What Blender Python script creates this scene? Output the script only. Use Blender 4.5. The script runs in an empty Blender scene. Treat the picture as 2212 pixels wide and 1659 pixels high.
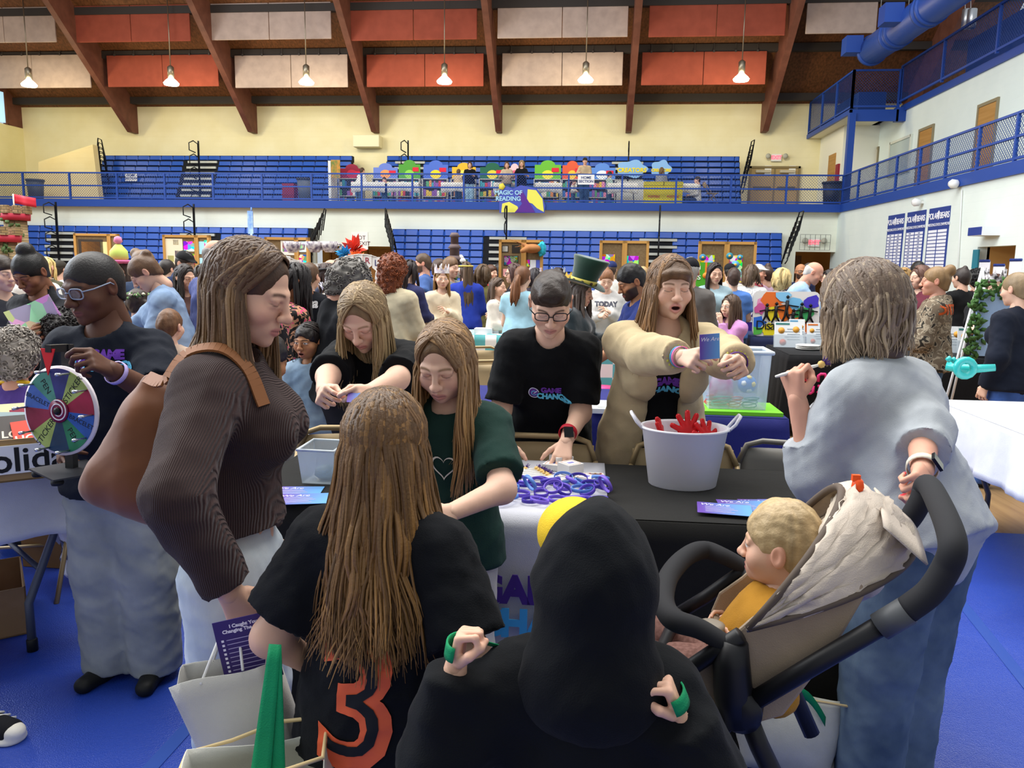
import bpy, bmesh, math, random
import numpy as np
from mathutils import Vector, Matrix
from mathutils.bvhtree import BVHTree
random.seed(7); RNG = np.random.default_rng(7)
SC = bpy.context.scene; COL = SC.collection
# ---------------------------------------------------------------- camera, world, light, exposure
FPX, CXP, CYP, CAMH = 1680., 1106., 829.5, 1.52
YAW, PITCH, ROLL = math.radians(5.44), math.radians(8.66), .0147
cam = bpy.data.cameras.new('camera'); camo = bpy.data.objects.new('camera', cam); COL.objects.link(camo)
cam.sensor_fit = 'HORIZONTAL'; cam.sensor_width = 36; cam.lens = 36 * FPX / 2212; cam.clip_start = .05; cam.clip_end = 200
CR = Matrix.Rotation(YAW, 3, 'Z') @ Matrix.Rotation(math.pi / 2 - PITCH, 3, 'X') @ Matrix.Rotation(ROLL, 3, 'Z')
camo.matrix_world = Matrix.Translation((0, 0, CAMH)) @ CR.to_4x4(); SC.camera = camo
W = bpy.data.worlds.new('world'); SC.world = W; W.use_nodes = True
W.node_tree.nodes['Background'].inputs[0].default_value = (.88, .94, 1., 1); W.node_tree.nodes['Background'].inputs[1].default_value = .55
def area(name, loc, rot, sx, sy, power, col):
    l = bpy.data.lights.new(name, 'AREA'); l.shape = 'RECTANGLE'; l.size = sx; l.size_y = sy; l.energy = power; l.color = col
    o = bpy.data.objects.new(name, l); COL.objects.link(o); o.location = loc; o.rotation_euler = rot; return o
area('overhead_fill', (-6, 8, 13.), (0, 0, 0), 26, 12, 5200, (1, .98, .94))  # added overhead area light for soft even fill; the hall has no known skylight
area('clerestory_daylight', (-19, 9, 8.5), (0, math.radians(-62), 0), 5, 22, 2600, (.80, .89, 1))
SC.view_settings.view_transform = 'Standard'; SC.view_settings.look = 'None'
SC.view_settings.exposure = 0.22; SC.view_settings.gamma = 1; SC.view_settings.use_curve_mapping = False
SC.cycles.max_bounces = 5; SC.cycles.diffuse_bounces = 3; SC.cycles.glossy_bounces = 2; SC.cycles.transmission_bounces = 4
SC.cycles.transparent_max_bounces = 8; SC.cycles.caustics_reflective = False; SC.cycles.caustics_refractive = False
SC.cycles.use_denoising = True; SC.cycles.sample_clamp_indirect = 4
# ---------------------------------------------------------------- pixel helpers (photo pixel + one known distance -> a point of the hall)
def ray(px, py): return CR @ Vector(((px - CXP) / FPX, -(py - CYP) / FPX, -1))
CO = Vector((0, 0, CAMH))
def at(px, py, d): return CO + ray(px, py) * d
def aY(px, py, Y): r = ray(px, py); return CO + r * (Y / r.y)
def aX(px, py, X): r = ray(px, py); return CO + r * (X / r.x)
def aZ(px, py, z): r = ray(px, py); return CO + r * ((z - CAMH) / r.z)
# ---------------------------------------------------------------- materials
def lin(c): return c / 12.92 if c <= .04045 else ((c + .055) / 1.055) ** 2.4
def rgb(h):
    if isinstance(h, str): h = [int(h[i:i + 2], 16) / 255 for i in (0, 2, 4)]
    return tuple(lin(c) for c in h)
MC = {}
def mat(h, rough=.7, kind='plain', metal=0., scale=1., spec=.3, bump=0., c2=None, emit=0., alpha=1., trans=0., sheen=0.):
    key = (h, rough, kind, metal, scale, spec, bump, c2, emit, alpha, trans, sheen)
    if key in MC: return MC[key]
    m = bpy.data.materials.new('%s_%s' % (kind, h if isinstance(h, str) else 'col')); m.use_nodes = True
    nt = m.node_tree; N = nt.nodes; L = nt.links; b = N['Principled BSDF']
    c = rgb(h) + (1,)
    b.inputs['Base Color'].default_value = c; b.inputs['Roughness'].default_value = rough; b.inputs['Metallic'].default_value = metal
    b.inputs['Specular IOR Level'].default_value = spec
    if sheen: b.inputs['Sheen Weight'].default_value = sheen
    if alpha < 1: b.inputs['Alpha'].default_value = alpha
    if trans: b.inputs['Transmission Weight'].default_value = trans
    if emit: b.inputs['Emission Color'].default_value = c; b.inputs['Emission Strength'].default_value = emit
    def nd(t, **k):
        n = N.new(t)
        for a, v in k.items():
            if a in n.inputs: n.inputs[a].default_value = v
            else: setattr(n, a, v)
        return n
    def tc(): return N.new('ShaderNodeTexCoord').outputs['Object']
    def bumpit(src, st, dist=.01):
        bp = nd('ShaderNodeBump'); bp.inputs['Strength'].default_value = st; bp.inputs['Distance'].default_value = dist
        L.new(src, bp.inputs['Height']); L.new(bp.outputs[0], b.inputs['Normal'])
    def ramp(src, stops, interp='LINEAR'):
        r = N.new('ShaderNodeValToRGB'); r.color_ramp.interpolation = interp; e = r.color_ramp.elements
        while len(e) < len(stops): e.new(.5)
        for i, (p, cc) in enumerate(stops): e[i].position = p; e[i].color = rgb(cc) + (1,)
        L.new(src, r.inputs[0]); return r.outputs[0]
    def mapped(sx, sy, sz, rot=(0, 0, 0)):
        mp = N.new('ShaderNodeMapping'); mp.inputs['Scale'].default_value = (sx, sy, sz); mp.inputs['Rotation'].default_value = rot; L.new(tc(), mp.inputs[0]); return mp.outputs[0]
    if kind == 'vcol' or kind == 'skin' or kind == 'hair':
        a = N.new('ShaderNodeVertexColor'); a.layer_name = 'Col'; src = a.outputs[0]
        L.new(src, b.inputs['Base Color'])
        if kind == 'skin':
            b.inputs['Subsurface Weight'].default_value = .08; b.inputs['Subsurface Radius'].default_value = (.012, .005, .003); b.inputs['Subsurface Scale'].default_value = 1
            n = nd('ShaderNodeTexNoise', Scale=260.); L.new(tc(), n.inputs[0]); bumpit(n.outputs[0], .06, .002)
        if kind == 'hair':
            n = nd('ShaderNodeTexNoise', Scale=170., Detail=3.); L.new(tc(), n.inputs[0]); bumpit(n.outputs[0], .35, .004)
    elif kind == 'cloth':
        n = nd('ShaderNodeTexNoise', Scale=11. * scale, Detail=4.); L.new(tc(), n.inputs[0])
        mx = nd('ShaderNodeMixRGB'); mx.blend_type = 'MULTIPLY'; mx.inputs[0].default_value = .35; mx.inputs[1].default_value = c
        L.new(ramp(n.outputs[0], [(.3, 'b8b8b8'), (.7, 'ffffff')]), mx.inputs[2]); L.new(mx.outputs[0], b.inputs['Base Color'])
        w = nd('ShaderNodeTexNoise', Scale=420.); L.new(tc(), w.inputs[0])
        ad = nd('ShaderNodeMath', operation='MULTIPLY_ADD'); ad.inputs[1].default_value = 4; L.new(n.outputs[0], ad.inputs[0]); L.new(w.outputs[0], ad.inputs[2])
        bumpit(ad.outputs[0], bump or .25, .004); b.inputs['Sheen Weight'].default_value = sheen or .03; b.inputs['Specular IOR Level'].default_value = .15
    elif kind == 'rib':      # knitted ribs along local direction
        wv = nd('ShaderNodeTexWave', Scale=38. * scale, Distortion=.3); wv.bands_direction = 'DIAGONAL' if bump else 'X'; L.new(tc(), wv.inputs[0])
        bumpit(wv.outputs[0], .7, .006)
        L.new(ramp(wv.outputs[0], [(0, c2 or h), (1, h)]), b.inputs['Base Color']); b.inputs['Sheen Weight'].default_value = .1
    elif kind == 'denim':
        n = nd('ShaderNodeTexNoise', Scale=7. * scale, Detail=5.); L.new(tc(), n.inputs[0])
        w = nd('ShaderNodeTexNoise', Scale=500.); L.new(mapped(1, 1, .12), w.inputs[0])
        L.new(ramp(n.outputs[0], [(.32, h), (.68, c2 or h)]), b.inputs['Base Color']); bumpit(w.outputs[0], .2, .002)
    elif kind == 'noise2':   # two-colour blotches (camo, print, ivy stone ...)
        n = nd('ShaderNodeTexNoise', Scale=scale, Detail=2., Distortion=1.2); L.new(tc(), n.inputs[0])
        L.new(ramp(n.outputs[0], [(.44, h), (.5, c2[0]), (.58, c2[1])], 'CONSTANT'), b.inputs['Base Color'])
    elif kind == 'wood':     # boards running along local Y
        wv = nd('ShaderNodeTexNoise', Scale=2.5, Detail=6.); L.new(mapped(6 * scale, .35 * scale, 6 * scale), wv.inputs[0])
        L.new(ramp(wv.outputs[0], [(.3, c2 or h), (.7, h)]), b.inputs['Base Color'])
        br = nd('ShaderNodeTexBrick'); br.offset = .5; br.inputs['Scale'].default_value = 1; br.inputs['Mortar Size'].default_value = .006
        br.inputs['Brick Width'].default_value = 3.; br.inputs['Row Height'].default_value = .11 / scale
        L.new(mapped(1, 1, 1, (0, 0, math.pi / 2)), br.inputs[0]); inv = nd('ShaderNodeMath', operation='SUBTRACT'); inv.inputs[0].default_value = 1; L.new(br.outputs['Fac'], inv.inputs[1])
        bumpit(inv.outputs[0], .6, .008)
    elif kind == 'block':    # painted concrete block, courses up local Z; metal flag picks the wall axis
        br = nd('ShaderNodeTexBrick'); br.inputs['Scale'].default_value = 1; br.inputs['Mortar Size'].default_value = .008
        br.inputs['Brick Width'].default_value = .4; br.inputs['Row Height'].default_value = .2
        sp = N.new('ShaderNodeSeparateXYZ'); cb = N.new('ShaderNodeCombineXYZ'); L.new(tc(), sp.inputs[0])
        ad = nd('ShaderNodeMath', operation='ADD'); L.new(sp.outputs[0], ad.inputs[0]); L.new(sp.outputs[1], ad.inputs[1])
        L.new(ad.outputs[0], cb.inputs[0]); L.new(sp.outputs[2], cb.inputs[1]); L.new(cb.outputs[0], br.inputs[0])
        n = nd('ShaderNodeTexNoise', Scale=1.2, Detail=4.); L.new(tc(), n.inputs[0])
        L.new(ramp(n.outputs[0], [(.3, c2 or h), (.7, h)]), b.inputs['Base Color'])
        inv = nd('ShaderNodeMath', operation='SUBTRACT'); inv.inputs[0].default_value = 1; L.new(br.outputs['Fac'], inv.inputs[1]); bumpit(inv.outputs[0], .35, .01)
    elif kind == 'brick':    # visible stone courses
        br = nd('ShaderNodeTexBrick'); br.inputs['Scale'].default_value = scale; br.inputs['Color1'].default_value = c; br.inputs['Color2'].default_value = rgb(c2) + (1,)
        br.inputs['Mortar'].default_value = rgb('4a4034') + (1,)
        sp = N.new('ShaderNodeSeparateXYZ'); cb = N.new('ShaderNodeCombineXYZ'); L.new(tc(), sp.inputs[0]); L.new(sp.outputs[0], cb.inputs[0]); L.new(sp.outputs[2], cb.inputs[1])
        L.new(cb.outputs[0], br.inputs[0]); L.new(br.outputs[0], b.inputs['Base Color']); bumpit(br.outputs['Fac'], -.4, .02)
    elif kind == 'speckle':
        n = nd('ShaderNodeTexNoise', Scale=scale, Detail=3.); L.new(tc(), n.inputs[0])
        L.new(ramp(n.outputs[0], [(.35, c2 or h), (.65, h)]), b.inputs['Base Color'])
        if bump: bumpit(n.outputs[0], bump, .02)
    elif kind == 'vinyl':    # crinkled vinyl sheet
        n = nd('ShaderNodeTexNoise', Scale=1.6, Detail=5., Distortion=.8); L.new(tc(), n.inputs[0])
        L.new(ramp(n.outputs[0], [(.3, c2), (.7, h)]), b.inputs['Base Color'])
        w = nd('ShaderNodeTexVoronoi', Scale=240.); L.new(tc(), w.inputs[0])
        ad = nd('ShaderNodeMath', operation='MULTIPLY_ADD'); ad.inputs[1].default_value = 12; L.new(n.outputs[0], ad.inputs[0]); L.new(w.outputs[0], ad.inputs[2])
        bumpit(ad.outputs[0], .25, .006)
    elif kind == 'checker':  # diamonds of two colours
        ch = nd('ShaderNodeTexChecker', Scale=scale); L.new(tc(), ch.inputs[0]); ch.inputs[1].default_value = c; ch.inputs[2].default_value = rgb(c2) + (1,); L.new(ch.outputs[0], b.inputs['Base Color'])
    elif kind == 'mottle':   # several bright colours in patches (art, covers)
        n = nd('ShaderNodeTexVoronoi', Scale=scale); L.new(tc(), n.inputs[0]); hs = nd('ShaderNodeHueSaturation', Saturation=1.6 if not c2 else .6, Value=1.); L.new(n.outputs['Color'], hs.inputs['Color']); L.new(hs.outputs[0], b.inputs['Base Color'])
    elif kind == 'grad':     # two printed inks blending across the sheet
        sp = N.new('ShaderNodeSeparateXYZ'); g = N.new('ShaderNodeTexCoord'); L.new(g.outputs['Generated'], sp.inputs[0])
        L.new(ramp(sp.outputs[0], [(.1, h), (.9, c2)]), b.inputs['Base Color'])
    MC[key] = m; return m
# ---------------------------------------------------------------- mesh builder
def V3(p): return Vector(p)
def tag(o, label=None, cat=None, group=None, kind=None):
    for k, v in (('label', label), ('category', cat), ('group', group), ('kind', kind)):
        if v: o[k] = v
    return o
def adopt(o, parent):
    if parent is not None: o.parent = parent; o.matrix_parent_inverse = parent.matrix_world.inverted()
    return o
def thing(name, loc, label, cat, group=None, rz=0.):
    o = bpy.data.objects.new(name, None); o.empty_display_size = .1; COL.objects.link(o); o.location = loc; o.rotation_euler = (0, 0, rz)
    o.matrix_world = Matrix.Translation(Vector(loc)) @ Matrix.Rotation(rz, 4, 'Z'); tag(o, label, cat, group); return o
def mk(name, Vs, Fs, m, parent=None, cols=None, smooth=True, fmi=None):
    Vs = np.asarray(Vs, np.float32); me = bpy.data.meshes.new(name)
    if isinstance(Fs, np.ndarray):
        k = Fs.shape[1]; nf = len(Fs); me.vertices.add(len(Vs)); me.vertices.foreach_set('co', Vs.ravel())
        me.loops.add(nf * k); me.loops.foreach_set('vertex_index', Fs.astype(np.int32).ravel()); me.polygons.add(nf)
        me.polygons.foreach_set('loop_start', np.arange(0, nf * k, k, dtype=np.int32)); me.polygons.foreach_set('loop_total', np.full(nf, k, np.int32))
        me.update(calc_edges=True)
    else: me.from_pydata(Vs.tolist(), [], Fs)
    if cols is not None:
        c = me.color_attributes.new('Col', 'FLOAT_COLOR', 'POINT'); cc = np.ones((len(Vs), 4), np.float32); cc[:, :3] = cols; c.data.foreach_set('color', cc.ravel())
    ms = m if isinstance(m, (list, tuple)) else [m]
    for x in ms: me.materials.append(x)
    if fmi is not None: me.polygons.foreach_set('material_index', np.asarray(fmi, np.int32))
    me.polygons.foreach_set('use_smooth', np.full(len(me.polygons), bool(smooth)))
    me.update(); o = bpy.data.objects.new(name, me); COL.objects.link(o); return adopt(o, parent)
def crom(P, k=6):   # smooth curve through points
    P = [V3(p) for p in P]; Q = [P[0] * 2 - P[1]] + P + [P[-1] * 2 - P[-2]]; o = []
    for i in range(1, len(Q) - 2):
        a, b, c, d = Q[i - 1:i + 3]
        for j in range(k): t = j / k; o.append(.5 * (2 * b + (c - a) * t + (2 * a - 5 * b + 4 * c - d) * t * t + (3 * b - a - 3 * c + d) * t ** 3))
    return o + [P[-1]]
class MB:
    def __init__(s): s.v = []; s.f = []; s.mi = []; s.m = 0; s.sm = []
    def add(s, vs, fs, sm=False):
        n = len(s.v); s.v += [tuple(p) for p in vs]; s.f += [[i + n for i in f] for f in fs]; s.mi += [s.m] * len(fs); s.sm += [sm] * len(fs); return s
    def box(s, lo, hi, M=None):
        (a, b, c), (d, e, f) = lo, hi
        vs = [(x, y, z) for x in (a, d) for y in (b, e) for z in (c, f)]
        if M is not None: vs = [M @ Vector(v) for v in vs]
        return s.add(vs, [(0, 1, 3, 2), (4, 6, 7, 5), (0, 4, 5, 1), (2, 3, 7, 6), (0, 2, 6, 4), (1, 5, 7, 3)])
    def bar(s, a, b, w, h, up=(0, 0, 1)):   # rectangular bar between two points
        a, b = V3(a), V3(b); t = (b - a).normalized(); u = V3(up); sd = t.cross(u)
        if sd.length < 1e-4: sd = t.cross(V3((0, 1, 0)))
        sd.normalize(); u = sd.cross(t); vs = [p + sd * (i * w / 2) + u * (j * h / 2) for p in (a, b) for i, j in ((-1, -1), (1, -1), (1, 1), (-1, 1))]
        return s.add(vs, [(3, 2, 1, 0), (4, 5, 6, 7)] + [(i, (i + 1) % 4, 4 + (i + 1) % 4, 4 + i) for i in range(4)])
    def tube(s, pts, r, n=8, closed=False):
        pts = [V3(p) for p in pts]; N = len(pts); rs = r if isinstance(r, (list, tuple)) else [r] * N; vs = []; pu = None
        for i, p in enumerate(pts):
            t = (pts[(i + 1) % N if closed else min(i + 1, N - 1)] - pts[(i - 1) % N if closed else max(i - 1, 0)])
            t = t.normalized() if t.length > 1e-9 else V3((0, 0, 1))
            u = (pu - t * pu.dot(t)) if pu is not None else t.orthogonal()
            if u.length < 1e-6: u = t.orthogonal()
            u.normalize(); pu = u; w = t.cross(u)
            vs += [p + (u * math.cos(2 * math.pi * k / n) + w * math.sin(2 * math.pi * k / n)) * rs[i] for k in range(n)]
        fs = [(i * n + k, i * n + (k + 1) % n, ((i + 1) % N) * n + (k + 1) % n, ((i + 1) % N) * n + k) for i in range(N if closed else N - 1) for k in range(n)]
        if not closed: fs += [tuple(range(n))[::-1], tuple((N - 1) * n + k for k in range(n))]
        return s.add(vs, fs, True)
    def lathe(s, prof, c=(0, 0, 0), n=24, sx=1., sy=1., M=None, caps=True):
        vs = [V3((c[0] + r * math.cos(2 * math.pi * k / n) * sx, c[1] + r * math.sin(2 * math.pi * k / n) * sy, c[2] + z)) for r, z in prof for k in range(n)]
        if M is not None: vs = [M @ v for v in vs]
        fs = [(i * n + k, i * n + (k + 1) % n, (i + 1) * n + (k + 1) % n, (i + 1) * n + k) for i in range(len(prof) - 1) for k in range(n)]
        if caps: fs += [tuple(range(n))[::-1], tuple((len(prof) - 1) * n + k for k in range(n))]
        return s.add(vs, fs, True)
    def prism(s, pts, d):   # planar outline extruded by the vector d
        n = len(pts); d = V3(d); vs = [V3(p) for p in pts]; vs += [v + d for v in vs]
        return s.add(vs, [tuple(range(n))[::-1], tuple(range(n, 2 * n))] + [(i, (i + 1) % n, n + (i + 1) % n, n + i) for i in range(n)])
    def grid(s, fn, nu, nv, sm=True):
        vs = [fn(u / nu, v / nv) for v in range(nv + 1) for u in range(nu + 1)]; w = nu + 1
        return s.add(vs, [(j * w + i, j * w + i + 1, (j + 1) * w + i + 1, (j + 1) * w + i) for j in range(nv) for i in range(nu)], sm)
    def ribbon(s, pts, w, t, up):
        for i in range(len(pts) - 1): s.bar(pts[i], pts[i + 1], w, t, up)
        return s
    def build(s, name, m, parent=None, bevel=0., solid=0., subsurf=0):
        o = mk(name, np.array(s.v, np.float32), s.f, m, parent, smooth=False, fmi=s.mi)
        o.data.polygons.foreach_set('use_smooth', s.sm)
        if solid: md = o.modifiers.new('s', 'SOLIDIFY'); md.thickness = solid
        if bevel: md = o.modifiers.new('b', 'BEVEL'); md.width = bevel; md.segments = 2; md.limit_method = 'ANGLE'
        if subsurf: md = o.modifiers.new('ss', 'SUBSURF'); md.levels = md.render_levels = subsurf
        return o
def one(name, mb, m, label, cat, group=None, **k):   # a thing that is one mesh
    return tag(mb.build(name, m, None, **k), label, cat, group)
def struct(name, mb, m, **k): return tag(mb.build(name, m, None, **k), kind='structure')
def textmesh(s, size, ext=.002, bold=0., align='CENTER', shear=0., space=1.):
    cu = bpy.data.curves.new('t', 'FONT'); cu.body = s; cu.size = size; cu.extrude = ext; cu.offset = bold; cu.align_x = align; cu.align_y = 'CENTER'; cu.shear = shear; cu.space_character = space; cu.resolution_u = 3
    o = bpy.data.objects.new('t', cu); COL.objects.link(o); dg = bpy.context.evaluated_depsgraph_get(); me = bpy.data.meshes.new_from_object(o.evaluated_get(dg))
    bpy.data.objects.remove(o); bpy.data.curves.remove(cu); return me
def text(name, s, size, m, M, parent=None, ext=.002, **k):   # lettering in the plane of matrix M (x right, y up, z out)
    me = textmesh(s, size, ext, **k); me.transform(M); me.materials.clear(); me.materials.append(m); me.name = name
    o = bpy.data.objects.new(name, me); COL.objects.link(o); return adopt(o, parent)
def frame(o, x, y, z=None):
    x = V3(x).normalized(); y = V3(y).normalized(); z = x.cross(y).normalized() if z is None else V3(z)
    return Matrix(((x.x, y.x, z.x, o[0]), (x.y, y.y, z.y, o[1]), (x.z, y.z, z.z, o[2]), (0, 0, 0, 1)))
def FB(p): return frame(p, (1, 0, 0), (0, 0, 1))       # upright, readable from the camera side (faces -Y)
def FR(p): return frame(p, (0, -1, 0), (0, 0, 1))      # on the right wall (faces -X)
# ================================================================ THE HALL
BW = mat('23489c', .45); WALLC = mat('f3e9bf', .75, 'block', c2='ece0b0'); WALLR = mat('e6f1ec', .75, 'block', c2='dfebe7')
YF, YW, XR, XU, XL = 27., 32., 8.19, 9.95, -24.
ZB, ZS, ZR = 3.41, 3.65, 4.58
WOODF = mat('a3835a', .35, 'wood', c2='886a48', scale=1.); WOODC = mat('7d5032', .6, 'wood', c2='54361f', scale=1.)
BEAM = mat('74483a', .6, 'speckle', scale=3., c2='643c30'); PURL = mat('3a3431', .7)
b = MB().box((-26, -3, -.1), (13, YW + 1, 0)); struct('floor', b, WOODF)
# walls
struct('wall_back', MB().box((XL - .3, YW, ZS), (XR + 5, YW + .3, 8.2)), WALLC)
b = MB().box((XL, YF + .28, 2.4), (XR, YF + .48, ZB))
b.box((XL, YF + .28, 0), (-9.7, YF + .48, 2.4)).box((-6.9, YF + .28, 0), (6.9, YF + .48, 2.4)); b.box((-9.7, YF + .28, 2.12), (-6.9, YF + .48, 2.4)).box((6.9, YF + .28, 2.12), (XR, YF + .48, 2.4))
struct('wall_under_balcony', b, mat('edf1e2', .75, 'block', c2='e6eada'))
struct('wall_exit_corridor', MB().box((6.9, 31, 0), (XR + 1.5, 31.2, 3)).box((XR + 1.3, YF + .8, 0), (XR + 1.5, 31, 3)).box((6.7, YF + .8, 0), (6.9, 31, 3)), mat('c98a3c', .7, 'block', c2='b87a30'))
struct('door_4', MB().box((7.25, 30.9, 0), (8.05, 30.99, 2.05)), mat('8a5a20', .5, 'wood', c2='74490f'))
struct('wall_exit_recess', MB().box((-9.9, 28.6, 0), (-6.7, 28.8, 2.6)), mat('cf9a4e', .7, 'block', c2='c08c40'))
for i, x in enumerate((-9.1, -7.7)): struct('door_%d' % (5 + i), MB().box((x - .42, 28.52, 0), (x + .42, 28.6, 2.05)).box((x - .5, 28.5, 0), (x - .44, 28.6, 2.1)).box((x + .44, 28.5, 0), (x + .5, 28.6, 2.1)), mat('a9712f', .5, 'wood', c2='8f5b20'))
b = MB().box((XR, 17.6, 0), (XR + .25, YF + .8, ZB)).box((XR, 8, 2.05), (XR + .25, 17.6, ZB)).box((XR, 8, 0), (XR + .25, 16.1, 2.05))
struct('wall_right', b, WALLR)
struct('wall_door_recess', MB().box((XR + 1.2, 15.5, 0), (XR + 1.3, 18, 2.6)).box((XR + .2, 17.6, 0), (XR + 1.2, 17.7, 2.6)), mat('e0a860', .7))
struct('door_7', MB().box((XR + 1.1, 15.9, 0), (XR + 1.2, 17.1, 2.03)), mat('8a5a20', .5, 'wood', c2='74490f'))
b = MB().box((XU, 8, ZS), (XU + .2, YW, 6.72)); struct('wall_balcony_right', b, WALLR)
struct('wall_left', MB().box((XL - .3, 20, 0), (XL, YW, 6.95)).box((XL - .3, 20, 6.95), (XL, 25, 11)), mat('f1e7b4', .75, 'block', c2='eadfa6'))
b = MB().box((XL - .05, 27.2, 7.0), (XL + .05, 31, 8.2)); struct('window_1', b, mat('a9d4ef', .1, emit=.8))
b = MB()
for y in (27.2, 28.4, 29.7, 31): b.box((XL - .06, y - .05, 6.95), (XL + .08, y + .05, 8.3))
struct('trim_1', b, BEAM)
# low cream side wall beside the upper bleachers
b = MB().prism([aY(83, 350, 29.5), aY(200, 312, 29.5), aY(214, 430, 29.5), aY(83, 430, 29.5)], (0, .3, 0)); struct('trim_2', b, mat('e9d9a8', .75, 'block', c2='e3d09a'))
# balcony slabs and blue fascia bands
struct('trim_3', MB().box((XL, YF + .02, ZB), (XR + .3, YW, ZS)), mat('8d8f92', .7))
struct('trim_4', MB().box((XR + .02, 8, ZB), (XU, YF + .1, ZS)), mat('8d8f92', .7))
struct('trim_5', MB().box((XL, YF - .06, ZB - .01), (XR - .05, YF + .02, ZS + .01)), BW)
struct('trim_6', MB().box((XR - .06, 8, ZB - .01), (XR + .02, YF + .02, ZS + .01)), BW)
# mezzanine over the back right corner
MZ = 6.6
b = MB().box((XR + .1, YF, MZ - .07), (9.65, YW, MZ + .02)); struct('trim_7', b, mat('efe9d2', .7))
b = MB().box((XR + .02, YF - .06, MZ - .33), (9.72, YF, MZ + .03)).box((XR + .02, YF - .06, MZ - .1), (XR + .1, YW, MZ + .05)).box((XU - .06, 8, MZ + .0), (XU + .02, YF + .3, MZ + .2)).box((9.65, YF - .06, MZ - .33), (XU, YF + .2, MZ + .1))
struct('trim_8', b, BW)
struct('wall_mezzanine', MB().box((8.75, 29.2, ZS), (8.9, YW, MZ - .07)).box((8.9, 29.2, ZS), (XU, 29.35, MZ - .07)), mat('f1efdf', .75))
struct('trim_9', MB().box((XU, 8, MZ), (13, YW, MZ + .1)), mat('55575a', .8))
one('support_post', MB().box((XR + .0, YF - .14, ZS), (XR + .2, YF + .06, MZ - .08)), BW, 'tall blue steel post holding up the corner of the upper mezzanine', 'post')
# roof
SL = .754; ZT = 7.81
def roofz(y): return ZT + (YW - y) * SL
b = MB(); v = [(-27, YW + .3, roofz(YW + .3)), (14, YW + .3, roofz(YW + .3)), (14, 22.5, roofz(22.5)), (-27, 22.5, roofz(22.5))]
b.prism(v, (0, .1, .3)); struct('ceiling', b, WOODC)
BX = [aY(x, 289, YW).x for x in (45, 294, 551, 814, 1079, 1357, 1648)]; BX.append(BX[-1] + 5.2)
for i, x in enumerate(BX):
    b = MB().prism([(x - .11, YW, ZT + .1), (x - .11, YW, ZT - 1.08), (x - .11, YW - .45, ZT - 1.08), (x - .11, 22.5, roofz(22.5) - 1.25), (x - .11, 22.5, roofz(22.5))], (.22, 0, 0))
    o = one('roof_beam', b, BEAM, 'brown laminated roof beam, %s from the left end of the hall' % ('first', 'second', 'third', 'fourth', 'fifth', 'sixth', 'seventh', 'eighth')[i], 'beam', 'sloping roof beams')
for i, py in enumerate((213, 110, 11)):
    r = ray(1000, py); t = (ZT + YW * SL - .12 - CAMH) / (r.z + SL * r.y); y = (r * t).y; z = roofz(y)
    one('roof_purlin', MB().box((-27, y - .1, z - .26), (14, y + .12, z)), PURL, 'dark steel purlin under the roof boards, %s row up from the back wall' % ('lowest', 'middle', 'highest')[i], 'purlin', 'dark roof purlins')
# acoustic panels: one panel per half bay
PK = mat('a4523f', .85, 'cloth', scale=.3); PB = mat('c2aca0', .85, 'cloth', scale=.3)
rows = [(1, 29.7, [(-60, 191, 190, 122, 0), (228, 469, 122, 187, 1), (505, 750, 122, 189, 0), (791, 1045, 120, 187, 1), (1085, 1347, 117, 185, 0), (1388, 1658, 115, 183, 1)]),
        (2, 28.3, [(-100, 122, 22, 92, 0), (158, 412, 20, 90, 1), (450, 716, 14, 85, 0), (758, 1030, 12, 86, 1), (1074, 1355, 8, 81, 0), (1400, 1694, 2, 78, 1), (1738, 1890, 0, 72, 0)])]
ordn = ('first', 'second', 'third', 'fourth', 'fifth', 'sixth', 'seventh')
for rn, Y, L in rows:
    for bi, (x0, x1, y0, y1, pk) in enumerate(L):
        xa, xb = aY(x0, 100, Y).x, aY(x1, 100, Y).x; zt = aY((x0 + x1) / 2, min(y0, y1), Y).z + (.25 if rn == 2 else .06); zb = aY((x0 + x1) / 2, max(y0, y1), Y).z
        for h in (0, 1):
            if x1 == 1890 and h: continue
            m0, m1 = (xa, (xa + xb) / 2 - .01) if h == 0 else ((xa + xb) / 2 + .01, xb)
            if x1 == 1890: m1 = xb
            o = thing('acoustic_panel', ((m0 + m1) / 2, Y, zb), '%s acoustic panel, %s half of the %s pair in the %s row' % ('salmon red' if pk else 'pale grey', ('left', 'right')[h], ordn[bi], 'lower' if rn == 1 else 'upper'), 'panel', 'acoustic panels under the roof')
            MB().box((m0, Y, zb), (m1, Y + .06, zt)).build('panel_board', PK if pk else PB, o, bevel=.02)
            c = MB()
            for q in (.15, .5, .85): xx = m0 + (m1 - m0) * q; c.box((xx - .03, Y - .02, zt - .03), (xx + .03, Y + .05, zt + .05)).box((xx - .01, Y + .02, zt), (xx + .01, Y + .04, min(zt + .5, roofz(Y) - .1)))
            c.build('hanger', mat('4a4340', .5), o)
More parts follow.
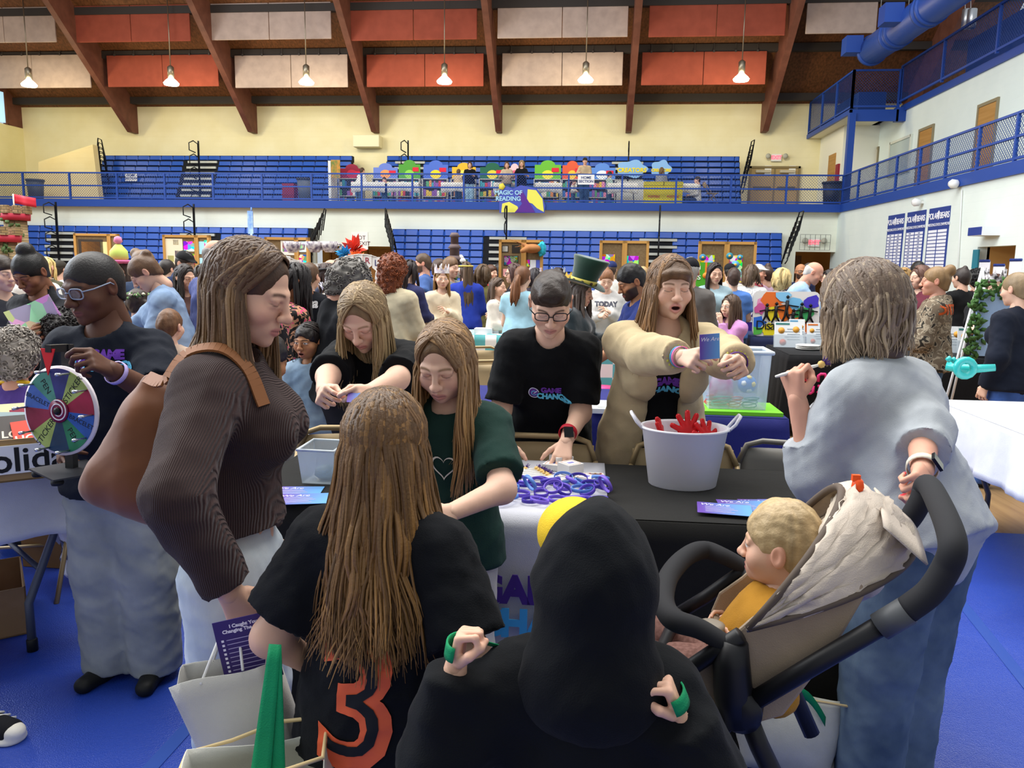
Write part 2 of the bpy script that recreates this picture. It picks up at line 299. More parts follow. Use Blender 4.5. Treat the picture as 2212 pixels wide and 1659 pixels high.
# pendant lamps
LM = mat('fff6d8', .4, emit=14.); LC = mat('9a8f7c', .35, metal=.8)
for i, (x, y) in enumerate(((63, 190), (370, 187), (662, 185), (960, 183), (1265, 180), (1601, 178))):
    p = aY(x, y - 7, 28.); o = thing('pendant_lamp', p, 'glowing bell pendant lamp on a rod, %s in the row from the left' % ordn[i], 'lamp', 'pendant lamps along the hall')
    MB().lathe([(.02, .2), (.11, .19), (.115, .55), (.06, .6), (.02, .62)], p, 16).build('lamp_housing', LC, o)
    MB().lathe([(.04, .22), (.2, .08), (.27, .0), (.24, -.06), (.05, -.08)], p, 20).build('lamp_shade', LM, o)
    MB().tube([p + V3((0, 0, .6)), V3((p.x, p.y, roofz(p.y)))], .018, 6).build('suspension_rod', LC, o)
    l = bpy.data.lights.new('pendant_glow', 'POINT'); l.energy = 150; l.color = (1, .84, .5); l.shadow_soft_size = .25
    lo = bpy.data.objects.new('pendant_glow', l); COL.objects.link(lo); lo.location = p + V3((0, -.1, -.4)); adopt(lo, o)
# bleachers: retracted banks of blue module seats
SEAT = mat('2052b2', .38, spec=.4); GAP = mat('14161c', .8); STEP = mat('b9bcb6', .6)
def bleacher(name, x0, x1, y0, ztop, rows, rise, setb, aisles, label, w=.457, gp=.07):
    o = thing(name, ((x0 + x1) / 2, y0, ztop - rows * rise), label, 'bleachers', 'blue bleacher banks')
    b = MB(); ba = MB()
    for r in range(rows):
        z = ztop - (r + 1) * rise; y = y0 - r * setb
        ba.box((x0, y + .03, z - .01), (x1, y + .3, z + rise * .97))
        x = x0
        while x < x1 - .1:
            xe = min(x + w, x1)
            if not any(a[0] - .02 < (x + xe) / 2 < a[1] + .02 for a in aisles) or (r == 0):
                q = .022; bb = [(x + .004, y, z + rise * gp), (xe - .004, y, z + rise * gp), (xe - .004, y + .05, z + rise * .99), (x + .004, y + .05, z + rise * .99)]
                mid = [(x + .05, y - .03, z + rise * (gp + .06)), (xe - .05, y - .03, z + rise * (gp + .06)), (xe - .03, y + .02, z + rise * .9), (x + .03, y + .02, z + rise * .9)]
                n = [tuple(p) for p in bb + mid]; b.add(n, [(4, 5, 6, 7), (0, 1, 5, 4), (1, 2, 6, 5), (2, 3, 7, 6), (3, 0, 4, 7)])
                b.box((x + .004, y + .05, z + rise * .93), (xe - .004, y + .3, z + rise * .99))
            x = xe
    ba.build('support_frame', GAP, o); b.build('module_seat', SEAT, o)
    for a in aisles:
        s = MB()
        for r in range(1, rows): z = ztop - (r + 1) * rise; y = y0 - r * setb; s.box((a[0], y - .04, z + rise * .62), (a[1], y + .05, z + rise * .98))
        s.build('aisle_step', STEP, o)
    return o
def aislerail(x, y0, z0, n, label, s=1.):
    b = MB(); pts = lambda z, w: [(x, y0, z), (x, y0, z + .62), (x, y0 - w * .5, z + .72), (x, y0 - w, z + .62), (x, y0 - w, z + .35), (x, y0 - w * .3, z + .28)]
    o = thing('aisle_handrail', (x, y0, z0), label, 'handrail', 'black aisle handrails')
    for i in range(n):
        z = z0 + i * .5; b.tube([(x + p[0] - x + (.16 * (p[1] - y0)) / .3 * s, p[1] - .04 * i * 0, p[2]) for p in pts(z, .34)], .022, 6)
    b.bar((x, y0 + .02, z0 - .3), (x + .0, y0 + .06, z0 + n * .5 + .25), .05, .05); b.build('rail_tube', mat('17181b', .4), o); return o
def endrail(x, y0, z0, z1, dx, label):
    o = thing('end_guardrail', (x, y0, z0), label, 'guardrail', 'stacked black end guardrails')
    n = 7
    for i in range(n):
        t = i / n; xx = x + dx * t; za = z0 + (z1 - z0) * t * .62; b = MB()
        zb = za + (z1 - z0) * .38; yy = y0 + .08 * i
        b.tube([(xx, yy, za), (xx + dx * .3, yy, zb), (xx + dx * .3 + .05, yy - .3, zb + .02), (xx + dx * .1, yy - .5, za + .1), (xx, yy - .45, za)], .022, 6)
        b.tube([(xx + dx * .15, yy, (za + zb) / 2), (xx + dx * .2, yy - .42, (za + zb) / 2)], .015, 5); b.build('rail_frame', mat('17181b', .4), o)
    return o
for lab, xa, xb, ais in (('lower blue bleacher bank at the left under the balcony', XL, aY(672, 500, 27).x, [(aY(103, 500, 27).x, aY(164, 500, 27).x), (aY(392, 500, 27).x, aY(466, 500, 27).x)]),
                         ('lower blue bleacher bank right of the not an exit door', aY(848, 500, 27).x, aY(1690, 500, 27).x, [(aY(1058, 515, 27).x, aY(1138, 515, 27).x), (aY(1381, 515, 27).x, aY(1462, 515, 27).x)])):
    bleacher('bleacher_bank', xa, xb, YF - .03, 2.72, 11, .235, .05, ais, lab)
for lab, xa, xb, ais in (('upper blue bleacher bank on the balcony, left section with a notice on it', aY(216, 340, 31).x, aY(757, 340, 31).x, [(aY(404, 345, 31).x, aY(467, 345, 31).x)]),
                         ('upper blue bleacher bank on the balcony behind the book fair', aY(833, 340, 31).x, aY(1600, 340, 31).x, [(aY(853, 345, 31).x, aY(917, 345, 31).x), (aY(1322, 345, 31).x, aY(1390, 345, 31).x)])):
    bleacher('bleacher_bank', xa, xb, 31.2, aY(1000, 336.5, 31.2).z, 9, .232, .12, ais, lab, .5, .2)
for x, py, Y, n, l in ((120, 470, 26.6, 5, 'black looped aisle handrail on the far left lower bleachers'), (418, 475, 26.6, 3, 'black looped aisle handrail behind the painted notice boards'), (1094, 480, 26.6, 2, 'black aisle handrail above the tall board with masks'), (1425, 480, 26.6, 3, 'black aisle handrail between the two bare cork boards'),
                      (428, 335, 30.3, 6, 'black looped aisle handrail on the upper left bleachers'), (881, 335, 30.3, 3, 'black aisle handrail behind the round eyed book fair header'), (1358, 338, 30.3, 3, 'black aisle handrail behind the yellow creators sign')):
    p = aY(x, py, Y); aislerail(p.x, Y, p.z - (n * .5) + .3, n, l, 1 if x < 900 else .15)
for x, ya, yb, Y, dx, l in ((668, 560, 440, 26.2, .4, 'stack of black guardrails at the end of the lower left bleachers'), (860, 560, 440, 26.2, -.45, 'stack of black guardrails right of the not an exit door'), (1688, 570, 445, 26.2, .5, 'stack of black guardrails at the right end of the lower bleachers'),
                          (236, 400, 288, 30.3, -.45, 'stack of black guardrails at the left end of the upper bleachers'), (1598, 420, 290, 30.3, .35, 'stack of black guardrails at the right end of the upper bleachers')):
    p0, p1 = aY(x, ya, Y), aY(x, yb, Y); endrail(p0.x, Y, p0.z, p1.z, dx, l)
# chain link railings along the balcony
LINK = mat('2c4a8f', .4, metal=.3)
def chain(mb, a, b, z0, z1, step=.09, w=.007):
    a, b = V3(a), V3(b); L = (b - a).length; t = (b - a) / L; h = z1 - z0; n = int(L / step)
    for i in range(-int(h / step), n):
        for sgn in (0, 1):
            s0, s1 = i * step, i * step + h; lo, hi = max(s0, 0), min(s1, L)
            if hi <= lo: continue
            f = lambda s: (z0 + s - s0) if sgn == 0 else (z1 - (s - s0))
            mb.bar(a + t * lo + V3((0, 0, f(lo) - a.z)), a + t * hi + V3((0, 0, f(hi) - a.z)), w, w)
def railing(name, a, b, z0, z1, n, label, mids=(.52,), post=.06, drop=True, step=.09):
    a, b = V3(a), V3(b); o = thing(name, a.lerp(b, .5), label, 'railing', 'blue chain link railings'); r = MB()
    for m in (0.07, *mids, 1.): z = z0 + (z1 - z0) * m; r.bar((a.x, a.y, z), (b.x, b.y, z), post * .9, post * .8)
    r.build('rail_bar', BW, o)
    for i in range(n + 1): p = a.lerp(b, i / n); MB().box((p.x - post / 2, p.y - post / 2, z0), (p.x + post / 2, p.y + post / 2, z1 + .02)).build('rail_post', BW, o)
    c = MB(); chain(c, a, b, z0 + .05, z1 - .02, step); c.build('chain_link_mesh', LINK, o); return o
railing('balcony_railing', (XL, YF + .02, ZS), (XR, YF + .02, ZS), ZS, ZR, 18, 'long blue chain link railing along the front of the back balcony')
railing('balcony_railing', (XR, YF, ZS), (XR, 9, ZS), ZS, ZR, 12, 'blue chain link railing along the balcony on the right wall')
railing('mezzanine_fence', (XR + .08, YW, MZ), (XR + .08, YF, MZ), MZ + .05, 7.84, 3, 'short blue mesh fence on the left edge of the corner mezzanine', (), .07)
railing('mezzanine_fence', (XR + .08, YF, MZ), (9.7, YF, MZ), MZ + .05, 7.84, 1, 'square blue mesh fence panel on the front of the corner mezzanine', (), .07)
railing('mezzanine_fence', (XU - .2, YF, MZ), (XU - .2, 9, MZ), MZ + .2, 7.95, 6, 'long blue mesh fence along the top of the right wall', (), .07)
# duct
DU = mat('2c50a6', .45); a, c = aX(1880, 112, 8.6), aX(2090, -40, 8.6); o = thing('air_duct', a, 'big round blue air duct hanging from the roof at right', 'duct')
MB().tube([a, a.lerp(c, .33), a.lerp(c, .66), c, a.lerp(c, 1.5)], .42, 24).build('duct_pipe', DU, o)
for t in (.02, .3, .36, .66, .7): p = a.lerp(c, t); q = a.lerp(c, t + .02); MB().tube([p, q], .46, 24).build('duct_collar', DU, o)
for t in (.02, .52): p = a.lerp(c, t); MB().box((p.x - .85, p.y - .25, p.z - .1), (p.x - .35, p.y + .25, p.z + .4)).build('duct_outlet', DU, o)
h = MB()
for t in (.1, .45, .8): p = a.lerp(c, t); h.tube([p, (p.x, p.y, p.z + 2.5)], .012, 5)
h.build('hanger_rod', mat('8d8f92', .4), o)
for i, (y0, y1, l) in enumerate(((21.5, 25.5, 'long dark blue air handling unit behind the upper fence at right'), (27.8, 30, 'small dark blue air handling unit on the corner mezzanine'))):
    bx = 11. if i == 0 else 8.7; one('air_handler', MB().box((bx, y0, MZ + .1), (bx + 1.6 if i == 0 else bx + .9, y1, MZ + (1.7 if i == 0 else .75))).box((bx - .03, y0 + .3, MZ + .3), (bx, y1 - .3, MZ + .6)), mat('1d3f86', .5), l, 'ventilation unit', bevel=.04)
for i, y in enumerate((21.5, 21.9)): one('steel_cylinder', MB().lathe([(.1, 0), (.12, .02), (.12, .5), (.1, .52)], aX(2085 + 12 * i, 62, 10.3), 12).tube([aX(2085 + 12 * i, 45, 10.3), aX(2085 + 12 * i, -20, 10.3)], .01, 5), mat('b9bcc0', .3, metal=.8), 'small steel cylinder hanging above the upper fence, %s one' % ('left', 'right')[i], 'lamp')
# upper doors, window, signs on the right balcony wall
DW = mat('b98a4b', .5, 'wood', c2='a87838'); FRM = mat('8d8266', .6)
for i, (y0, y1) in enumerate(((29.15, 30.35), (24.75, 25.65), (21.1, 22.0))):
    struct('door_%d' % (1 + i), MB().box((XU - .03, y0, ZS), (XU + .04, y1, 5.72)), mat('c9b68c', .6) if i == 0 else DW)
    struct('trim_%d' % (20 + i), MB().box((XU - .05, y0 - .07, ZS), (XU + .02, y0, 5.8)).box((XU - .05, y1, ZS), (XU + .02, y1 + .07, 5.8)).box((XU - .05, y0, 5.72), (XU + .02, y1, 5.8)), FRM)
struct('window_2', MB().box((XU - .04, 26.3, 4.7), (XU + .02, 27.9, 5.7)), mat('b9c8c4', .2)); b = MB()
for y in (26.25, 27.95): b.box((XU - .07, y - .04, 4.62), (XU, y + .04, 5.76))
b.box((XU - .07, 26.25, 4.62), (XU, 27.95, 4.7)).box((XU - .07, 26.25, 5.68), (XU, 27.95, 5.76)); struct('trim_23', b, mat('d8dccf', .5))
# double doors on the back balcony wall
TAN = mat('b59a66', .55); x0, x1 = aY(1617, 400, YW - .1).x, aY(1727, 400, YW - .1).x; zt = aY(1670, 359, YW - .1).z
o = thing('double_door', ((x0 + x1) / 2, YW - .1, ZS), 'tan double fire doors at the right end of the balcony', 'door'); xm = (x0 + x1) / 2
for s0, s1 in ((x0 + .08, xm - .03), (xm + .03, x1 - .08)):
    d = MB().box((s0, YW - .08, ZS), (s1, YW - .02, zt - .08)).build('door_leaf', TAN, o)
    MB().box((s0 + .1, YW - .16, ZS + .95), (s1 - .1, YW - .08, ZS + 1.05)).build('push_bar', mat('6b6250', .4, metal=.5), d); MB().box((s0 + .5, YW - .1, ZS + 1.5), (s0 + .75, YW - .08, ZS + 1.85)).build('paper_notice', mat('f4f1e6', .7), d)
    MB().box((s0 + .15, YW - .2, zt - .25), (s0 + .7, YW - .08, zt - .15)).build('door_closer', mat('c8bfa6', .5), d)
MB().box((x0, YW - .12, ZS), (x0 + .08, YW, zt)).box((x1 - .08, YW - .12, ZS), (x1, YW, zt)).box((x0, YW - .12, zt - .08), (x1, YW, zt)).box((xm - .03, YW - .1, ZS), (xm + .03, YW, zt)).build('door_frame', mat('8c7a52', .6), o)
struct('door_8', MB().box((8.72, 29.9, ZS), (8.76, 30.7, ZS + 2.05)), DW)
EX = mat('ff5a6a', .4, emit=1.6)
def exitsign(p, w, label, cage=False):
    o = thing('exit_sign', p, label, 'sign', 'exit signs'); MB().box((p.x - w / 2, p.y - .08, p.z - w * .36), (p.x + w / 2, p.y, p.z + w * .36)).build('sign_box', mat('eef0ea', .5), o)
    text('lettering', 'EXIT', w * .5, EX, FB((p.x, p.y - .09, p.z)), o, bold=.008)
    for s in (-1, 1): MB().lathe([(.02, 0), (.09, .04), (.1, .1), (.04, .12)], (0, 0, 0), 12, M=Matrix.Translation((p.x + s * w * .85, p.y - .05, p.z + .05)) @ Matrix.Rotation(math.pi / 2, 4, 'X')).build('emergency_lamp', mat('b9b7a6', .4), o)
    if cage:
        c = MB(); W2, H2 = w * 1.35, w * .7
        for t in range(7): x = p.x - W2 + 2 * W2 * t / 6; c.bar((x, p.y - .2, p.z - H2), (x, p.y - .2, p.z + H2), .012, .012)
        for t in range(3): z = p.z - H2 + H2 * t; c.bar((p.x - W2, p.y - .2, z), (p.x + W2, p.y - .2, z), .012, .012)
        c.build('wire_guard', mat('6f7270', .4), o)
exitsign(aY(1676, 341, YW - .02), .38, 'lit red exit sign above the tan balcony doors'); exitsign(aY(1757, 524, YF + .27), .36, 'lit red exit sign in a wire guard above the lower corridor', True)
p = aY(777, 520, YF + .27); o = thing('paper_sign', p, 'white paper sign reading not an exit above the wooden doors', 'sign'); MB().box((p.x - .3, p.y - .01, p.z - .3), (p.x + .3, p.y, p.z + .3)).build('sheet', mat('f7f5ec', .7), o)
text('lettering', 'NOT\nAN EXIT', .2, mat('5a2b3a', .6), FB((p.x, p.y - .015, p.z)), o)
# wrestling banners on the right wall
NV = mat('2a3f8c', .6); WH = mat('eef1fb', .6)
for i, (y0, y1) in enumerate(((21.65, 22.75), (20.33, 21.45), (19.03, 20.13))):
    zt, zb = 3.02, .75; ym = (y0 + y1) / 2; o = thing('champions_banner', (XR, ym, zb), ('narrowest looking wrestling banner, farthest from the camera, all rows lettered', 'middle wrestling banner between two others, rows lettered', 'nearest wrestling banner, with blank rows')[i], 'banner', 'blue wrestling champion banners')
    MB().box((XR - .02, y0, zb), (XR - .005, y1, zt)).build('banner_board', NV, o); w = MB()
    for r in range(20):
        z = zt - .52 - r * .082
        for ya, yb in ((y0 + .06, ym - .03), (ym + .03, y1 - .06)): w.box((XR - .026, ya, z - .062), (XR - .02, yb, z))
    w.build('name_plate', WH, o); text('lettering', 'POLAR  BEARS', .2, WH, FR((XR - .025, ym, zt - .2)), o, bold=.004, space=.85); text('lettering', 'WRESTLING STATE CHAMPIONS', .095, WH, FR((XR - .025, ym, zt - .4)), o, space=.85)
    MB().prism([(XR - .024, ym + dy, zt - .12 + dz) for dy, dz in ((.05, .02), (.0, .05), (-.05, 0), (-.03, -.14), (.02, -.17))], (-.004, 0, 0)).build('bear_emblem', WH, o)
    if i < 2:
        for r in range(20):
            for k, yc in ((0, (y0 + ym) / 2), (1, (ym + y1) / 2)): text('lettering', ('Champion', 'State title')[(r + k) % 2] if 0 else 'III IIIII II'[:8 + (r * 3 + k) % 4], .05, NV, FR((XR - .028, yc, zt - .552 - r * .082)), o, ext=.001)
p = aX(2145, 500, XR); o = thing('wall_sign', p, 'small blue directional sign projecting above the right doorway', 'sign'); MB().box((XR - .35, p.y - .3, p.z - .09), (XR, p.y + .3, p.z + .09)).build('sign_box', mat('dfe4ea', .5), o); MB().box((XR - .36, p.y - .28, p.z - .08), (XR - .35, p.y + .28, p.z + .08)).build('sign_face', NV, o)
for nm, px, py, l in (('security_camera', 1990, 437, 'small white dome security camera above the banners'), ('horn_speaker', 2072, 397, 'small white horn speaker on the blue fascia at right')):
    p = aX(px, py, XR - .05); one(nm, MB().lathe([(.03, 0), (.09, .05), (.1, .16), (.05, .22)], (0, 0, 0), 14, M=Matrix.Translation(p) @ Matrix.Rotation(-math.pi / 2, 4, 'Y')).box((p.x - .02, p.y - .03, p.z - .03), (p.x + .06, p.y + .03, p.z + .03)), mat('e8eaea', .4), l, 'camera' if 'cam' in nm else 'speaker')
for i, (px, py) in enumerate(((2156, 600), (2192, 590), (2192, 640), (2125, 590))):
    p = aX(px, py, XR - .01); o = thing('wall_notice', p, 'white notice with a scalloped blue border, %s' % ('left of the doorway and low', 'upper one right of the doorway', 'lower one right of the doorway', 'beside the teal sign')[i], 'notice', 'bordered notices on the right wall'); MB().box((XR - .015, p.y - .22, p.z - .25), (XR - .003, p.y + .22, p.z + .25)).build('sheet', WH, o)
    for z in (-.25, .25):
        bb = MB()
        for k in range(10): bb.lathe([(.03, -.003), (.03, .003)], (0, 0, 0), 8, M=Matrix.Translation((XR - .018, p.y - .2 + .044 * k, p.z + z)) @ Matrix.Rotation(math.pi / 2, 4, 'Y'))
        bb.build('scalloped_border', NV, o)
p = aX(2108, 560, XR - .01); one('restroom_sign', MB().box((XR - .03, p.y - .12, p.z - .2), (XR, p.y + .12, p.z + .2)), mat('2f7f93', .5), 'narrow teal restroom sign left of the doorway', 'sign')
b = MB().box((aY(770, 320, YW).x, YW - .5, aY(770, 317, YW - .5).z), (aY(826, 320, YW).x, YW, aY(770, 291, YW - .5).z)); one('wall_heater', b, mat('efe6c2', .6), 'cream metal box unit mounted under a roof beam', 'heater', bevel=.03)
one('conduit_pipe', MB().tube([aX(2078, 410, XR - .03), aX(2066, 640, XR - .03)], .012, 6), mat('d7dcdc', .5), 'thin vertical conduit on the right wall', 'pipe')
# ================================================================ SCULPTING KIT: signed distance fields meshed with surface nets
A = lambda v: np.array(v, np.float64)
def unit(v): v = A(v); return v / max(np.linalg.norm(v), 1e-9)
def smin(a, b, k):
    if k <= 0: return np.minimum(a, b)
    h = np.maximum(k - np.abs(a - b), 0) / k; return np.minimum(a, b) - h * h * k * .25
class SDF:
    def __init__(s): s.it = []
    def _add(s, fn, pts, r, k, op):
        P = A(pts); s.it.append((fn, P.min(0) - r - k, P.max(0) + r + k, k, op)); return s
    def cone(s, a, b, ra, rb, k=.02, op=1, flat=None, cut=0):
        a, b = A(a), A(b); ab = b - a; L2 = max(ab @ ab, 1e-9); axis = ab / math.sqrt(L2)
        if flat is not None:
            d, f = unit(flat[0]), flat[1]; ab2 = ab + d * (ab @ d) * (1 / f - 1); L2 = max(ab2 @ ab2, 1e-9)
        else: d = None; ab2 = ab; f = 1
        def fn(X, Y, Z):
            qx, qy, qz = X - a[0], Y - a[1], Z - a[2]
            al = qx * axis[0] + qy * axis[1] + qz * axis[2] if cut else None
            if d is not None: m = (qx * d[0] + qy * d[1] + qz * d[2]) * (1 / f - 1); qx, qy, qz = qx + d[0] * m, qy + d[1] * m, qz + d[2] * m
            t = np.clip((qx * ab2[0] + qy * ab2[1] + qz * ab2[2]) / L2, 0, 1)
            D = (np.sqrt((qx - ab2[0] * t) ** 2 + (qy - ab2[1] * t) ** 2 + (qz - ab2[2] * t) ** 2) - (ra + (rb - ra) * t)) * ((1 + f) / 2 if f < 1 else 1)
            if cut & 1: D = np.maximum(D, al - math.sqrt(ab @ ab))
            if cut & 2: D = np.maximum(D, -al)
            return D
        return s._add(fn, [a, b], max(ra, rb) * max(1, f), k, op)
    def ell(s, c, r, R=None, k=.02, op=1):
        c = A(c); r = A(r) if np.ndim(r) else np.full(3, float(r)); R = np.eye(3) if R is None else A(R); mr = r.min()
        def fn(X, Y, Z):
            x, y, z = X - c[0], Y - c[1], Z - c[2]
            q = [(x * R[0, i] + y * R[1, i] + z * R[2, i]) for i in range(3)]
            k0 = np.sqrt(sum((q[i] / r[i]) ** 2 for i in range(3))); k1 = np.sqrt(sum((q[i] / r[i] ** 2) ** 2 for i in range(3)))
            return k0 * (k0 - 1) / np.maximum(k1, 1e-6)
        return s._add(fn, [c], r.max(), k, op)
    def plane(s, p, n, k=0.):   # keep the side the normal points away from
        p, n = A(p), unit(n); s.it.append((lambda X, Y, Z: (X - p[0]) * n[0] + (Y - p[1]) * n[1] + (Z - p[2]) * n[2], None, None, k, 2)); return s
    def bounds(s):
        L = [(l, h) for f, l, h, k, o in s.it if o == 1]; return np.min([l for l, h in L], 0), np.max([h for l, h in L], 0)
    def comb(s, a, d, k, op):
        if op == 1: return smin(a, d, k)
        if op == -1: return -smin(-a, d, k)
        return -smin(-a, -d, k)
    def eval(s, P):
        P = A(P); r = np.full(len(P), .5)
        for fn, l, h, k, o in s.it: r = s.comb(r, fn(P[:, 0], P[:, 1], P[:, 2]), k, o)
        return r
    def push(s, P, off, it=3):
        for _ in range(it):
            d = s.eval(P); m = d < off
            if not m.any(): break
            Q = P[m]; e = 2e-3; g = np.stack([s.eval(Q + np.eye(3)[i] * e) - s.eval(Q - np.eye(3)[i] * e) for i in range(3)], 1); g /= np.maximum(np.linalg.norm(g, axis=1, keepdims=True), 1e-9)
            P[m] = Q + g * (off - d[m])[:, None]
        return P
    def mesh(s, h, smooth=1):
        lo, hi = s.bounds(); lo = lo - 2 * h; n = np.ceil((hi - lo) / h).astype(int) + 3; g = [lo[i] + h * np.arange(n[i]) for i in range(3)]
        arr = np.full(n, .08, np.float32)
        for fn, l, hh, k, o in s.it:
            if l is None: i0, i1 = np.zeros(3, int), n
            else: i0 = np.maximum(((l - lo) / h).astype(int) - 1, 0); i1 = np.minimum(((hh - lo) / h).astype(int) + 2, n)
            if (i1 <= i0).any(): continue
            sl = tuple(slice(i0[i], i1[i]) for i in range(3)); X, Y, Z = g[0][sl[0]][:, None, None], g[1][sl[1]][None, :, None], g[2][sl[2]][None, None, :]
            arr[sl] = s.comb(arr[sl], fn(X, Y, Z).astype(np.float32), k, o)
        return surfnet(arr, lo, h, smooth)
def surfnet(a, lo, h, smooth=1):
    ins = a < 0; nx, ny, nz = a.shape; c = np.zeros((nx - 1, ny - 1, nz - 1), np.int8)
    offs = [(i, j, k) for i in (0, 1) for j in (0, 1) for k in (0, 1)]
    for i, j, k in offs: c += ins[i:nx - 1 + i, j:ny - 1 + j, k:nz - 1 + k]
    I, J, K = np.nonzero((c > 0) & (c < 8)); idx = np.full(c.shape, -1, np.int32); idx[I, J, K] = np.arange(len(I))
    v = {o: a[I + o[0], J + o[1], K + o[2]] for o in offs}; acc = np.zeros((len(I), 3)); cnt = np.zeros(len(I))
    for o in offs:
        for ax in range(3):
            if o[ax]: continue
            p = list(o); p[ax] = 1; p = tuple(p); va, vb = v[o], v[p]; m = (va < 0) != (vb < 0); t = np.where(m, va / np.where(m, va - vb, 1), 0)
            for d in range(3): acc[:, d] += np.where(m, o[d] + (t if d == ax else 0), 0)
            cnt += m
    V = np.stack([I, J, K], 1) + acc / cnt[:, None]; V = V * h + lo; F = []
    for ax in range(3):
        sh = [slice(None)] * 3; s0 = list(sh); s1 = list(sh); s0[ax] = slice(0, -1); s1[ax] = slice(1, None); d = ins[tuple(s0)] != ins[tuple(s1)]
        u, w = [(1, 2), (2, 0), (0, 1)][ax]; E = np.argwhere(d); E = E[(E[:, u] > 0) & (E[:, w] > 0) & (E[:, u] < a.shape[u] - 1) & (E[:, w] < a.shape[w] - 1)]
        def g(du, dw): q = E.copy(); q[:, u] -= du; q[:, w] -= dw; return idx[q[:, 0], q[:, 1], q[:, 2]]
        Q = np.stack([g(1, 1), g(0, 1), g(0, 0), g(1, 0)], 1); fl = ins[E[:, 0], E[:, 1], E[:, 2]]; Q[~fl] = Q[~fl][:, ::-1]; F.append(Q)
    F = np.concatenate(F); F = F[(F >= 0).all(1)]
    for _ in range(smooth): V = lap(V, F, .5)
    return V, F
def lap(V, F, w):
    acc = np.zeros_like(V); n = np.zeros(len(V))
    for i in range(4):
        a, b = F[:, i], F[:, (i + 1) % 4]
        for d in range(3): acc[:, d] += np.bincount(a, V[b, d], len(V)) + np.bincount(b, V[a, d], len(V))
        n += np.bincount(a, minlength=len(V)) + np.bincount(b, minlength=len(V))
    n = np.maximum(n, 1)[:, None]; return V * (1 - w) + acc / n * w
def normals(V, F):
    n = np.cross(V[F[:, 2]] - V[F[:, 0]], V[F[:, 3]] - V[F[:, 1]]); N = np.zeros_like(V)
    for i in range(4):
        for d in range(3): N[:, d] += np.bincount(F[:, i], n[:, d], len(V))
    return N / np.maximum(np.linalg.norm(N, axis=1, keepdims=True), 1e-12)
def wob(P, seed, sc, n=5, ridge=True):    # soft fold pattern in [-1,1]
    r = np.random.default_rng(seed); o = np.zeros(len(P))
    for i in range(n):
        k = r.normal(size=3); k /= np.linalg.norm(k); k2 = r.normal(size=3); w = sc * (.6 + 1.2 * r.random())
        x = np.sin(P @ k * w + r.random() * 6.3 + 1.3 * np.sin(P @ k2 * w * .35 + r.random() * 6.3)); o += (1 - 2 * np.abs(x)) if ridge else x
    return o / n
def folds(V, F, amp, seed, sc=26.): return V + normals(V, F) * (wob(V, seed, sc) * amp + wob(V, seed + 1, sc * 2.4) * amp * .4)[:, None]
def joinm(parts):
    V, F, C, n = [], [], [], 0
    for v, f, c in parts: V.append(v); F.append(f + n); C.append(c); n += len(v)
    return np.concatenate(V), np.concatenate(F), np.concatenate(C)
# ---------------------------------------------------------------- heads (local: x to the right of the person, y forward, z up)
HC = {}
def headgeo(h, sex='f', age='a', mouth=0, nosew=1.):
    key = (h, sex, age, mouth, nosew)
    if key in HC: return HC[key]
    S = SDF(); kid = age == 'k'; m = sex == 'm'; jw = 1.0 + (.06 if m else -.02) + (.04 if kid else 0)
    S.ell((0, -.012, .03), (.075, .094, .083), k=.02); S.ell((0, .02, -.03), (.064 * jw, .066, .074 if not kid else .066), k=.03)
    S.ell((0, .034, -.076 if not kid else -.068), (.045 * jw, .045, .036), k=.03); S.ell((0, .0725, -.098 if not kid else -.084), .016 if not m else .019, k=.022)
    for x in (-1, 1):
        S.ell((x * .044, .056, -.03), (.024, .024, .022) if not kid else (.028, .024, .026), k=.025)
        S.cone((x * .012, .084, .021), (x * .044, .07, .02), .009 + .002 * m, .008, k=.014)
        S.ell((x * .032, .1, .003), (.019, .018, .013), k=.014, op=-1); S.ell((x * .032, .0745, .003), .0138, k=.004)
        S.cone((x * .018, .0865, .0105), (x * .046, .077, .009), .0048, .0044, k=.006); S.cone((x * .018, .084, -.008), (x * .045, .076, -.007), .0042, .004, k=.007)
        S.ell((x * .079, -.012, -.004), (.009, .019, .031), k=.008); S.ell((x * .087, -.007, .0), (.006, .01, .018), k=.006, op=-1)
        S.ell((x * .013 * nosew, .098, -.034), .009 * nosew, k=.007)
    S.cone((0, .086, .018), (0, .106, -.027), .0072, .0100, k=.012); S.ell((0, .110, -.031), .0112 * (1 + .3 * (nosew - 1)), k=.008)
    S.ell((0, .072, -.064), (.03, .021, .02), k=.015)
    if mouth: 
        for x in (-1, 1): S.cone((0, .0955, -.057), (x * .02, .085, -.062), .006, .004, k=.005); S.cone((0, .093, -.081), (x * .019, .084, -.071), .007, .0045, k=.005)
        S.ell((0, .096, -.068), (.017, .02, .0072), k=.003, op=-1)
    else:
        for x in (-1, 1): S.cone((0, .0935, -.0608), (x * .021, .084, -.0645), .0052, .003, k=.005); S.cone((0, .0915, -.0725), (x * .018, .084, -.0685), .0062, .0034, k=.005)
        S.cone((-.022, .0885, -.066), (0, .0998, -.0664), .0016, .0018, k=.002, op=-1); S.cone((.022, .0885, -.066), (0, .0998, -.0664), .0016, .0018, k=.002, op=-1)
    S.cone((0, -.025, -.05), (0, -.04, -.15), .049 + .006 * m, .049 + .006 * m, k=.025)
    HC[key] = S.mesh(h, 1); return HC[key]
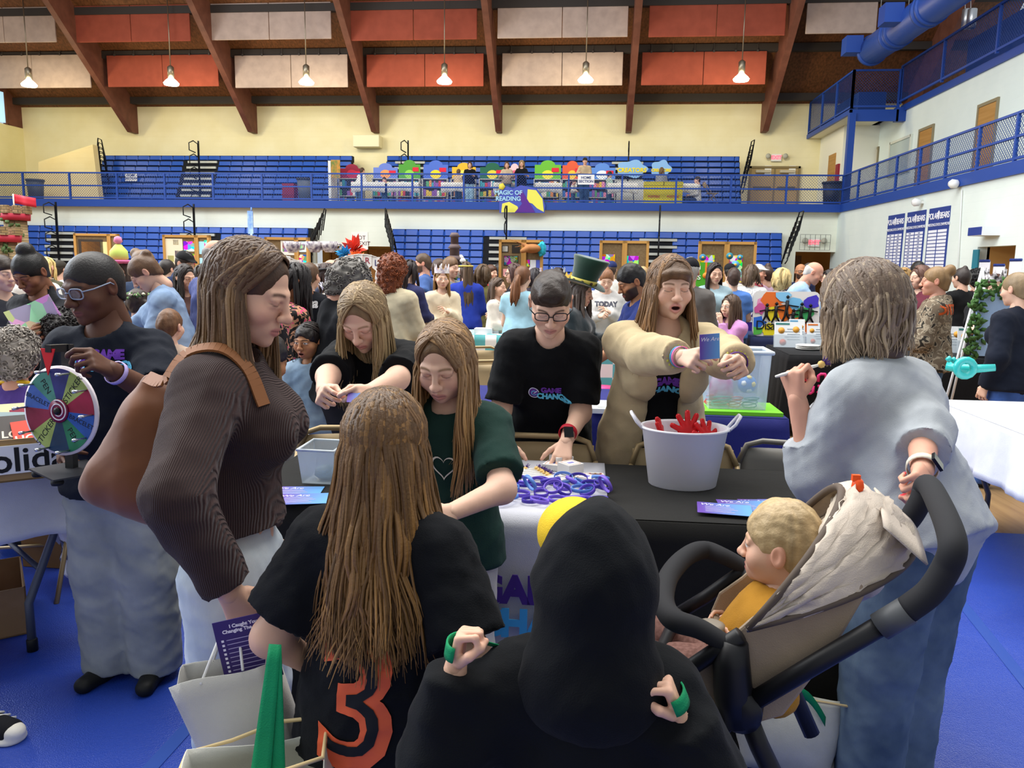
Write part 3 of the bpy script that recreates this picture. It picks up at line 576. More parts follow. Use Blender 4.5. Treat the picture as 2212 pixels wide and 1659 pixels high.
def headpaint(V, skin, lip, brow, eyes='down', iris='4a3020', beard=None, mouth=0, kid=False):
    x, y, z = np.abs(V[:, 0]), V[:, 1], V[:, 2]; C = np.tile(A(rgb(skin)), (len(V), 1)); front = y > .045
    def mix(c, m): C[:] = C * (1 - m[:, None]) + A(rgb(c) if isinstance(c, str) else c) * m[:, None]
    sm = lambda d, e: np.clip(.5 - d / e, 0, 1); base = A(rgb(skin))
    mix(base * A((1.08, .78, .76)), .55 * sm(np.hypot(np.hypot(x - .045, z + .03), y - .06) - .022, .03)); mix(base * A((1.05, .8, .78)), .5 * sm(np.hypot(np.hypot(x, z + .03), y - .108) - .012, .015)); mix(base * A((1.05, .75, .72)), .5 * sm(.072 - x, .01) * (y < .02) * (np.abs(z) < .04))
    if beard:
        bm = sm(.012 - z - .062 + .02 - .35 * np.clip(x - .03, 0, 1) * 0 - (z < -.2), .012) * 0 + np.clip((-.04 - z + .55 * np.clip(x - .035, 0, .04)) / .012, 0, 1) * (z > -.125) * (y > .0 + .0 * x)
        mix(beard, .9 * np.clip(bm, 0, 1))
    zl = -.0665; ml = np.sqrt((x / .0245) ** 2 + ((z - zl + .0015) / (.0115 if not mouth else .019)) ** 2) - 1; mix(lip, .7 * sm(ml, .3) * (y > .075))
    if mouth: mix('3a1214', sm(np.sqrt((x / .0165) ** 2 + ((z + .068) / .0068) ** 2) - 1, .3) * (y > .06))
    else: mix(A(rgb(lip)) * .35, .8 * sm(np.abs(z + .0662) - .0012, .0022) * sm(x - .022, .004) * (y > .08))
    bz = .0235 - 9. * (x - .03) ** 2; mix(brow, .85 * sm(np.abs(z - bz) - .0035, .004) * sm(np.abs(x - .031) - .018, .006) * front)
    ex, ez = (x - .032) / .0150, (z - .0022)
    if eyes == 'open':
        mix('e9e4df', sm(np.sqrt(ex ** 2 + (ez / .0062) ** 2) - 1, .25) * front); mix(iris, sm(np.hypot(x - .0315, ez) - .0056, .0018) * front * sm(np.abs(ez) - .0058, .001)); mix('0c0a0a', sm(np.hypot(x - .0315, ez) - .0026, .0012) * front)
        mix('1c1512', .9 * sm(np.abs(np.sqrt(ex ** 2 + (ez / .0066) ** 2) - 1.05) - .08, .15) * (ez > .001) * front)
    else:
        zc = -.0025 - .0035 * (1 - ex ** 2) + (.002 if eyes == 'down' else 0); mix('241813', .9 * sm(np.abs(z - zc) - .0013, .002) * sm(np.abs(ex) - 1, .2) * front)
        mix(base * A((.86, .72, .7)), .5 * sm(np.sqrt(ex ** 2 + ((z - .004) / .009) ** 2) - 1, .4) * front)
    return C
# ---------------------------------------------------------------- hands (right hand: x to the fingers, y to the thumb, z back of the hand)
HANDP = {'relax': ((22, 30, 18), (28, 34, 20), (32, 36, 22), (36, 38, 24)), 'grip': ((70, 85, 50), (75, 88, 50), (78, 88, 50), (80, 86, 50)), 'flat': ((6, 6, 4), (4, 5, 3), (5, 6, 4), (8, 8, 5)),
         'pinch': ((48, 52, 28), (62, 66, 40), (70, 74, 45), (76, 78, 48)), 'press': ((16, 34, 20), (14, 32, 20), (15, 33, 20), (20, 34, 20)), 'point': ((8, 8, 5), (74, 85, 45), (78, 85, 45), (80, 84, 45))}
THB = {'relax': ((.022, .028, -.008), (.052, .05, -.018), (.078, .056, -.03), (.098, .053, -.042)), 'grip': ((.022, .028, -.012), (.052, .047, -.034), (.072, .03, -.056), (.082, .008, -.062)), 'flat': ((.022, .03, -.004), (.05, .058, -.008), (.074, .075, -.012), (.094, .086, -.014)),
       'pinch': ((.022, .028, -.012), (.056, .046, -.032), (.083, .042, -.052), (.104, .034, -.064)), 'press': ((.022, .03, -.004), (.045, .058, -.012), (.066, .077, -.022), (.085, .088, -.032)), 'point': ((.022, .028, -.012), (.052, .047, -.034), (.072, .03, -.056), (.082, .008, -.062))}
HG = {}
def handgeo(pose, h):
    if (pose, h) in HG: return HG[(pose, h)]
    S = SDF(); S.cone((-.055, 0, 0), (0, 0, 0), .027, .026, k=.012, flat=((0, 0, 1), .82)); tips = []
    for i, (y0, y1) in enumerate(((.014, .033), (.005, .0115), (-.005, -.0105), (-.014, -.031))):
        S.cone((.004, y0, 0), (.084 - .004 * abs(i - 1), y1, .0), .0145, .0115, k=.014)
        p = A((.086 - .004 * abs(i - 1), y1, 0)); a = 0; sp = (y1 * 1.2) * (1 if pose in ('flat', 'relax', 'press') else .3)
        for j, (L, g) in enumerate(zip(((.043, .026, .02), (.047, .029, .021), (.043, .027, .02), (.034, .021, .018))[i], HANDP[pose][i])):
            a += math.radians(g); q = p + A((math.cos(a) * L, sp * L * 6, -math.sin(a) * L)); S.cone(p, q, .0098 - .001 * j - .0008 * (i == 3), .0088 - .001 * j - .0008 * (i == 3), k=.0035); p = q
        tips.append(p)
    T = THB[pose]
    for j in range(3): S.cone(T[j], T[j + 1], (.0145, .0115, .0098)[j], (.0118, .01, .0082)[j], k=.006)
    tips.append(A(T[3])); V, F = S.mesh(h, 1); HG[(pose, h)] = (V, F, A(tips)); return HG[(pose, h)]
# ---------------------------------------------------------------- pose
ARMS = {'down': (.04, .07, -.5), 'fwd': (.30, -.06, -.30), 'chest': (.24, -.12, -.16), 'table': (.40, .0, -.36), 'hold': (.33, -.08, -.2), 'hip': (-.02, .14, -.36), 'face': (.2, -.14, .06), 'reach': (.46, -.02, -.18), 'fold': (.2, -.24, -.22), 'back': (-.12, .06, -.46), 'rail': (.34, .06, -.22)}
def pose(x, y, H, face=0., lean=0., nod=0., turn=0., tilt=0., arms=('down', 'down'), z0=0., seat=0, b=1., twist=0., hs=None, hands=('relax', 'relax'), spread=.0, lside=0., step=0., neckf=.0):
    s = H / 1.7; fa = math.radians(face); F0 = A((math.sin(fa), -math.cos(fa), 0)); R0 = A((-math.cos(fa), -math.sin(fa), 0)); Z = A((0, 0, 1)); le = math.radians(lean); ls = math.radians(lside)
    hh = hs or (.62 + .38 * min(s, 1.06)) * 1.0; J = dict(s=s, b=b, F0=F0, face=face, H=H, hs=hh)
    tw = math.radians(twist); Ft0 = F0 * math.cos(tw) + R0 * math.sin(tw); Rt = -F0 * math.sin(tw) + R0 * math.cos(tw)
    U = Z * math.cos(le) + Ft0 * math.sin(le); U = unit(U * math.cos(ls) + Rt * math.sin(ls)); Ft = unit(np.cross(U, Rt)); Rt = unit(np.cross(Ft, U)); J.update(U=U, Ft=Ft, R=Rt)
    zh = z0 + (.515 * H if not seat else .27 * H + .0)
    hip = A((x, y, zh)) - F0 * (.10 * s * math.sin(le)); J['hipC'] = hip; tl = H - .515 * H - .225 * hh - .055 * s; J['tl'] = tl
    neck = hip + U * tl; J['neck'] = neck
    ff = math.radians(face + turn); Fh = A((math.sin(ff), -math.cos(ff), 0)); Rh = A((-math.cos(ff), -math.sin(ff), 0)); n = math.radians(nod)
    Uh = Z * math.cos(n) + Fh * math.sin(n); Fh2 = Fh * math.cos(n) - Z * math.sin(n); ti = math.radians(tilt); Uh2 = Uh * math.cos(ti) + Rh * math.sin(ti); Rh2 = Rh * math.cos(ti) - Uh * math.sin(ti)
    base = neck + unit(U * .7 + Z * .3) * .055 * s + Ft * neckf; hc = base + Uh2 * .112 * hh + Fh2 * .015 * hh; J.update(hM=np.stack([Rh2, Fh2, Uh2], 1), head=hc)
    sw = .158 * s * (.45 + .55 * b); J['sh'] = [neck - U * .072 * s + Rt * sw * i for i in (-1, 1)]; J['el'], J['wr'], J['hx'], J['hz'], J['hp'] = [], [], [], [], list(hands)
    lu, lf = .168 * H, .15 * H
    for i, sp in enumerate(arms):
        out = Rt * (-1, 1)[i]; S0 = J['sh'][i]; pole = None
        if isinstance(sp, tuple) and sp[0] == 'at': T = A(sp[1]); pole = sp[2] if len(sp) > 2 else None
        else: o = A(ARMS[sp] if isinstance(sp, str) else sp) * s; T = S0 + Ft0 * o[0] + out * o[1] + Z * o[2]
        d = T - S0; L = np.linalg.norm(d); L2 = min(L, (lu + lf) * .995); T = S0 + d / L * L2; dn = d / L
        pv = A(pole) if pole is not None else -Z * .8 - Ft0 * .45 + out * .5; pv = pv - dn * (pv @ dn); pv = unit(pv) if np.linalg.norm(pv) > 1e-3 else out
        ca = (lu * lu + L2 * L2 - lf * lf) / (2 * lu * L2); ca = max(-1, min(1, ca)); E = S0 + dn * lu * ca + pv * lu * math.sqrt(1 - ca * ca); J['el'].append(E); J['wr'].append(T)
        hx = unit(T - E); hz = out * .9 + Z * .5 * (abs(hx[2]) < .7) ; hz = unit(hz - hx * (hz @ hx)); J['hx'].append(hx); J['hz'].append(hz)
    J['hip'] = [hip + R0 * i * .088 * s * b - Z * .03 * s for i in (-1, 1)]; J['kn'], J['an'], J['toe'] = [], [], []
    for i, sg in enumerate((-1, 1)):
        st = step * (1, -1)[i]
        if seat: k = J['hip'][i] + F0 * .25 * H + R0 * sg * .03; an = k - Z * (k[2] - z0 - .05 * s) + F0 * .02
        else: an = A((x, y, z0 + .06 * s)) + R0 * sg * (.095 * s + spread) + F0 * st; k = (J['hip'][i] + an) / 2 + F0 * .015 * s + Z * .01
        J['kn'].append(k); J['an'].append(an); J['toe'].append(F0 + R0 * sg * .2)
    return J
def limb(S, J, e=0, arms=2., legs=True, k=.03, slv=None, ks=1., lo=0):
    s, b = J['s'], J['b']; ab = .7 + .3 * b
    if arms:
        for i in (0, 1):
            sh, el, wr = J['sh'][i], J['el'][i], J['wr'][i]
            if arms <= 1: p = sh + (el - sh) * arms; S.cone(sh, p, .056 * s * ab + e, .05 * s * ab + e * 1.5, k=k, cut=1)
            else:
                t = arms - 1; S.cone(sh, el, .054 * s * ab + e, .044 * s * ab + e, k=k); p = el + (wr - el) * t; S.cone(el, p, .046 * s * ab + e, (.046 + (.029 - .046) * t) * s * ab + e, k=k, cut=1 if (e or t < 1) else 0)
    if legs:
        for i in (0, 1): S.cone(J['hip'][i], J['kn'][i], .088 * s * b + e, .06 * s * ab + e, k=k, flat=None); S.cone(J['kn'][i], J['an'][i] + A((0, 0, lo)), .06 * s * ab + e, .04 * s + e * 1.6, k=k, cut=1 if e else 0)
def torso(S, J, e=0, bust=0., belly=0., hem=None, k=.04, neckcut=True):
    s, b, U, Ft, R, hip, tl = J['s'], J['b'], J['U'], J['Ft'], J['R'], J['hipC'], J['tl']
    w = lambda t: hip + U * tl * t
    lo = hem is not None and hem < .06; S.cone(w(-hem if lo else .02), w(.38), .152 * s * b + e * (1.25 if lo else 1), .134 * s * b + e, k=k, flat=(Ft, .76), cut=2 if lo else 0); S.cone(w(.38), w(.70), .136 * s * b + e, .152 * s * (.3 + .7 * b) + e, k=k, flat=(Ft, .74))
    for i in (0, 1): a = J['sh'][i]; S.cone(J['neck'] - U * .075 * s, a, .06 * s + e, .05 * s + e * .9, k=k); S.cone(J['neck'] - U * .01 * s, a * .7 + J['neck'] * .3 - U * .01 * s, .05 * s + e * .6, .038 * s + e * .8, k=k)
    if bust:
        for i in (-1, 1): S.ell(w(.66) + Ft * (.095 * s * b + .2 * e) + R * i * .075 * s * b, A((.078, .07, .078)) * s * bust + e, k=.05)
    if belly: S.ell(w(.28) + Ft * .05 * s * b, A((.15, .13, .15)) * s * belly * b + e, k=.06)
    if hem is not None and hem > .06:
        for i in (0, 1): h0 = J['hip'][i]; S.cone(h0 + U * .04 * s, h0 - A((0, 0, 1)) * max(tl * hem - .03 * s, .01), .096 * s * b + e * 1.25, .098 * s * b + e * 1.45, k=k, cut=1)
    if hem is not None and not lo: S.cone(w(.25), w(-hem), .148 * s * b + e * 1.1, .168 * s * b + e * 1.35, k=k, flat=(Ft, .82), cut=1)
QL = {'hi': (.010, .0105, .0030, .0042, .0065), 'mid': (.016, .016, .0050, .0062, .010), 'lo': (.024, .022, .0075, .0085, .015)}
def head_world(J, V): return J['head'] + (V * J['hs']) @ J['hM'].T
def wlocal(J, P): return ((A(P) - J['head']) @ J['hM']) / J['hs']
SKN = {'p': ('dcae94', 'b9696a'), 'l': ('e2b79e', 'c07472'), 'm': ('c39372', 'a0605a'), 'b': ('8a5a40', '8a4a44'), 'd': ('5d3a29', '7a463e'), 'r': ('d79f86', 'b0605c'), 't': ('a9744f', '9a5650')}
def person(label, J, q='mid', skin='p', sex='f', age='a', eyes='down', mouth=0, hair=None, hcol='4a3424', top=None, bottom=('2c3a52', 0), shoe='26262a', bust=0., belly=0., extras=None, beard=None, seed=0, group=None, nails=None, brow=None, nosew=1., iris='4a3020', glasses=None, loc=None, lash=None):
    hb, hg, hh, hn, hr = QL[q]; s = J['s']; x, y = J['hipC'][0], J['hipC'][1]; sk, lp = SKN[skin]; base = loc or (float(x), float(y), float(min(J['an'][0][2], J['an'][1][2]) - .06 * s))
    root = thing('person', base, label, 'person', group); br = brow or hcol
    S = SDF(); torso(S, J, 0, bust * .9, belly); limb(S, J); S.cone(J['neck'] - J['U'] * .02, J['head'] - J['hM'][:, 2] * .07 * J['hs'] - J['hM'][:, 1] * .02 * J['hs'], .056 * s * (1.06 if sex == 'm' else .95), .05 * J['hs'] * (1.1 if sex == 'm' else .95), k=.025)
    J['S'] = S; V, F = S.mesh(hb, 1); sc = A(rgb(sk)); parts = [(V, F, np.tile(sc, (len(V), 1)))]
    hv, hf = headgeo(hh, sex, age, mouth, nosew); parts.append((head_world(J, hv), hf, headpaint(hv, sk, lp, br, eyes, iris, beard, mouth)))
    hsz = s ** .9 * .97
    for i in (0, 1):
        v, f, tips = handgeo(J['hp'][i], hn); c = np.tile(sc, (len(v), 1)); dt = np.min(np.linalg.norm(v[:, None] - tips[None], axis=2), 1); c *= (1 - .12 * np.clip(1 - dt / .02, 0, 1))[:, None] ** A((0, 1, 1))
        if nails: c[(np.min(np.linalg.norm(v[:, None] - (tips + A((-.002, 0, .007)))[None], axis=2), 1) < .009)] = rgb(nails)
        hx, hz = J['hx'][i], J['hz'][i]; hy = np.cross(hz, hx)
        if i == 0: v = v * A((1, -1, 1)); f = f[:, ::-1]
        if i == 0: hy = hy
        parts.append((J['wr'][i] + (v * hsz) @ np.stack([hx, hy, hz], 0), f, c))
    V, F, C = joinm(parts); mk('body', V, F, mat('c39372', .55, 'skin', spec=.35), root, C)
    if top: garment(root, J, hg, seed, bust, belly, **top)
    if bottom and bottom[0]:
        S2 = SDF(); e = .016 * s + bottom[1]; sv = bottom[2] if len(bottom) > 2 else 'pants'
        w = lambda t: J['hipC'] + J['U'] * J['tl'] * t
        S2.cone(J['hipC'] - A((0, 0, .03 * s)), w(.28), .152 * s * J['b'] + e * .5, .132 * s * J['b'], k=.03, flat=(J['F0'], .76), cut=1)
        if sv == 'skirt': S2.cone(w(.15), J['hipC'] * A((1, 1, .5)), .15 * s, .27 * s, k=.03, flat=(J['F0'], .8), cut=1)
        else:
            for i in (0, 1):
                kn, an = J['kn'][i], J['an'][i]; S2.cone(J['hip'][i], kn, .092 * s * J['b'] + e * .6, .062 * s * J['b'] + e, k=.03)
                if sv == 'shorts': continue
                S2.cone(kn, an - A((0, 0, .025 * s)), .06 * s * J['b'] + e, .046 * s + e * 1.15, k=.025, cut=1)
        v, f = S2.mesh(hg, 1); v = folds(v, f, .006 * s if q != 'lo' else .004, seed + 5, 24); m = bottom[3] if len(bottom) > 3 else mat(bottom[0], .8, 'denim', c2=lighter(bottom[0]))
        mk('skirt' if sv == 'skirt' else 'trousers', v, f, m, root)
    if shoe:
        for i in (0, 1):
            a = A(J['an'][i]); d = unit(J['toe'][i]); g = a[2] - .06 * s; S3 = SDF(); S3.cone(a - d * .05 * s - A((0, 0, .025 * s)), a + d * .14 * s - A((0, 0, .03 * s)), .042 * s, .036 * s, k=.02, flat=((0, 0, 1), .9)); S3.cone(a, a + d * .05 * s - A((0, 0, .02 * s)), .045 * s, .038 * s, k=.03); S3.plane((0, 0, g), (0, 0, -1))
            v, f = S3.mesh(hg * .7, 1); mk('shoe', v, f, mat(shoe, .6), root)
    if hair: hairdo(root, J, hair, hcol, hr, seed, q)
    if glasses: spectacles(root, J, glasses)
    if extras: extras(root, J)
    return root
def lighter(h, f=1.35): return ''.join('%02x' % min(255, int(int(h[i:i + 2], 16) * f + 10)) for i in (0, 2, 4))
def garment(root, J, hg, seed, bust, belly, c='202020', slv=.62, e=.014, hem=.12, m=None, hood=None, name='shirt', fold=.008, collar=None, opn=None, neck=.0, skirt=0, fs=26.):
    s = J['s']; S = SDF(); torso(S, J, e, bust, belly, hem); limb(S, J, e, slv, False, k=.03)
    if skirt: S.cone(J['hipC'] + J['U'] * J['tl'] * .2, J['hipC'] * A((1, 1, 1 - skirt)), .15 * s + e, .27 * s, k=.04, cut=1)
    nb = J['neck'] + J['U'] * .015 * s; S.cone(nb + J['Ft'] * .03 * s, nb + J['U'] * .14 * s + J['Ft'] * .05 * s, (.062 + neck) * s, .1 * s, k=.012, op=-1)
    if opn: # front opening showing what is worn beneath
        w = J['hipC']; p0, p1 = J['neck'] + J['Ft'] * .14 * s, w - J['U'] * .2 * s + J['Ft'] * .17 * s; S.cone(p0, p1, opn * s * .7, opn * s, k=.02, op=-1)
    if hood == 'down':
        p = J['neck'] - J['Ft'] * .045 * s; r = J['R']
        for sg in (-1, 1): S.cone(p + J['U'] * .01 * s - J['Ft'] * .03 * s, p + r * sg * .075 * s + J['Ft'] * .06 * s + J['U'] * .01 * s, .045 * s, .026 * s, k=.03)
        S.ell(p - J['Ft'] * .045 * s - J['U'] * .05 * s, A((.085, .045, .075)) * s, R=np.stack([J['R'], J['Ft'], J['U']], 1), k=.03)
    if collar: S.cone(nb - J['Ft'] * .01 * s, nb + J['U'] * .05 * s - J['Ft'] * .01 * s, .068 * s, .064 * s, k=.01, cut=1); S.cone(nb + J['Ft'] * .01 * s, nb + J['U'] * .09 * s + J['Ft'] * .01 * s, .056 * s, .056 * s, k=.005, op=-1)
    v, f = S.mesh(hg, 1); v = folds(v, f, fold * s, seed, fs / max(s, .6)); o = mk(name, v, f, m or mat(c, .85, 'cloth'), root); J['top'] = o; return o
def ribbon(paths, out, rw, rt, n=6):
    N, Sg, _ = paths.shape; t = np.gradient(paths, axis=1); t /= np.maximum(np.linalg.norm(t, axis=2, keepdims=True), 1e-9); sd = np.cross(t, out); sd /= np.maximum(np.linalg.norm(sd, axis=2, keepdims=True), 1e-9); o2 = np.cross(sd, t)
    a = 2 * np.pi * np.arange(n) / n; V = paths[:, :, None] + sd[:, :, None] * (np.cos(a)[None, None, :, None] * rw[..., None, None]) + o2[:, :, None] * (np.sin(a)[None, None, :, None] * rt[..., None, None])
    i = np.arange(N)[:, None, None] * Sg * n; j = np.arange(Sg - 1)[None, :, None] * n; k = np.arange(n)[None, None, :]; k2 = (k + 1) % n
    Q = np.stack([i + j + k, i + j + k2, i + j + n + k2, i + j + n + k], -1).reshape(-1, 4); return V.reshape(-1, 3), Q
CRC, CRR = A((0, -.012, .03)), A((.079, .099, .088))
def caphair(S, t=.0, low=-.07, front=.105, side=.0, back=-.09):
    S.ell(CRC, CRR + t, k=.01); S.cone((0, -.05, .0), (0, -.052, back + .03), .062 + t, .05 + t, k=.03); S.ell((0, .125, -.03), (.084 + side, .075 + .03 * 0, .03 + front), k=.012, op=-1)
    S.plane((0, .03, .0), (0, .62, -1 if low > -.2 else -.05)) if low > -.2 else None
def locks(J, n, length, seed, spread=.0, part=0., push=.012, w=.006, azr=(0, 132), flare=.0, thick=.5, wave=.006, lift=1.04, seg=(7, 12), clump=9):
    r = np.random.default_rng(seed); nc = max(8, n // clump); ci = np.arange(n) % nc; azc = np.radians(r.uniform(-azr[1], azr[1], nc)); az = azc[ci] + r.normal(0, .05, n)
    S1, S2 = seg; y0 = np.clip(r.uniform(-.06, .05, nc)[ci] + r.normal(0, .006, n), -.07, .06); st = np.stack([part + r.normal(0, .003, n), y0, np.zeros(n)], 1); d0 = st - CRC; d0[:, 2] = .09; d0 /= np.linalg.norm(d0, axis=1, keepdims=True)
    d1 = np.stack([np.sin(az), -np.cos(az), -.25 + r.normal(0, .08, nc)[ci]], 1); d1 /= np.linalg.norm(d1, axis=1, keepdims=True)
    t = np.linspace(0, 1, S1)[None, :, None] * np.ones((n, 1, 1)); d = d0[:, None] * (1 - t) + d1[:, None] * t; d /= np.linalg.norm(d, axis=2, keepdims=True)
    P1 = CRC + d * CRR * (lift + spread * t + (r.uniform(0, .05, nc)[ci] + r.uniform(0, .02, n))[:, None, None]); P1w = J['head'] + (P1.reshape(-1, 3) * J['hs']) @ J['hM'].T; P1w = P1w.reshape(n, S1, 3); dw = (d.reshape(-1, 3) @ J['hM'].T).reshape(n, S1, 3)
    end = P1w[:, -1]; ln = length * r.uniform(.84, 1.05, nc)[ci] * r.uniform(.92, 1.04, n); u = np.linspace(0, 1, S2 + 1)[1:]; o = dw[:, -1] * A((1, 1, 0)); o /= np.maximum(np.linalg.norm(o, axis=1, keepdims=True), 1e-6)
    cw = lambda sc: r.normal(0, 1, (nc, 1, 3))[ci] * sc
    P2 = end[:, None] - A((0, 0, 1)) * (ln[:, None] * u)[..., None] + o[:, None] * (flare * u ** 1.5)[None, :, None] + ((cw(.012) + r.normal(0, .005, (n, 1, 3))) * A((1, 1, 0))) * u[None, :, None] + wave * np.sin(u[None, :, None] * 9 + r.uniform(0, 6.3, (nc, 1, 1))[ci]) * cw(1.) * A((1, 1, .2)) * u[None, :, None]
    P = np.concatenate([P1w, P2], 1); O = np.concatenate([dw, np.repeat(o[:, None], S2, 1)], 1)
    if 'S' in J: Q = P[:, S1:].reshape(-1, 3); P[:, S1:] = J['S'].push(Q.copy(), push, 2).reshape(n, S2, 3) + O[:, S1:] * r.uniform(0, .02, n)[:, None, None] * thick
    T = S1 + S2; prof = np.interp(np.linspace(0, 1, T), [0, .25, .7, 1], [.6, 1, .85, .1]); rw = w * J['hs'] * r.uniform(.6, 1.25, n)[:, None] * prof[None]
    return P, O, rw, rw * .4, r, ci
def hairdo(root, J, style, col, hr, seed, q):
    kw = {}
    if isinstance(style, tuple): style, kw = style
    c0 = A(rgb(col)); parts = []; r = np.random.default_rng(seed + 3)
    def cap(S, bump=0, bs=60, h=None, streak=True):
        v, f = S.mesh((h or hr) / 1., 1)
        if bump: nn = normals(v, f); v = v + nn * (wob(v, seed, bs, 6, False) * bump + wob(v, seed + 9, bs * 2, 5, False) * bump * .5)[:, None]
        th = np.arctan2(v[:, 0], v[:, 1]); g = .82 + .3 * wob(np.stack([th * .3, v[:, 2] * .12, v[:, 1] * .5 + v[:, 0] * .5], 1), seed + 2, 60, 5, False) if streak else np.ones(len(v))
        parts.append((head_world(J, v), f, c0 * np.clip(g, .5, 1.4)[:, None]))
    def lk(n, length, **k):
        k = {**k, **kw}; hi = k.pop('hi', None); n = k.pop('n', n); length = k.pop('length', length)
        m = {'hi': 1., 'mid': .3, 'lo': .12}[q]; n2 = max(40, int(n * m)); k['w'] = k.get('w', .006) / (m ** .6); k['seg'] = (7, 12) if q == 'hi' else (4, 6)
        P, O, rw, rt, rr, ci = locks(J, n2, length, seed + 11, **k); v, f = ribbon(P, O, rw, rt, 5 if q == 'hi' else 4); T = P.shape[1]; g = rr.uniform(.86, 1.14, n2) * rr.uniform(.78, 1.22, ci.max() + 1)[ci]; cc = np.repeat(c0[None] * g[:, None], T, 0).reshape(n2, T, 3)
        if hi: wt = (np.linspace(0, 1, T)[None] ** 1.3 * rr.uniform(.25, 1, n2)[:, None] + (rr.random(n2) < .14)[:, None] * .5).clip(0, 1)[..., None]; cc = cc * (1 - wt) + A(rgb(hi)) * g[:, None, None] * wt
        parts.append((v, f, np.repeat(cc.reshape(-1, 3), len(v) // (n2 * T), 0)))
    S = SDF()
    if style == 'buzz': S.ell(CRC, CRR + A((-.0005, -.002, -.001)), k=.01); S.cone((0, -.05, .0), (0, -.05, -.05), .064, .056, k=.03); S.ell((0, .125, -.03), (.082, .075, .098), k=.004, op=-1); S.plane((0, .035, .002), (0, .7, -1)); cap(S, streak=False)
    elif style in ('short', 'shortside'):
        S.ell(CRC + A((0, .004, .006)), CRR + A((.002, .004, .012)), k=.01); S.cone((0, -.05, .0), (0, -.05, -.06), .066, .058, k=.03); S.ell((0, .128, -.035), (.082, .076, kw.get('front', .1)), k=.006, op=-1); S.plane((0, .035, .0), (0, .7, -1), .01); cap(S, .004, 90)
    elif style == 'fade':
        S.ell(CRC, CRR + A((-.001, -.002, 0)), k=.01); S.cone((0, -.05, .0), (0, -.05, -.05), .064, .056, k=.03); S.ell((0, .012, .075), (.066, .088, .055), k=.015); S.cone((-.03, .075, .085), (.03, .08, .085), .022, .02, k=.02); S.ell((0, .132, -.038), (.084, .07, .1), k=.006, op=-1); S.plane((0, .035, .004), (0, .7, -1)); cap(S, .003, 120)
    elif style == 'curly':
        t = kw.get('t', .022); S.ell(CRC, CRR + t, k=.01); S.cone((0, -.05, .0), (0, -.05, kw.get('low', -.06)), .07 + t, .055 + t, k=.03); S.ell((0, .135, -.04), (.082, .085, .104), k=.01, op=-1)
        if kw.get('low', -.06) > -.1: S.plane((0, .04, -.02), (0, .7, -1), .01)
        cap(S, kw.get('b', .013), kw.get('f', 95)); pv, pf, _ = parts[-1]; nv = normals(pv, pf); n = 420 if q == 'hi' else 260; ii = r.integers(0, len(pv), n); tt = np.linspace(0, 1, 9)[None, :, None]; N_ = nv[ii][:, None]; t1 = np.cross(N_, r.normal(0, 1, (n, 1, 3))); t1 /= np.linalg.norm(t1, axis=2, keepdims=True) + 1e-9; t2 = np.cross(N_, t1); a = tt * 9 + r.uniform(0, 6.3, (n, 1, 1)); Pc = pv[ii][:, None] + (N_ * (tt * .014 - .004) + (t1 * np.cos(a) + t2 * np.sin(a)) * .0095) * J['hs']; rw = np.full((n, 9), .0042 * J['hs']); v, f = ribbon(Pc, np.repeat(N_, 9, 1), rw, rw * .8, 4); parts.append((v, f, np.repeat(c0[None] * r.uniform(.6, 1.45, n)[:, None], 36, 0)))
    elif style in ('bob', 'bobwave'):
        S.ell(CRC, CRR + .005, k=.01); S.cone((0, -.025, .0), (0, -.035, -.10), .080, .068, k=.03); S.ell((0, .13, -.06), (.074, .10, .15), k=.012, op=-1); cap(S, .003, 60); kw = {a: b for a, b in kw.items() if a in ('hi', 'lift', 'length')}; lk(1500, .125, azr=(0, 122), lift=1.08, spread=.08, w=.0065, push=.006, flare=-.02)
    elif style == 'long': caphair(S, .0, -1); cap(S); lk(1000, .3)
    elif style == 'bangs':
        caphair(S, .006, -1, front=.07); S.ell((0, .07, .058), (.06, .03, .022), k=.01); cap(S, .003, 70); lk(1000, .3)
    elif style in ('pony', 'highpony', 'bun', 'topbun'):
        S.ell(CRC, CRR + .004, k=.01); S.cone((0, -.05, .0), (0, -.05, -.05), .064, .056, k=.03); S.ell((0, .128, -.035), (.083, .073, .1), k=.008, op=-1); S.plane((0, .04, -.01), (0, .62, -1), .01)
        z = {'pony': .0, 'highpony': .06, 'bun': .085, 'topbun': .115}[style]; yy = -.115 if z < .05 else -.1 if z < .1 else -.045
        if 'bun' in style: S.ell((0, yy, z), kw.get('r', .036), k=.008)
        else: S.ell((0, yy, z), .02, k=.012)
        cap(S, .002, 100)
        if 'pony' in style:
            n = 40 if q == 'hi' else 16; Ln = kw.get('length', .22); rr = r; u = np.linspace(0, 1, 9); b0 = A((0, yy - .008, z)); P = []
            for i in range(n): a = rr.normal(0, 1, 2) * .012; fl = rr.normal(0, .028, 3); P.append(head_world(J, b0 + A((a[0], 0, a[1])))[None] if 0 else [head_world(J, (b0 + A((a[0], 0, a[1])))[None])[0] + J['hs'] * (-(J['hM'][:, 1]) * .055 * math.sin(min(1, t * 2.2) * 1.57) + A((0, 0, -1)) * Ln * t ** 1.25 + fl * t) for t in u])
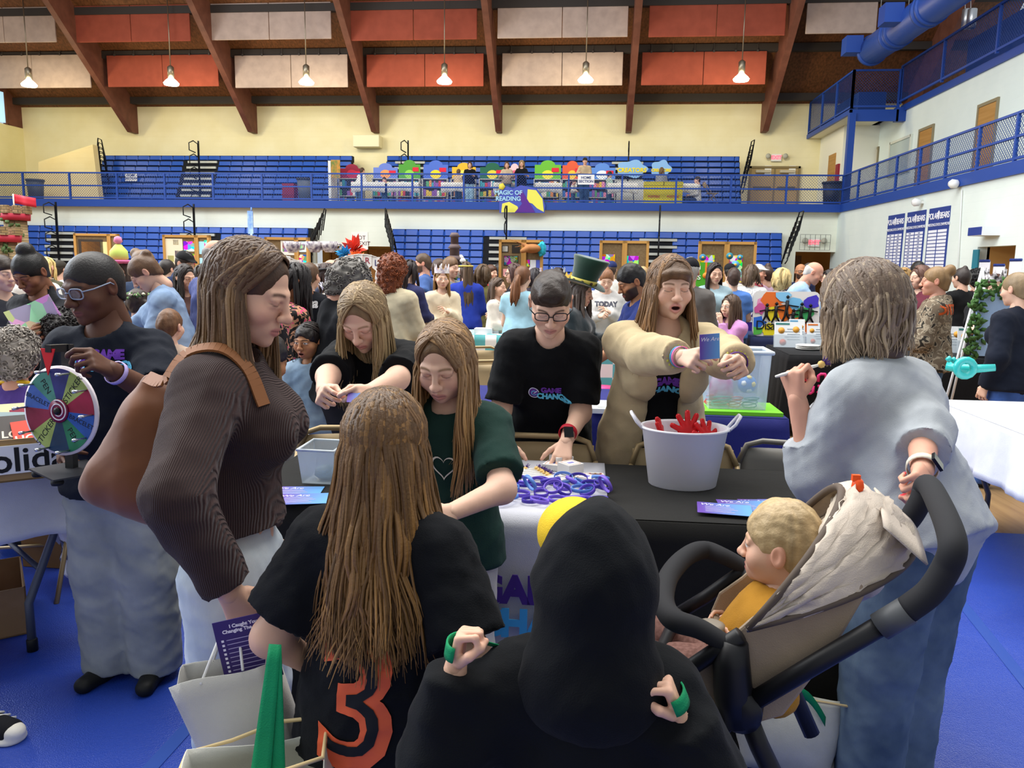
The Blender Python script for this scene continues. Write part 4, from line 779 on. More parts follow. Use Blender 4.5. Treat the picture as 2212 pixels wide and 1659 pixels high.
            P = np.array(P); O = np.repeat(np.repeat(-J['hM'][:, 1][None, None], n, 0), 9, 1); P = J['S'].push(P.reshape(-1, 3), .012, 2).reshape(n, 9, 3) if 'S' in J else P; rw = np.interp(u, [0, .3, .8, 1], [.012, .017, .014, .003])[None] * np.ones((n, 1)) * (1 if q == 'hi' else 1.5); v, f = ribbon(P, O, rw, rw * .6, 6 if q == 'hi' else 4); parts.append((v, f, np.repeat(c0[None] * rr.uniform(.65, 1.3, n)[:, None], len(v) // n, 0)))
    elif style == 'bald': S.ell(CRC, CRR + A((-.002, -.003, -.006)), k=.01); S.cone((0, -.05, .0), (0, -.05, -.04), .064, .056, k=.03); S.plane((0, 0, .035), (0, .1, 1)); S.plane((0, .03, .0), (0, 1, -.3)); S.plane((0, .035, .0), (0, .7, -1)); cap(S)
    elif style == 'braids':
        S.ell(CRC, CRR + .004, k=.01); S.cone((0, -.05, .0), (0, -.05, -.05), .064, .056, k=.03); S.ell((0, .125, -.03), (.082, .073, .097), k=.008, op=-1); S.plane((0, .04, .0), (0, .62, -1), .01); cap(S, .004, 140); lk(46, kw.pop('length', .2) if 'length' in kw else .2, azr=(0, 100), w=.008, thick=1.2, clump=1)
    elif style == 'pigtails':
        caphair(S, .004, 0)
        for sg in (-1, 1): S.cone((sg * .085, -.04, -.0), (sg * .115, -.05, -.12), .028, .018, k=.02)
        cap(S, .006, 80)
    if parts: V, F, C = joinm(parts); J['hair'] = mk('hair', V, F, mat('4a3424', .48, 'hair', spec=.4), root, C)
def spectacles(root, J, c):
    b = MB(); z = .002
    for sg in (-1, 1):
        pts = [head_world(J, A((sg * .034 + .026 * math.copysign(abs(math.cos(t)) ** .6, math.cos(t)), .1 - .01 * abs(sg * .034 + .026 * math.cos(t)) / .06, z + .018 * math.copysign(abs(math.sin(t)) ** .6, math.sin(t))))[None])[0] for t in np.linspace(0, 2 * math.pi, 21)[:-1]]; b.tube(pts, .0022, 6, True)
        b.tube([head_world(J, A(p)[None])[0] for p in ((sg * .06, .092, z + .008), (sg * .08, .06, z + .009), (sg * .084, -.005, z + .012), (sg * .083, -.025, z - .005))], .0022, 6)
    b.tube([head_world(J, A(p)[None])[0] for p in ((-.009, .101, z + .004), (0, .104, z + .006), (.009, .101, z + .004))], .002, 6); g = b.build('glasses', mat(c, .35), root)
    l = MB()
    for sg in (-1, 1): l.add([head_world(J, A((sg * .034 + .024 * math.cos(t), .098, z + .016 * math.sin(t)))[None])[0] for t in np.linspace(0, 2 * math.pi, 17)[:-1]], [tuple(range(16))])
    l.build('lens', mat('ffffff', .05, alpha=.12, spec=.5), g)
def ontop(J, lettering, size, m, u, v, rot=0., view=None, ext=.0015, bold=.004, name='lettering', mesh=None, side=1, off=.004, space=1., shear=0.):   # lettering laid on the worn top: u across, v up from the chest centre
    o = J['top']; me = mesh or textmesh(lettering, size, 0, bold=bold, shear=shear, space=space); bm = bmesh.new(); bm.from_mesh(me); bmesh.ops.triangulate(bm, faces=bm.faces)
    for _ in range(3):
        ed = [e for e in bm.edges if e.calc_length() > .012]
        if not ed: break
        bmesh.ops.subdivide_edges(bm, edges=ed, cuts=1); bmesh.ops.triangulate(bm, faces=bm.faces)
    n = o.data; bv = BVHTree.FromPolygons([v.co.copy() for v in n.vertices], [tuple(p.vertices) for p in n.polygons]); Ft = A(J['Ft']) * side; R = -A(J['R']) * side; U = A(J['U']); c = J['hipC'] + U * J['tl'] * .62; cr, sr = math.cos(rot), math.sin(rot); bad = []
    for vt in bm.verts:
        a, b2 = u + vt.co.x * cr - vt.co.y * sr, v + vt.co.x * sr + vt.co.y * cr; p = c + R * a + U * b2 + Ft * .6; h = bv.ray_cast(Vector(p), Vector(-Ft))
        if h[0] is None: bad.append(vt); vt.co = Vector(c + R * a + U * b2)
        else: vt.co = h[0] + Vector(Ft) * off
    bmesh.ops.delete(bm, geom=bad, context='VERTS'); me2 = bpy.data.meshes.new(name); bm.to_mesh(me2); bm.free(); me2.materials.append(m); t = bpy.data.objects.new(name, me2); COL.objects.link(t); return adopt(t, o)
def solve3(px, py, d, H, **kw):       # the same for a seated or reclining figure of known size
    T = A(at(px, py, d)); J = pose(0, 0, H, z0=0., **kw); top = J['head'] + J['hM'][:, 2] * .115 * J['hs']; return pose(T[0] - top[0], T[1] - top[1], H, z0=T[2] - top[2], **kw)
def solve(px, py, d, H=None, **kw):     # stand a figure so that the crown of the head comes to this point
    T = A(at(px, py, d)); z0 = kw.get('z0', 0.)
    for _ in range(4):
        Hh = H or T[2] - z0; J = pose(0, 0, Hh, **kw); top = J['head'] + J['hM'][:, 2] * .115 * J['hs']
        if H is None: H = Hh * (T[2] - z0) / (top[2] - z0)
    J = pose(T[0] - top[0], T[1] - top[1], H, **kw); return J
# ================================================================ FOREGROUND FIGURES
GC1, GC2, GCW = mat('6a35a5', .6), mat('63c3e6', .6), mat('d9d6f2', .6)
def gclogo(J, u, v, k=1., side=1, logo=True, rot=0.):
    ontop(J, 'GAME', .062 * k, GC1, u, v + .026 * k, rot, bold=.0036 * k, space=.92, side=side); ontop(J, 'CHANGER', .062 * k, GC2, u + .028 * k, v - .028 * k, rot, bold=.0036 * k, space=.92, side=side)
    if logo:
        def ringmesh(r0, r1, a0, a1, cx=0, cy=0):
            n = 28; me = bpy.data.meshes.new('r'); vs = []; 
            for i in range(n + 1): a = a0 + (a1 - a0) * i / n; vs += [(cx + r0 * math.cos(a), cy + r0 * math.sin(a), 0), (cx + r1 * math.cos(a), cy + r1 * math.sin(a), 0)]
            me.from_pydata(vs, [], [(2 * i, 2 * i + 1, 2 * i + 3, 2 * i + 2) for i in range(n)]); return me
        uu, vv = u - .135 * k, v - .004; ontop(J, '', 0, GCW, uu, vv, mesh=ringmesh(.037 * k, .044 * k, .3, 5.6), name='emblem'); ontop(J, '', 0, GC1, uu, vv, mesh=ringmesh(.0, .033 * k, 0, 6.283), name='emblem', off=.003)
        ontop(J, '', 0, GC2, uu, vv, mesh=ringmesh(.015 * k, .021 * k, .5, 6.0), name='emblem', off=.0055); me = bpy.data.meshes.new('h'); me.from_pydata([(-.004 * k, 0, 0), (0, -.005 * k, 0), (.028 * k, .022 * k, 0), (.024 * k, .027 * k, 0)], [], [(0, 1, 2, 3)]); ontop(J, '', 0, GCW, uu, vv, mesh=me, name='emblem', off=.0065)
# woman in the brown jumper
J1 = solve(570, 530, 1.78, face=100, turn=-11, nod=20, lean=0, neckf=.015, b=.92, arms=((.05, .02, -.48), ('at', at(497, 1278, 1.62), (-.1, -.9, -.2))), hands=('relax', 'grip'))
KN = mat('45302d', .9, 'rib', c2='33211f', scale=2.2)
person('woman in a dark brown ribbed jumper with long brown hair, tan bag on shoulder', J1, 'hi', 'p', 'f', eyes='down', hair=('long', dict(n=1500, length=.34, hi='94744e', azr=(0, 106), part=.01, w=.006)), hcol='4f3521', bust=.92, top=dict(slv=1.93, e=.028, hem=-.17, m=KN, fold=.009, fs=15, name='jumper'), bottom=('9db3c6', .03, 'pants', mat('aab6bf', .85, 'denim', c2='ccd2d4')), shoe='d8d4cc', seed=3, brow='4a3424')
# young man with glasses at the prize wheel
J2 = solve(178, 548, 2.55, face=2, turn=-20, nod=16, lean=4, arms=(('at', at(236, 797, 2.28), (.5, .2, -.8)), ('at', at(135, 960, 2.58))), hands=('pinch', 'press'), b=1.08)
person('young man in clear glasses and a black lettered tee spinning a prize wheel', J2, 'hi', 'd', 'm', eyes='down', hair='buzz', hcol='1d1715', top=dict(c='151a26', slv=.85, e=.022, hem=.16, fold=.008), bottom=('7d8b99', .03, 'pants', mat('82878a', .85, 'denim', c2='a2a5a2')), shoe='131313', glasses='8f9bb0', seed=4, nosew=1.25)
gclogo(J2, .05, .10, .68)
# blonde teenager bending over the table
J3 = solve(768, 632, 2.9, face=-14, turn=8, nod=38, lean=36, hs=1.04, twist=-10, arms=(('at', at(790, 852, 2.62), (1, -.1, -.5)), ('at', at(690, 858, 2.62), (-1, .1, -.5))), hands=('pinch', 'pinch'))
person('blonde teenage girl in a black lettered tee bending over the table with a card', J3, 'hi', 'l', 'f', eyes='down', hair=('long', dict(n=1100, length=.33, hi='b79c70', part=-.01, azr=(0, 132), w=.006)), hcol='8d7350', bust=.8, top=dict(c='0f1013', slv=.9, e=.024, hem=.16, fold=.008), bottom=('2a2f38', .02), seed=5, brow='9a7a58')
gclogo(J3, .05, -.01, .56)
# girl in the green tee
J4 = solve(950, 708, 2.12, face=-12, turn=2, nod=24, lean=3, arms=(('at', at(972, 1108, 1.9), (.9, .2, -.5)), (.2, .0, -.4)), hands=('relax', 'relax'), b=.86)
person('smiling girl in a dark green tee with a heart outline, long light brown hair', J4, 'hi', 'l', 'f', 'k', eyes='down', hair=('long', dict(n=1100, length=.36, hi='b98f5c', part=.02, azr=(0, 130), w=.006)), hcol='7d5f40', top=dict(c='1f3a33', slv=.8, e=.02, hem=.12, fold=.007), bottom=('cfcac0', .01, 'pants', mat('cfcac0', .85, 'cloth')), shoe='d9d4cc', seed=6, brow='8a6a48')
hp = bpy.data.meshes.new('h'); n = 36; hv = []
for i in range(n):
    t = 2 * math.pi * i / n
    for k in (1., .86): hv.append((.0024 * k * 16 * math.sin(t) ** 3, .0024 * k * (13 * math.cos(t) - 5 * math.cos(2 * t) - 2 * math.cos(3 * t) - math.cos(4 * t)), 0))
hp.from_pydata(hv, [], [(2 * i, 2 * i + 1, (2 * i + 3) % (2 * n), (2 * i + 2) % (2 * n)) for i in range(n)]); ontop(J4, '', 0, mat('e8e2d0', .8), .01, -.0, mesh=hp, name='heart_outline')
# girl seen from behind with very long hair
J5 = solve(838, 846, 1.5, face=172, nod=6, lean=2, arms=((.08, .05, -.42), (.08, .06, -.42)), b=.98)
person('girl seen from behind with very long brown hair over a black sports tee', J5, 'hi', 'p', 'f', 'k', hair=('long', dict(n=2300, length=.40, hi='9a713e', part=.0, azr=(0, 128), w=.006, flare=.05, wave=.012)), hcol='543a20', top=dict(c='0f1116', slv=.8, e=.028, hem=.2, fold=.008), bottom=('1d1f26', .02), seed=8)
OR = mat('e2613a', .6)
ontop(J5, '3', .34, OR, .0, -.18, side=-1, bold=.012, name='number'); ontop(J5, '3', .30, mat('15171d', .8), .0, -.18, side=-1, bold=-.004, name='number', off=.006)
# child in the black hood
J6 = solve(1292, 1122, 1.27, face=176, nod=4, arms=(('at', at(985, 1436, 1.25), (-.5, -.2, -1)), ('at', at(1470, 1545, 1.2), (.5, -.2, -1))), hands=('grip', 'grip'), b=1.15)
def hoodup(root, J):
    S = SDF(); c = J['head']; R, Fh, Uh = J['hM'].T; k = J['hs']; P = lambda x, y, z: c + (R * x + Fh * y + Uh * z) * k
    S.ell(P(0, -.02, .028), A((.108, .128, .115)) * k, R=J['hM'], k=.02); S.cone(P(0, -.03, -.02), P(0, -.05, -.17), .108 * k, .115 * k, k=.05); S.cone(P(-.05, -.05, -.18), P(.05, -.05, -.18), .085 * k, .085 * k, k=.05); S.ell(P(0, -.0, .115), (.03 * k, .08 * k, .04 * k), R=J['hM'], k=.05); S.ell(P(0, .14, -.02), A((.085, .1, .115)) * k, R=J['hM'], k=.015, op=-1)
    v, f = S.mesh(.008, 2); v = folds(v, f, .006, 4, 22); mk('hood', v, f, mat('0e1014', .9, 'cloth'), root)
    S = SDF(); S.ell(P(-.05, .06, .07), A((.072, .085, .07)) * k, R=J['hM'], k=.01); S.cone(P(0, .08, .07), P(0, .17, .055), .062 * k, .05 * k, k=.02, flat=(Uh, .3)); S.plane(P(0, 0, .04), -Uh); v, f = S.mesh(.006); mk('cap', v, f, mat('e8c22e', .7, 'cloth'), root)
person('small child seen from behind with a black hood up', J6, 'hi', 'p', 'm', 'k', hair='short', hcol='6a4e34', top=dict(c='0e1014', slv=1.95, e=.034, hem=.2, fold=.010, fs=15), bottom=('1a1c22', .02), seed=9, extras=hoodup)
# young man with dark glasses leaning on a chair back
J7 = solve(1192, 600, 3.0, face=4, nod=34, lean=24, hs=1.04, arms=(('at', at(1222, 955, 3.02), (.25, 1, 0)), ('at', at(1088, 952, 3.02), (-.25, 1, 0))), hands=('press', 'press'), b=1.02)
J7['hx'] = [unit((-.15, -.75, -.65)), unit((.15, -.75, -.65))]; J7['hz'] = [unit((0, -.65, .75)), unit((0, -.65, .75))]
person('young man in dark glasses and a black lettered tee leaning on a chair', J7, 'hi', 'l', 'm', eyes='down', hair='fade', hcol='35261d', top=dict(c='0d0e11', slv=.88, e=.022, hem=.14, fold=.008), bottom=('1e2d4e', .03, 'pants', mat('1e3054', .8, 'cloth')), glasses='1d1a20', seed=10)
gclogo(J7, .01, -.03, .52)
# girl in the beige jacket
J8 = solve(1452, 555, 2.98, face=6, turn=6, nod=6, lean=22, hs=1., b=1.12, arms=(('at', at(1614, 796, 2.5), (1, .2, -.8)), ('at', at(1532, 786, 2.45), (-1, .2, -.8))), hands=('pinch', 'pinch'))
def inner(root, J):
    S = SDF(); torso(S, J, .010, .9, .5, .1); nb = J['neck'] + J['U'] * .015; S.cone(nb + J['Ft'] * .03, nb + J['U'] * .14 + J['Ft'] * .05, .075, .1, k=.012, op=-1); v, f = S.mesh(.0105); v = folds(v, f, .004, 2); J['jk'] = J.get('top'); J['top'] = mk('undershirt', v, f, mat('0f1013', .85, 'cloth'), root)
person('girl in an open beige zip jacket over a black tee, holding a purple card', J8, 'hi', 'l', 'f', eyes='closed', mouth=1, hair=('bangs', dict(n=1200, length=.32, hi='a87c4c', part=.0, azr=(0, 130), w=.006, flare=.05)), hcol='6d4f34', bust=.9, belly=.5, top=dict(c='c9b58f', slv=1.9, e=.034, hem=.28, fold=.012, fs=15, name='jacket', opn=.075, hood='down'), bottom=('1c1d22', .02), seed=12, extras=inner)
ontop(J8, 'GAME', .042, GC1, .0, .03, bold=.0025, space=.92); ontop(J8, 'CHANGER', .042, GC2, .012, -.008, bold=.0025, space=.92)
# woman in the grey hoodie with the stroller
J9 = solve(1846, 578, 2.3, face=-140, turn=-4, nod=14, lean=22, b=1.06, hs=1.12, arms=(('at', at(1722, 862, 2.25), (.7, -.3, -1)), ('at', at(2000, 1066, 1.84), (1, .2, -.4))), hands=('grip', 'grip'))
GR = mat('b0b4b8', .9, 'cloth', scale=.8)
person('woman in a light grey sweatshirt and jeans gripping the stroller handle', J9, 'hi', 'r', 'f', eyes='down', hair=('bob', dict(hi='b09a7c', lift=1.13, length=.15)), hcol='5d4a3c', bust=1.2, top=dict(slv=1.5, e=.036, hem=.065, m=GR, fold=.013, fs=14, name='sweatshirt'), bottom=('4d6a8a', .03, 'pants', mat('43566a', .85, 'denim', c2='66798a')), shoe='d9d6cf', seed=13, nails='f0434e')
# ================================================================ FLOOR COVER, TABLES AND THINGS ON THEM
def cloth(name, x0, x1, y0, y1, z, drop, m, label, cat='tablecloth', group=None, amp=.012, freq=16, rz=0., corner=.0, seed=0, floor=True, flare=.04, openback=False):
    c = V3(((x0 + x1) / 2, (y0 + y1) / 2, 0)); R = Matrix.Rotation(rz, 4, 'Z'); w, h = (x1 - x0) / 2, (y1 - y0) / 2; per = []; n = 28
    for k in range(4):
        a, b = [((-w, -h), (w, -h)), ((w, -h), (w, h)), ((w, h), (-w, h)), ((-w, h), (-w, -h))][k]; nr = [(0, -1), (1, 0), (0, 1), (-1, 0)][k]
        for i in range(n): t = i / n; per.append((a[0] + (b[0] - a[0]) * t, a[1] + (b[1] - a[1]) * t, nr, min(t, 1 - t), k))
    mb = MB(); rows = 9; N = len(per); vs = []; rn = random.Random(seed); ph = rn.random() * 6
    for j in range(rows + 1):
        v = j / rows
        for i, (x, y, nr, ed, k) in enumerate(per):
            cn = max(0, 1 - ed / .12); dx, dy = nr
            if ed < .001: dx, dy = [(-.7, -.7), (.7, -.7), (.7, .7), (-.7, .7)][k]
            o = .004 + v * flare * (1 + 1.2 * cn) + amp * v * (math.sin(i * freq * .06 + ph) + .5 * math.sin(i * freq * .14 + 2 * ph)); zz = z + .006 - max(0, v - .02) * (drop * (.06 if openback and k == 2 and ed > 0 else 1) + corner * cn ** 2)
            if floor: zz = max(zz, .006)
            p = R @ V3((x + dx * o, y + dy * o, zz)) + c; vs.append(p)
    mb.add(vs, [(j * N + i, (j + 1) * N + i, (j + 1) * N + (i + 1) % N, j * N + (i + 1) % N) for j in range(rows) for i in range(N)], True); mb.add([R @ V3((x, y, z + .006)) + c for x, y, *_ in per], [tuple(range(N))])
    return one(name, mb, m, label, cat, group, solid=-.003)
def ftable(x0, x1, y0, y1, z, label, rz=0., group='folding tables', col='d8d6d0'):
    c = V3(((x0 + x1) / 2, (y0 + y1) / 2, 0)); o = thing('folding_table', c, label, 'table', group); R = Matrix.Translation(c) @ Matrix.Rotation(rz, 4, 'Z'); w, h = (x1 - x0) / 2, (y1 - y0) / 2
    MB().box((-w, -h, z - .045), (w, h, z - .002), R).build('tabletop', mat(col, .5), o, bevel=.01); g = mat('5a5f68', .45, metal=.4)
    for sx in (-1, 1):
        for sy in (-1, 1):
            p = [R @ V3((sx * (w - .12), sy * (h - .08), z - .05)), R @ V3((sx * (w - .13), sy * (h - .08), z - .3)), R @ V3((sx * (w - .24), sy * (h - .05), .2)), R @ V3((sx * (w - .24), sy * (h - .05), .03))]; l = MB().tube(p, .016, 8).build('leg', g, o)
            q = R @ V3((sx * (w - .24), sy * (h - .05), .0)); MB().lathe([(.02, 0), (.02, .05), (.017, .055)], q, 10).build('leg_cap', mat('17181a', .5), l)
        MB().tube([R @ V3((sx * (w - .19), -(h - .06), .32)), R @ V3((sx * (w - .19), h - .06, .32))], .011, 6).build('brace', g, o)
    return o
def sheet(name, p, w, h, rz, m, label, cat, group, tilt=0., t=.0015, root=None):
    M = Matrix.Translation(p) @ Matrix.Rotation(rz, 4, 'Z') @ Matrix.Rotation(tilt, 4, 'X'); o = MB().box((-w / 2, -h / 2, 0), (w / 2, h / 2, t), M).build(name, m, root)
    if root is None: tag(o, label, cat, group)
    return o, M
vin = MB().box((-6, -.8, 0), (6, 4.66, .004)); tag(vin.build('floor_cover', mat('2746a8', .32, 'vinyl', c2='213c96', spec=.5)), 'blue vinyl sheet covering the gym floor in front', 'floor cover')
for i, (a, b) in enumerate((((1.2, -.8), (1.9, 4.66)), ((-1.35, -.8), (-1.2, 4.66)))): one('seam_strip', MB().bar((a[0], a[1], .0055), (b[0], b[1], .0055), .05, .003), mat('33509f', .2, spec=.6), 'glossy tape seam in the blue floor cover, %s the table' % ('right of' if i == 0 else 'left of'), 'seam')
# ---- main table
TZ = .74; BK = mat('21201e', .8, 'cloth', scale=.5)
ftable(-1.12, .94, 2.36, 3.0, TZ, 'folding table under the black and white cloths in front')
cloth('tablecloth', -1.15, .97, 2.345, 3.015, TZ, .73, BK, 'black cloth on the table with the white bucket', seed=1, amp=.010, openback=True)
r = MB(); x0, x1 = -.62, .085; NN = 18
def run(u, v):
    x = x0 + (x1 - x0) * u; L = .68 + .66; s = v * L
    if s < .67: return (x + .02 * (1 - s / .67) * 0, 3.02 - s, TZ + .012)
    d = s - .67; return (x + .004 * math.sin(9 * u + 4) * d, 2.338 - min(d, .03) * .6 - .012 - .05 * d - .008 * d * math.sin(14 * u), TZ + .012 - d)
r.grid(run, NN, 40); o = thing('table_runner', (-.27, 2.6, TZ + .01), 'white runner cloth lettered game changer over the black cloth', 'tablecloth'); r.build('runner_cloth', mat('c2c2ca', .75, 'cloth', scale=.5), o, solid=-.002)
lx = aY(1027, 1270, 2.27).x
text('lettering', 'GAME', .118, mat('3f2378', .6), frame((lx, 2.262, aY(1027, 1270, 2.27).z), (1, 0, 0), (0, .05, 1)), o, bold=.006, space=.95, align='LEFT'); text('lettering', 'CHANGER', .118, mat('3f9fd4', .6), frame((lx, 2.256, aY(1027, 1340, 2.27).z), (1, 0, 0), (0, .05, 1)), o, bold=.006, space=.95, align='LEFT')
# wristbands
rn = random.Random(5); PUR = [mat('5b43b8', .4), mat('6f57cc', .4), mat('4b3aa8', .4), mat('5c86cf', .4), mat('7a5fd2', .4)]
where = ('at the left edge of the pile', 'in the left half of the pile', 'in the middle of the pile', 'in the right half of the pile', 'at the right edge of the pile')
hows = ('lying flat', 'leaning on its neighbours', 'standing on edge', 'tilted over another')
k = 0
for row, (py, n) in enumerate(((1085, 8), (1070, 10), (1056, 11), (1045, 9))):
    for i in range(n):
        px = 1062 + (1312 - 1062) * (i + .5 + rn.uniform(-.3, .3)) / n; p = aZ(px, py + rn.uniform(-3, 3), TZ + .016); tl = rn.choice((0, .25, .5, 1.15)) if k % 3 else .1; z = p.z + .008 + .026 * math.sin(tl) + (.010 if row in (1, 2) and i % 2 else 0)
        M = Matrix.Translation((p.x, p.y, z)) @ Matrix.Rotation(rn.uniform(0, 6.28), 4, 'Z') @ Matrix.Rotation(tl, 4, 'X'); sx, sy = rn.uniform(.032, .038), rn.uniform(.024, .032); b = MB(); nn = 26; vs = []
        for j in range(nn):
            a = 2 * math.pi * j / nn; ca, sa = math.cos(a), math.sin(a)
            for rr, zz in ((1, -.006), (1, .006), (.93, .006), (.93, -.006)): vs.append(M @ V3((sx * rr * ca, sy * rr * sa, zz)))
        b.add(vs, [(4 * j + q, 4 * ((j + 1) % nn) + q, 4 * ((j + 1) % nn) + (q + 1) % 4, 4 * j + (q + 1) % 4) for j in range(nn) for q in range(4)], True)
        cc = rn.randrange(5); o = one('wristband', b, PUR[cc], '%s rubber wristband %s %s' % (('violet', 'lilac', 'indigo', 'light blue', 'pale purple')[cc], hows[1 if .1 < tl < 1 else 2 if tl > 1 else 0], where[min(4, int(i / n * 5))]), 'wristband', 'purple wristbands piled on the white runner'); o.data.materials[0] = PUR[cc]; k += 1
# mop top pens
WHP = mat('eceae2', .4); BALL = mat('dcb56a', .5); TUF = mat('4a2f78', .7)
def pen(a, d, label, L=.13):
    d = V3(d).normalized(); o = thing('mop_top_pen', a, label, 'pen', 'white pens with round heads on the white runner'); MB().tube([a, a + d * .02, a + d * L * .8, a + d * L], [.0035, .0055, .0055, .004], 8).build('pen_barrel', WHP, o); c = a + d * (L + .009)
    MB().lathe([(.001, -.011), (.008, -.008), (.0115, 0), (.008, .008), (.001, .011)], c, 12).build('pen_head', BALL, o); t = MB(); q = random.Random(int(a.x * 1e4))
    for i in range(12): v = (d * .8 + V3((q.uniform(-1, 1), q.uniform(-1, 1), q.uniform(-.3, 1))) * .8).normalized(); t.tube([c + v * .008, c + v * .026], [.0018, .0012], 4)
    t.build('tuft', TUF, o)
for row, (xa, ya, xb, yb, n, dx, nm) in enumerate(((1058, 1008, 1135, 1014, 11, (.3, .95, 0), 'back row'), (1058, 1035, 1118, 1040, 9, (.25, 1, 0), 'front row'), (1118, 1028, 1150, 1046, 7, (1, .5, 0), 'fan pointing right'))):
    for i in range(n):
        t = i / max(1, n - 1); hd = aZ(xa + (xb - xa) * t, ya + (yb - ya) * t, TZ + .022); d = V3(dx).normalized()
        if row == 2: hd = aZ(1160 + 35 * t, 1013 + 20 * t, TZ + .022)
        pen(hd - d * .14, d, 'white mop top pen in the %s, %s' % (nm, ('at its left end', 'left of its middle', 'at its middle', 'right of its middle', 'at its right end')[min(4, int(t * 5))]))
# card stacks, ticket sheet
for i, (px, py, hh, nm) in enumerate(((1212, 1008, .045, 'tall stack of white cards nearest the chair back'), (1232, 1022, .04, 'stack of white cards in the middle of the group'), (1203, 1043, .02, 'low stack of white cards beside the pens'), (1268, 1042, .022, 'low stack of white cards at the right edge of the runner'), (1196, 1012, .022, 'low stack of cards behind the tall stack'))):
    p = aZ(px, py, TZ + .014); o = thing('card_stack', p, nm, 'cards', 'stacks of white cards'); M = Matrix.Translation(p) @ Matrix.Rotation(.5 + .2 * i, 4, 'Z'); MB().box((-.035, -.035, 0), (.035, .035, hh), M).build('card_block', mat('e4e3e0', .6), o)
    q = MB()
    for a, b, c, d in ((-.028, -.028, .028, -.026), (-.028, .026, .028, .028), (-.028, -.028, -.026, .028), (.026, -.028, .028, .028)): q.box((a, b, hh), (c, d, hh + .0006), M)
    q.build('printed_border', mat('c98a6a', .6), o); MB().box((-.012, -.006, hh), (.014, .008, hh + .0006), M).build('printed_logo', mat('7a78c8', .6), o)
p = aZ(1274, 1028, TZ + .013); o = thing('ticket_sheet', p, 'patterned ticket sheet lying between the card stacks', 'paper'); _, M = sheet('paper', p, .11, .08, .1, mat('eadfd2', .6), '', '', '', root=o)
for j in range(2): MB().box((-.045, -.02 + .035 * j, .0015), (.045, -.008 + .035 * j, .002), M).build('printed_band', mat('5b2f4a', .6), o)
for j in range(5): MB().box((-.04 + .02 * j, .02, .0015), (-.032 + .02 * j, .034, .002), M).build('printed_mark', mat(('c9605a', 'b98a3c')[j % 2], .6), o)
# bucket and clappers
p = aZ(1473, 1046, TZ + .008); o = thing('tub', p, 'white translucent oval tub with two loop handles on the black cloth', 'tub'); TUB = mat('f7f5fb', .35, alpha=.93, spec=.5)
b = MB(); b.lathe([(.115, 0), (.12, .004), (.150, .205), (.158, .208), (.158, .214), (.146, .214), (.144, .205), (.116, .01), (.02, .01)], p, 40, 1.0, .82); b.build('tub_body', TUB, o)
for sg in (-1, 1): h = [p + V3((sg * .15, -.02, .205)), p + V3((sg * .172, -.03, .23)), p + V3((sg * .19, -.015, .258)), p + V3((sg * .19, .015, .258)), p + V3((sg * .172, .03, .23)), p + V3((sg * .15, .02, .205))]; MB().tube(h, .006, 8).build('tub_handle', TUB, o)
RED = mat('c4161c', .35)
def clapper(c, s, rz, label, tilt=.3):
    S = SDF(); M = Matrix.Translation(c) @ Matrix.Rotation(rz, 4, 'Z') @ Matrix.Rotation(-tilt, 4, 'X'); P = lambda x, z: A(M @ V3((x * s, 0, z * s)))
    S.ell(P(0, 0), A((.045, .012, .04)) * s, R=A(M.to_3x3()), k=.01)
    for a, L in ((-62, .075), (-28, .085), (0, .092), (26, .088), (60, .078)): t = math.radians(a); S.cone(P(math.sin(t) * .03, math.cos(t) * .03), P(math.sin(t) * L, math.cos(t) * L), .012 * s, .012 * s, k=.004)
    S.cone(P(0, -.03), P(0, -.075), .012 * s, .011 * s, k=.01); v, f = S.mesh(.0035); tag(mk('hand_clapper', v, f, RED), label, 'toy', 'red plastic hand clappers in the tub')
clapper(p + V3((.02, .055, .175)), .85, .1, 'red plastic hand clapper upright in the middle of the tub'); clapper(p + V3((.085, .03, .165)), .75, .5, 'red plastic hand clapper at the right inside of the tub', .5); clapper(p + V3((-.075, .03, .165)), .75, 1.4, 'red plastic hand clapper edge on at the left of the tub')
# postcards
PC = mat('6a4aa8', .5, 'grad', c2='6aa8e0')
for i, (px, py, rz, w, nm) in enumerate(((1565, 1100, -.12, .17, 'front purple postcard of the right pile, nearest the tub'), (1610, 1093, .0, .17, 'second purple postcard of the right pile'), (1655, 1091, .08, .16, 'third purple postcard of the right pile'), (1700, 1090, .15, .16, 'purple postcard at the right end of the pile by the stroller'), (640, 1062, .15, .17, 'purple postcard on the left end of the black cloth'), (655, 1078, .25, .17, 'purple postcard partly under another at the left end'))):
    p = aZ(px, py, TZ + .008 + .003 * (4 - i if i < 4 else i - 3)); o = thing('postcard', p, nm, 'card', 'purple postcards on the black cloth'); sheet('card', p, w, .115, rz, PC, '', '', '', root=o); M = Matrix.Translation(p + V3((0, 0, .0018))) @ Matrix.Rotation(rz, 4, 'Z')
    text('lettering', 'We Are', .028, mat('efeaf8', .6), M @ Matrix.Translation((-.03, .035, 0)), o, ext=.0002, shear=.3)
    for j in range(5): MB().box((-.06, .012 - .013 * j, 0), (.02 + .01 * (j % 3), .015 - .013 * j, .0004), M).build('printed_line', mat('cfc3ea', .6), o)
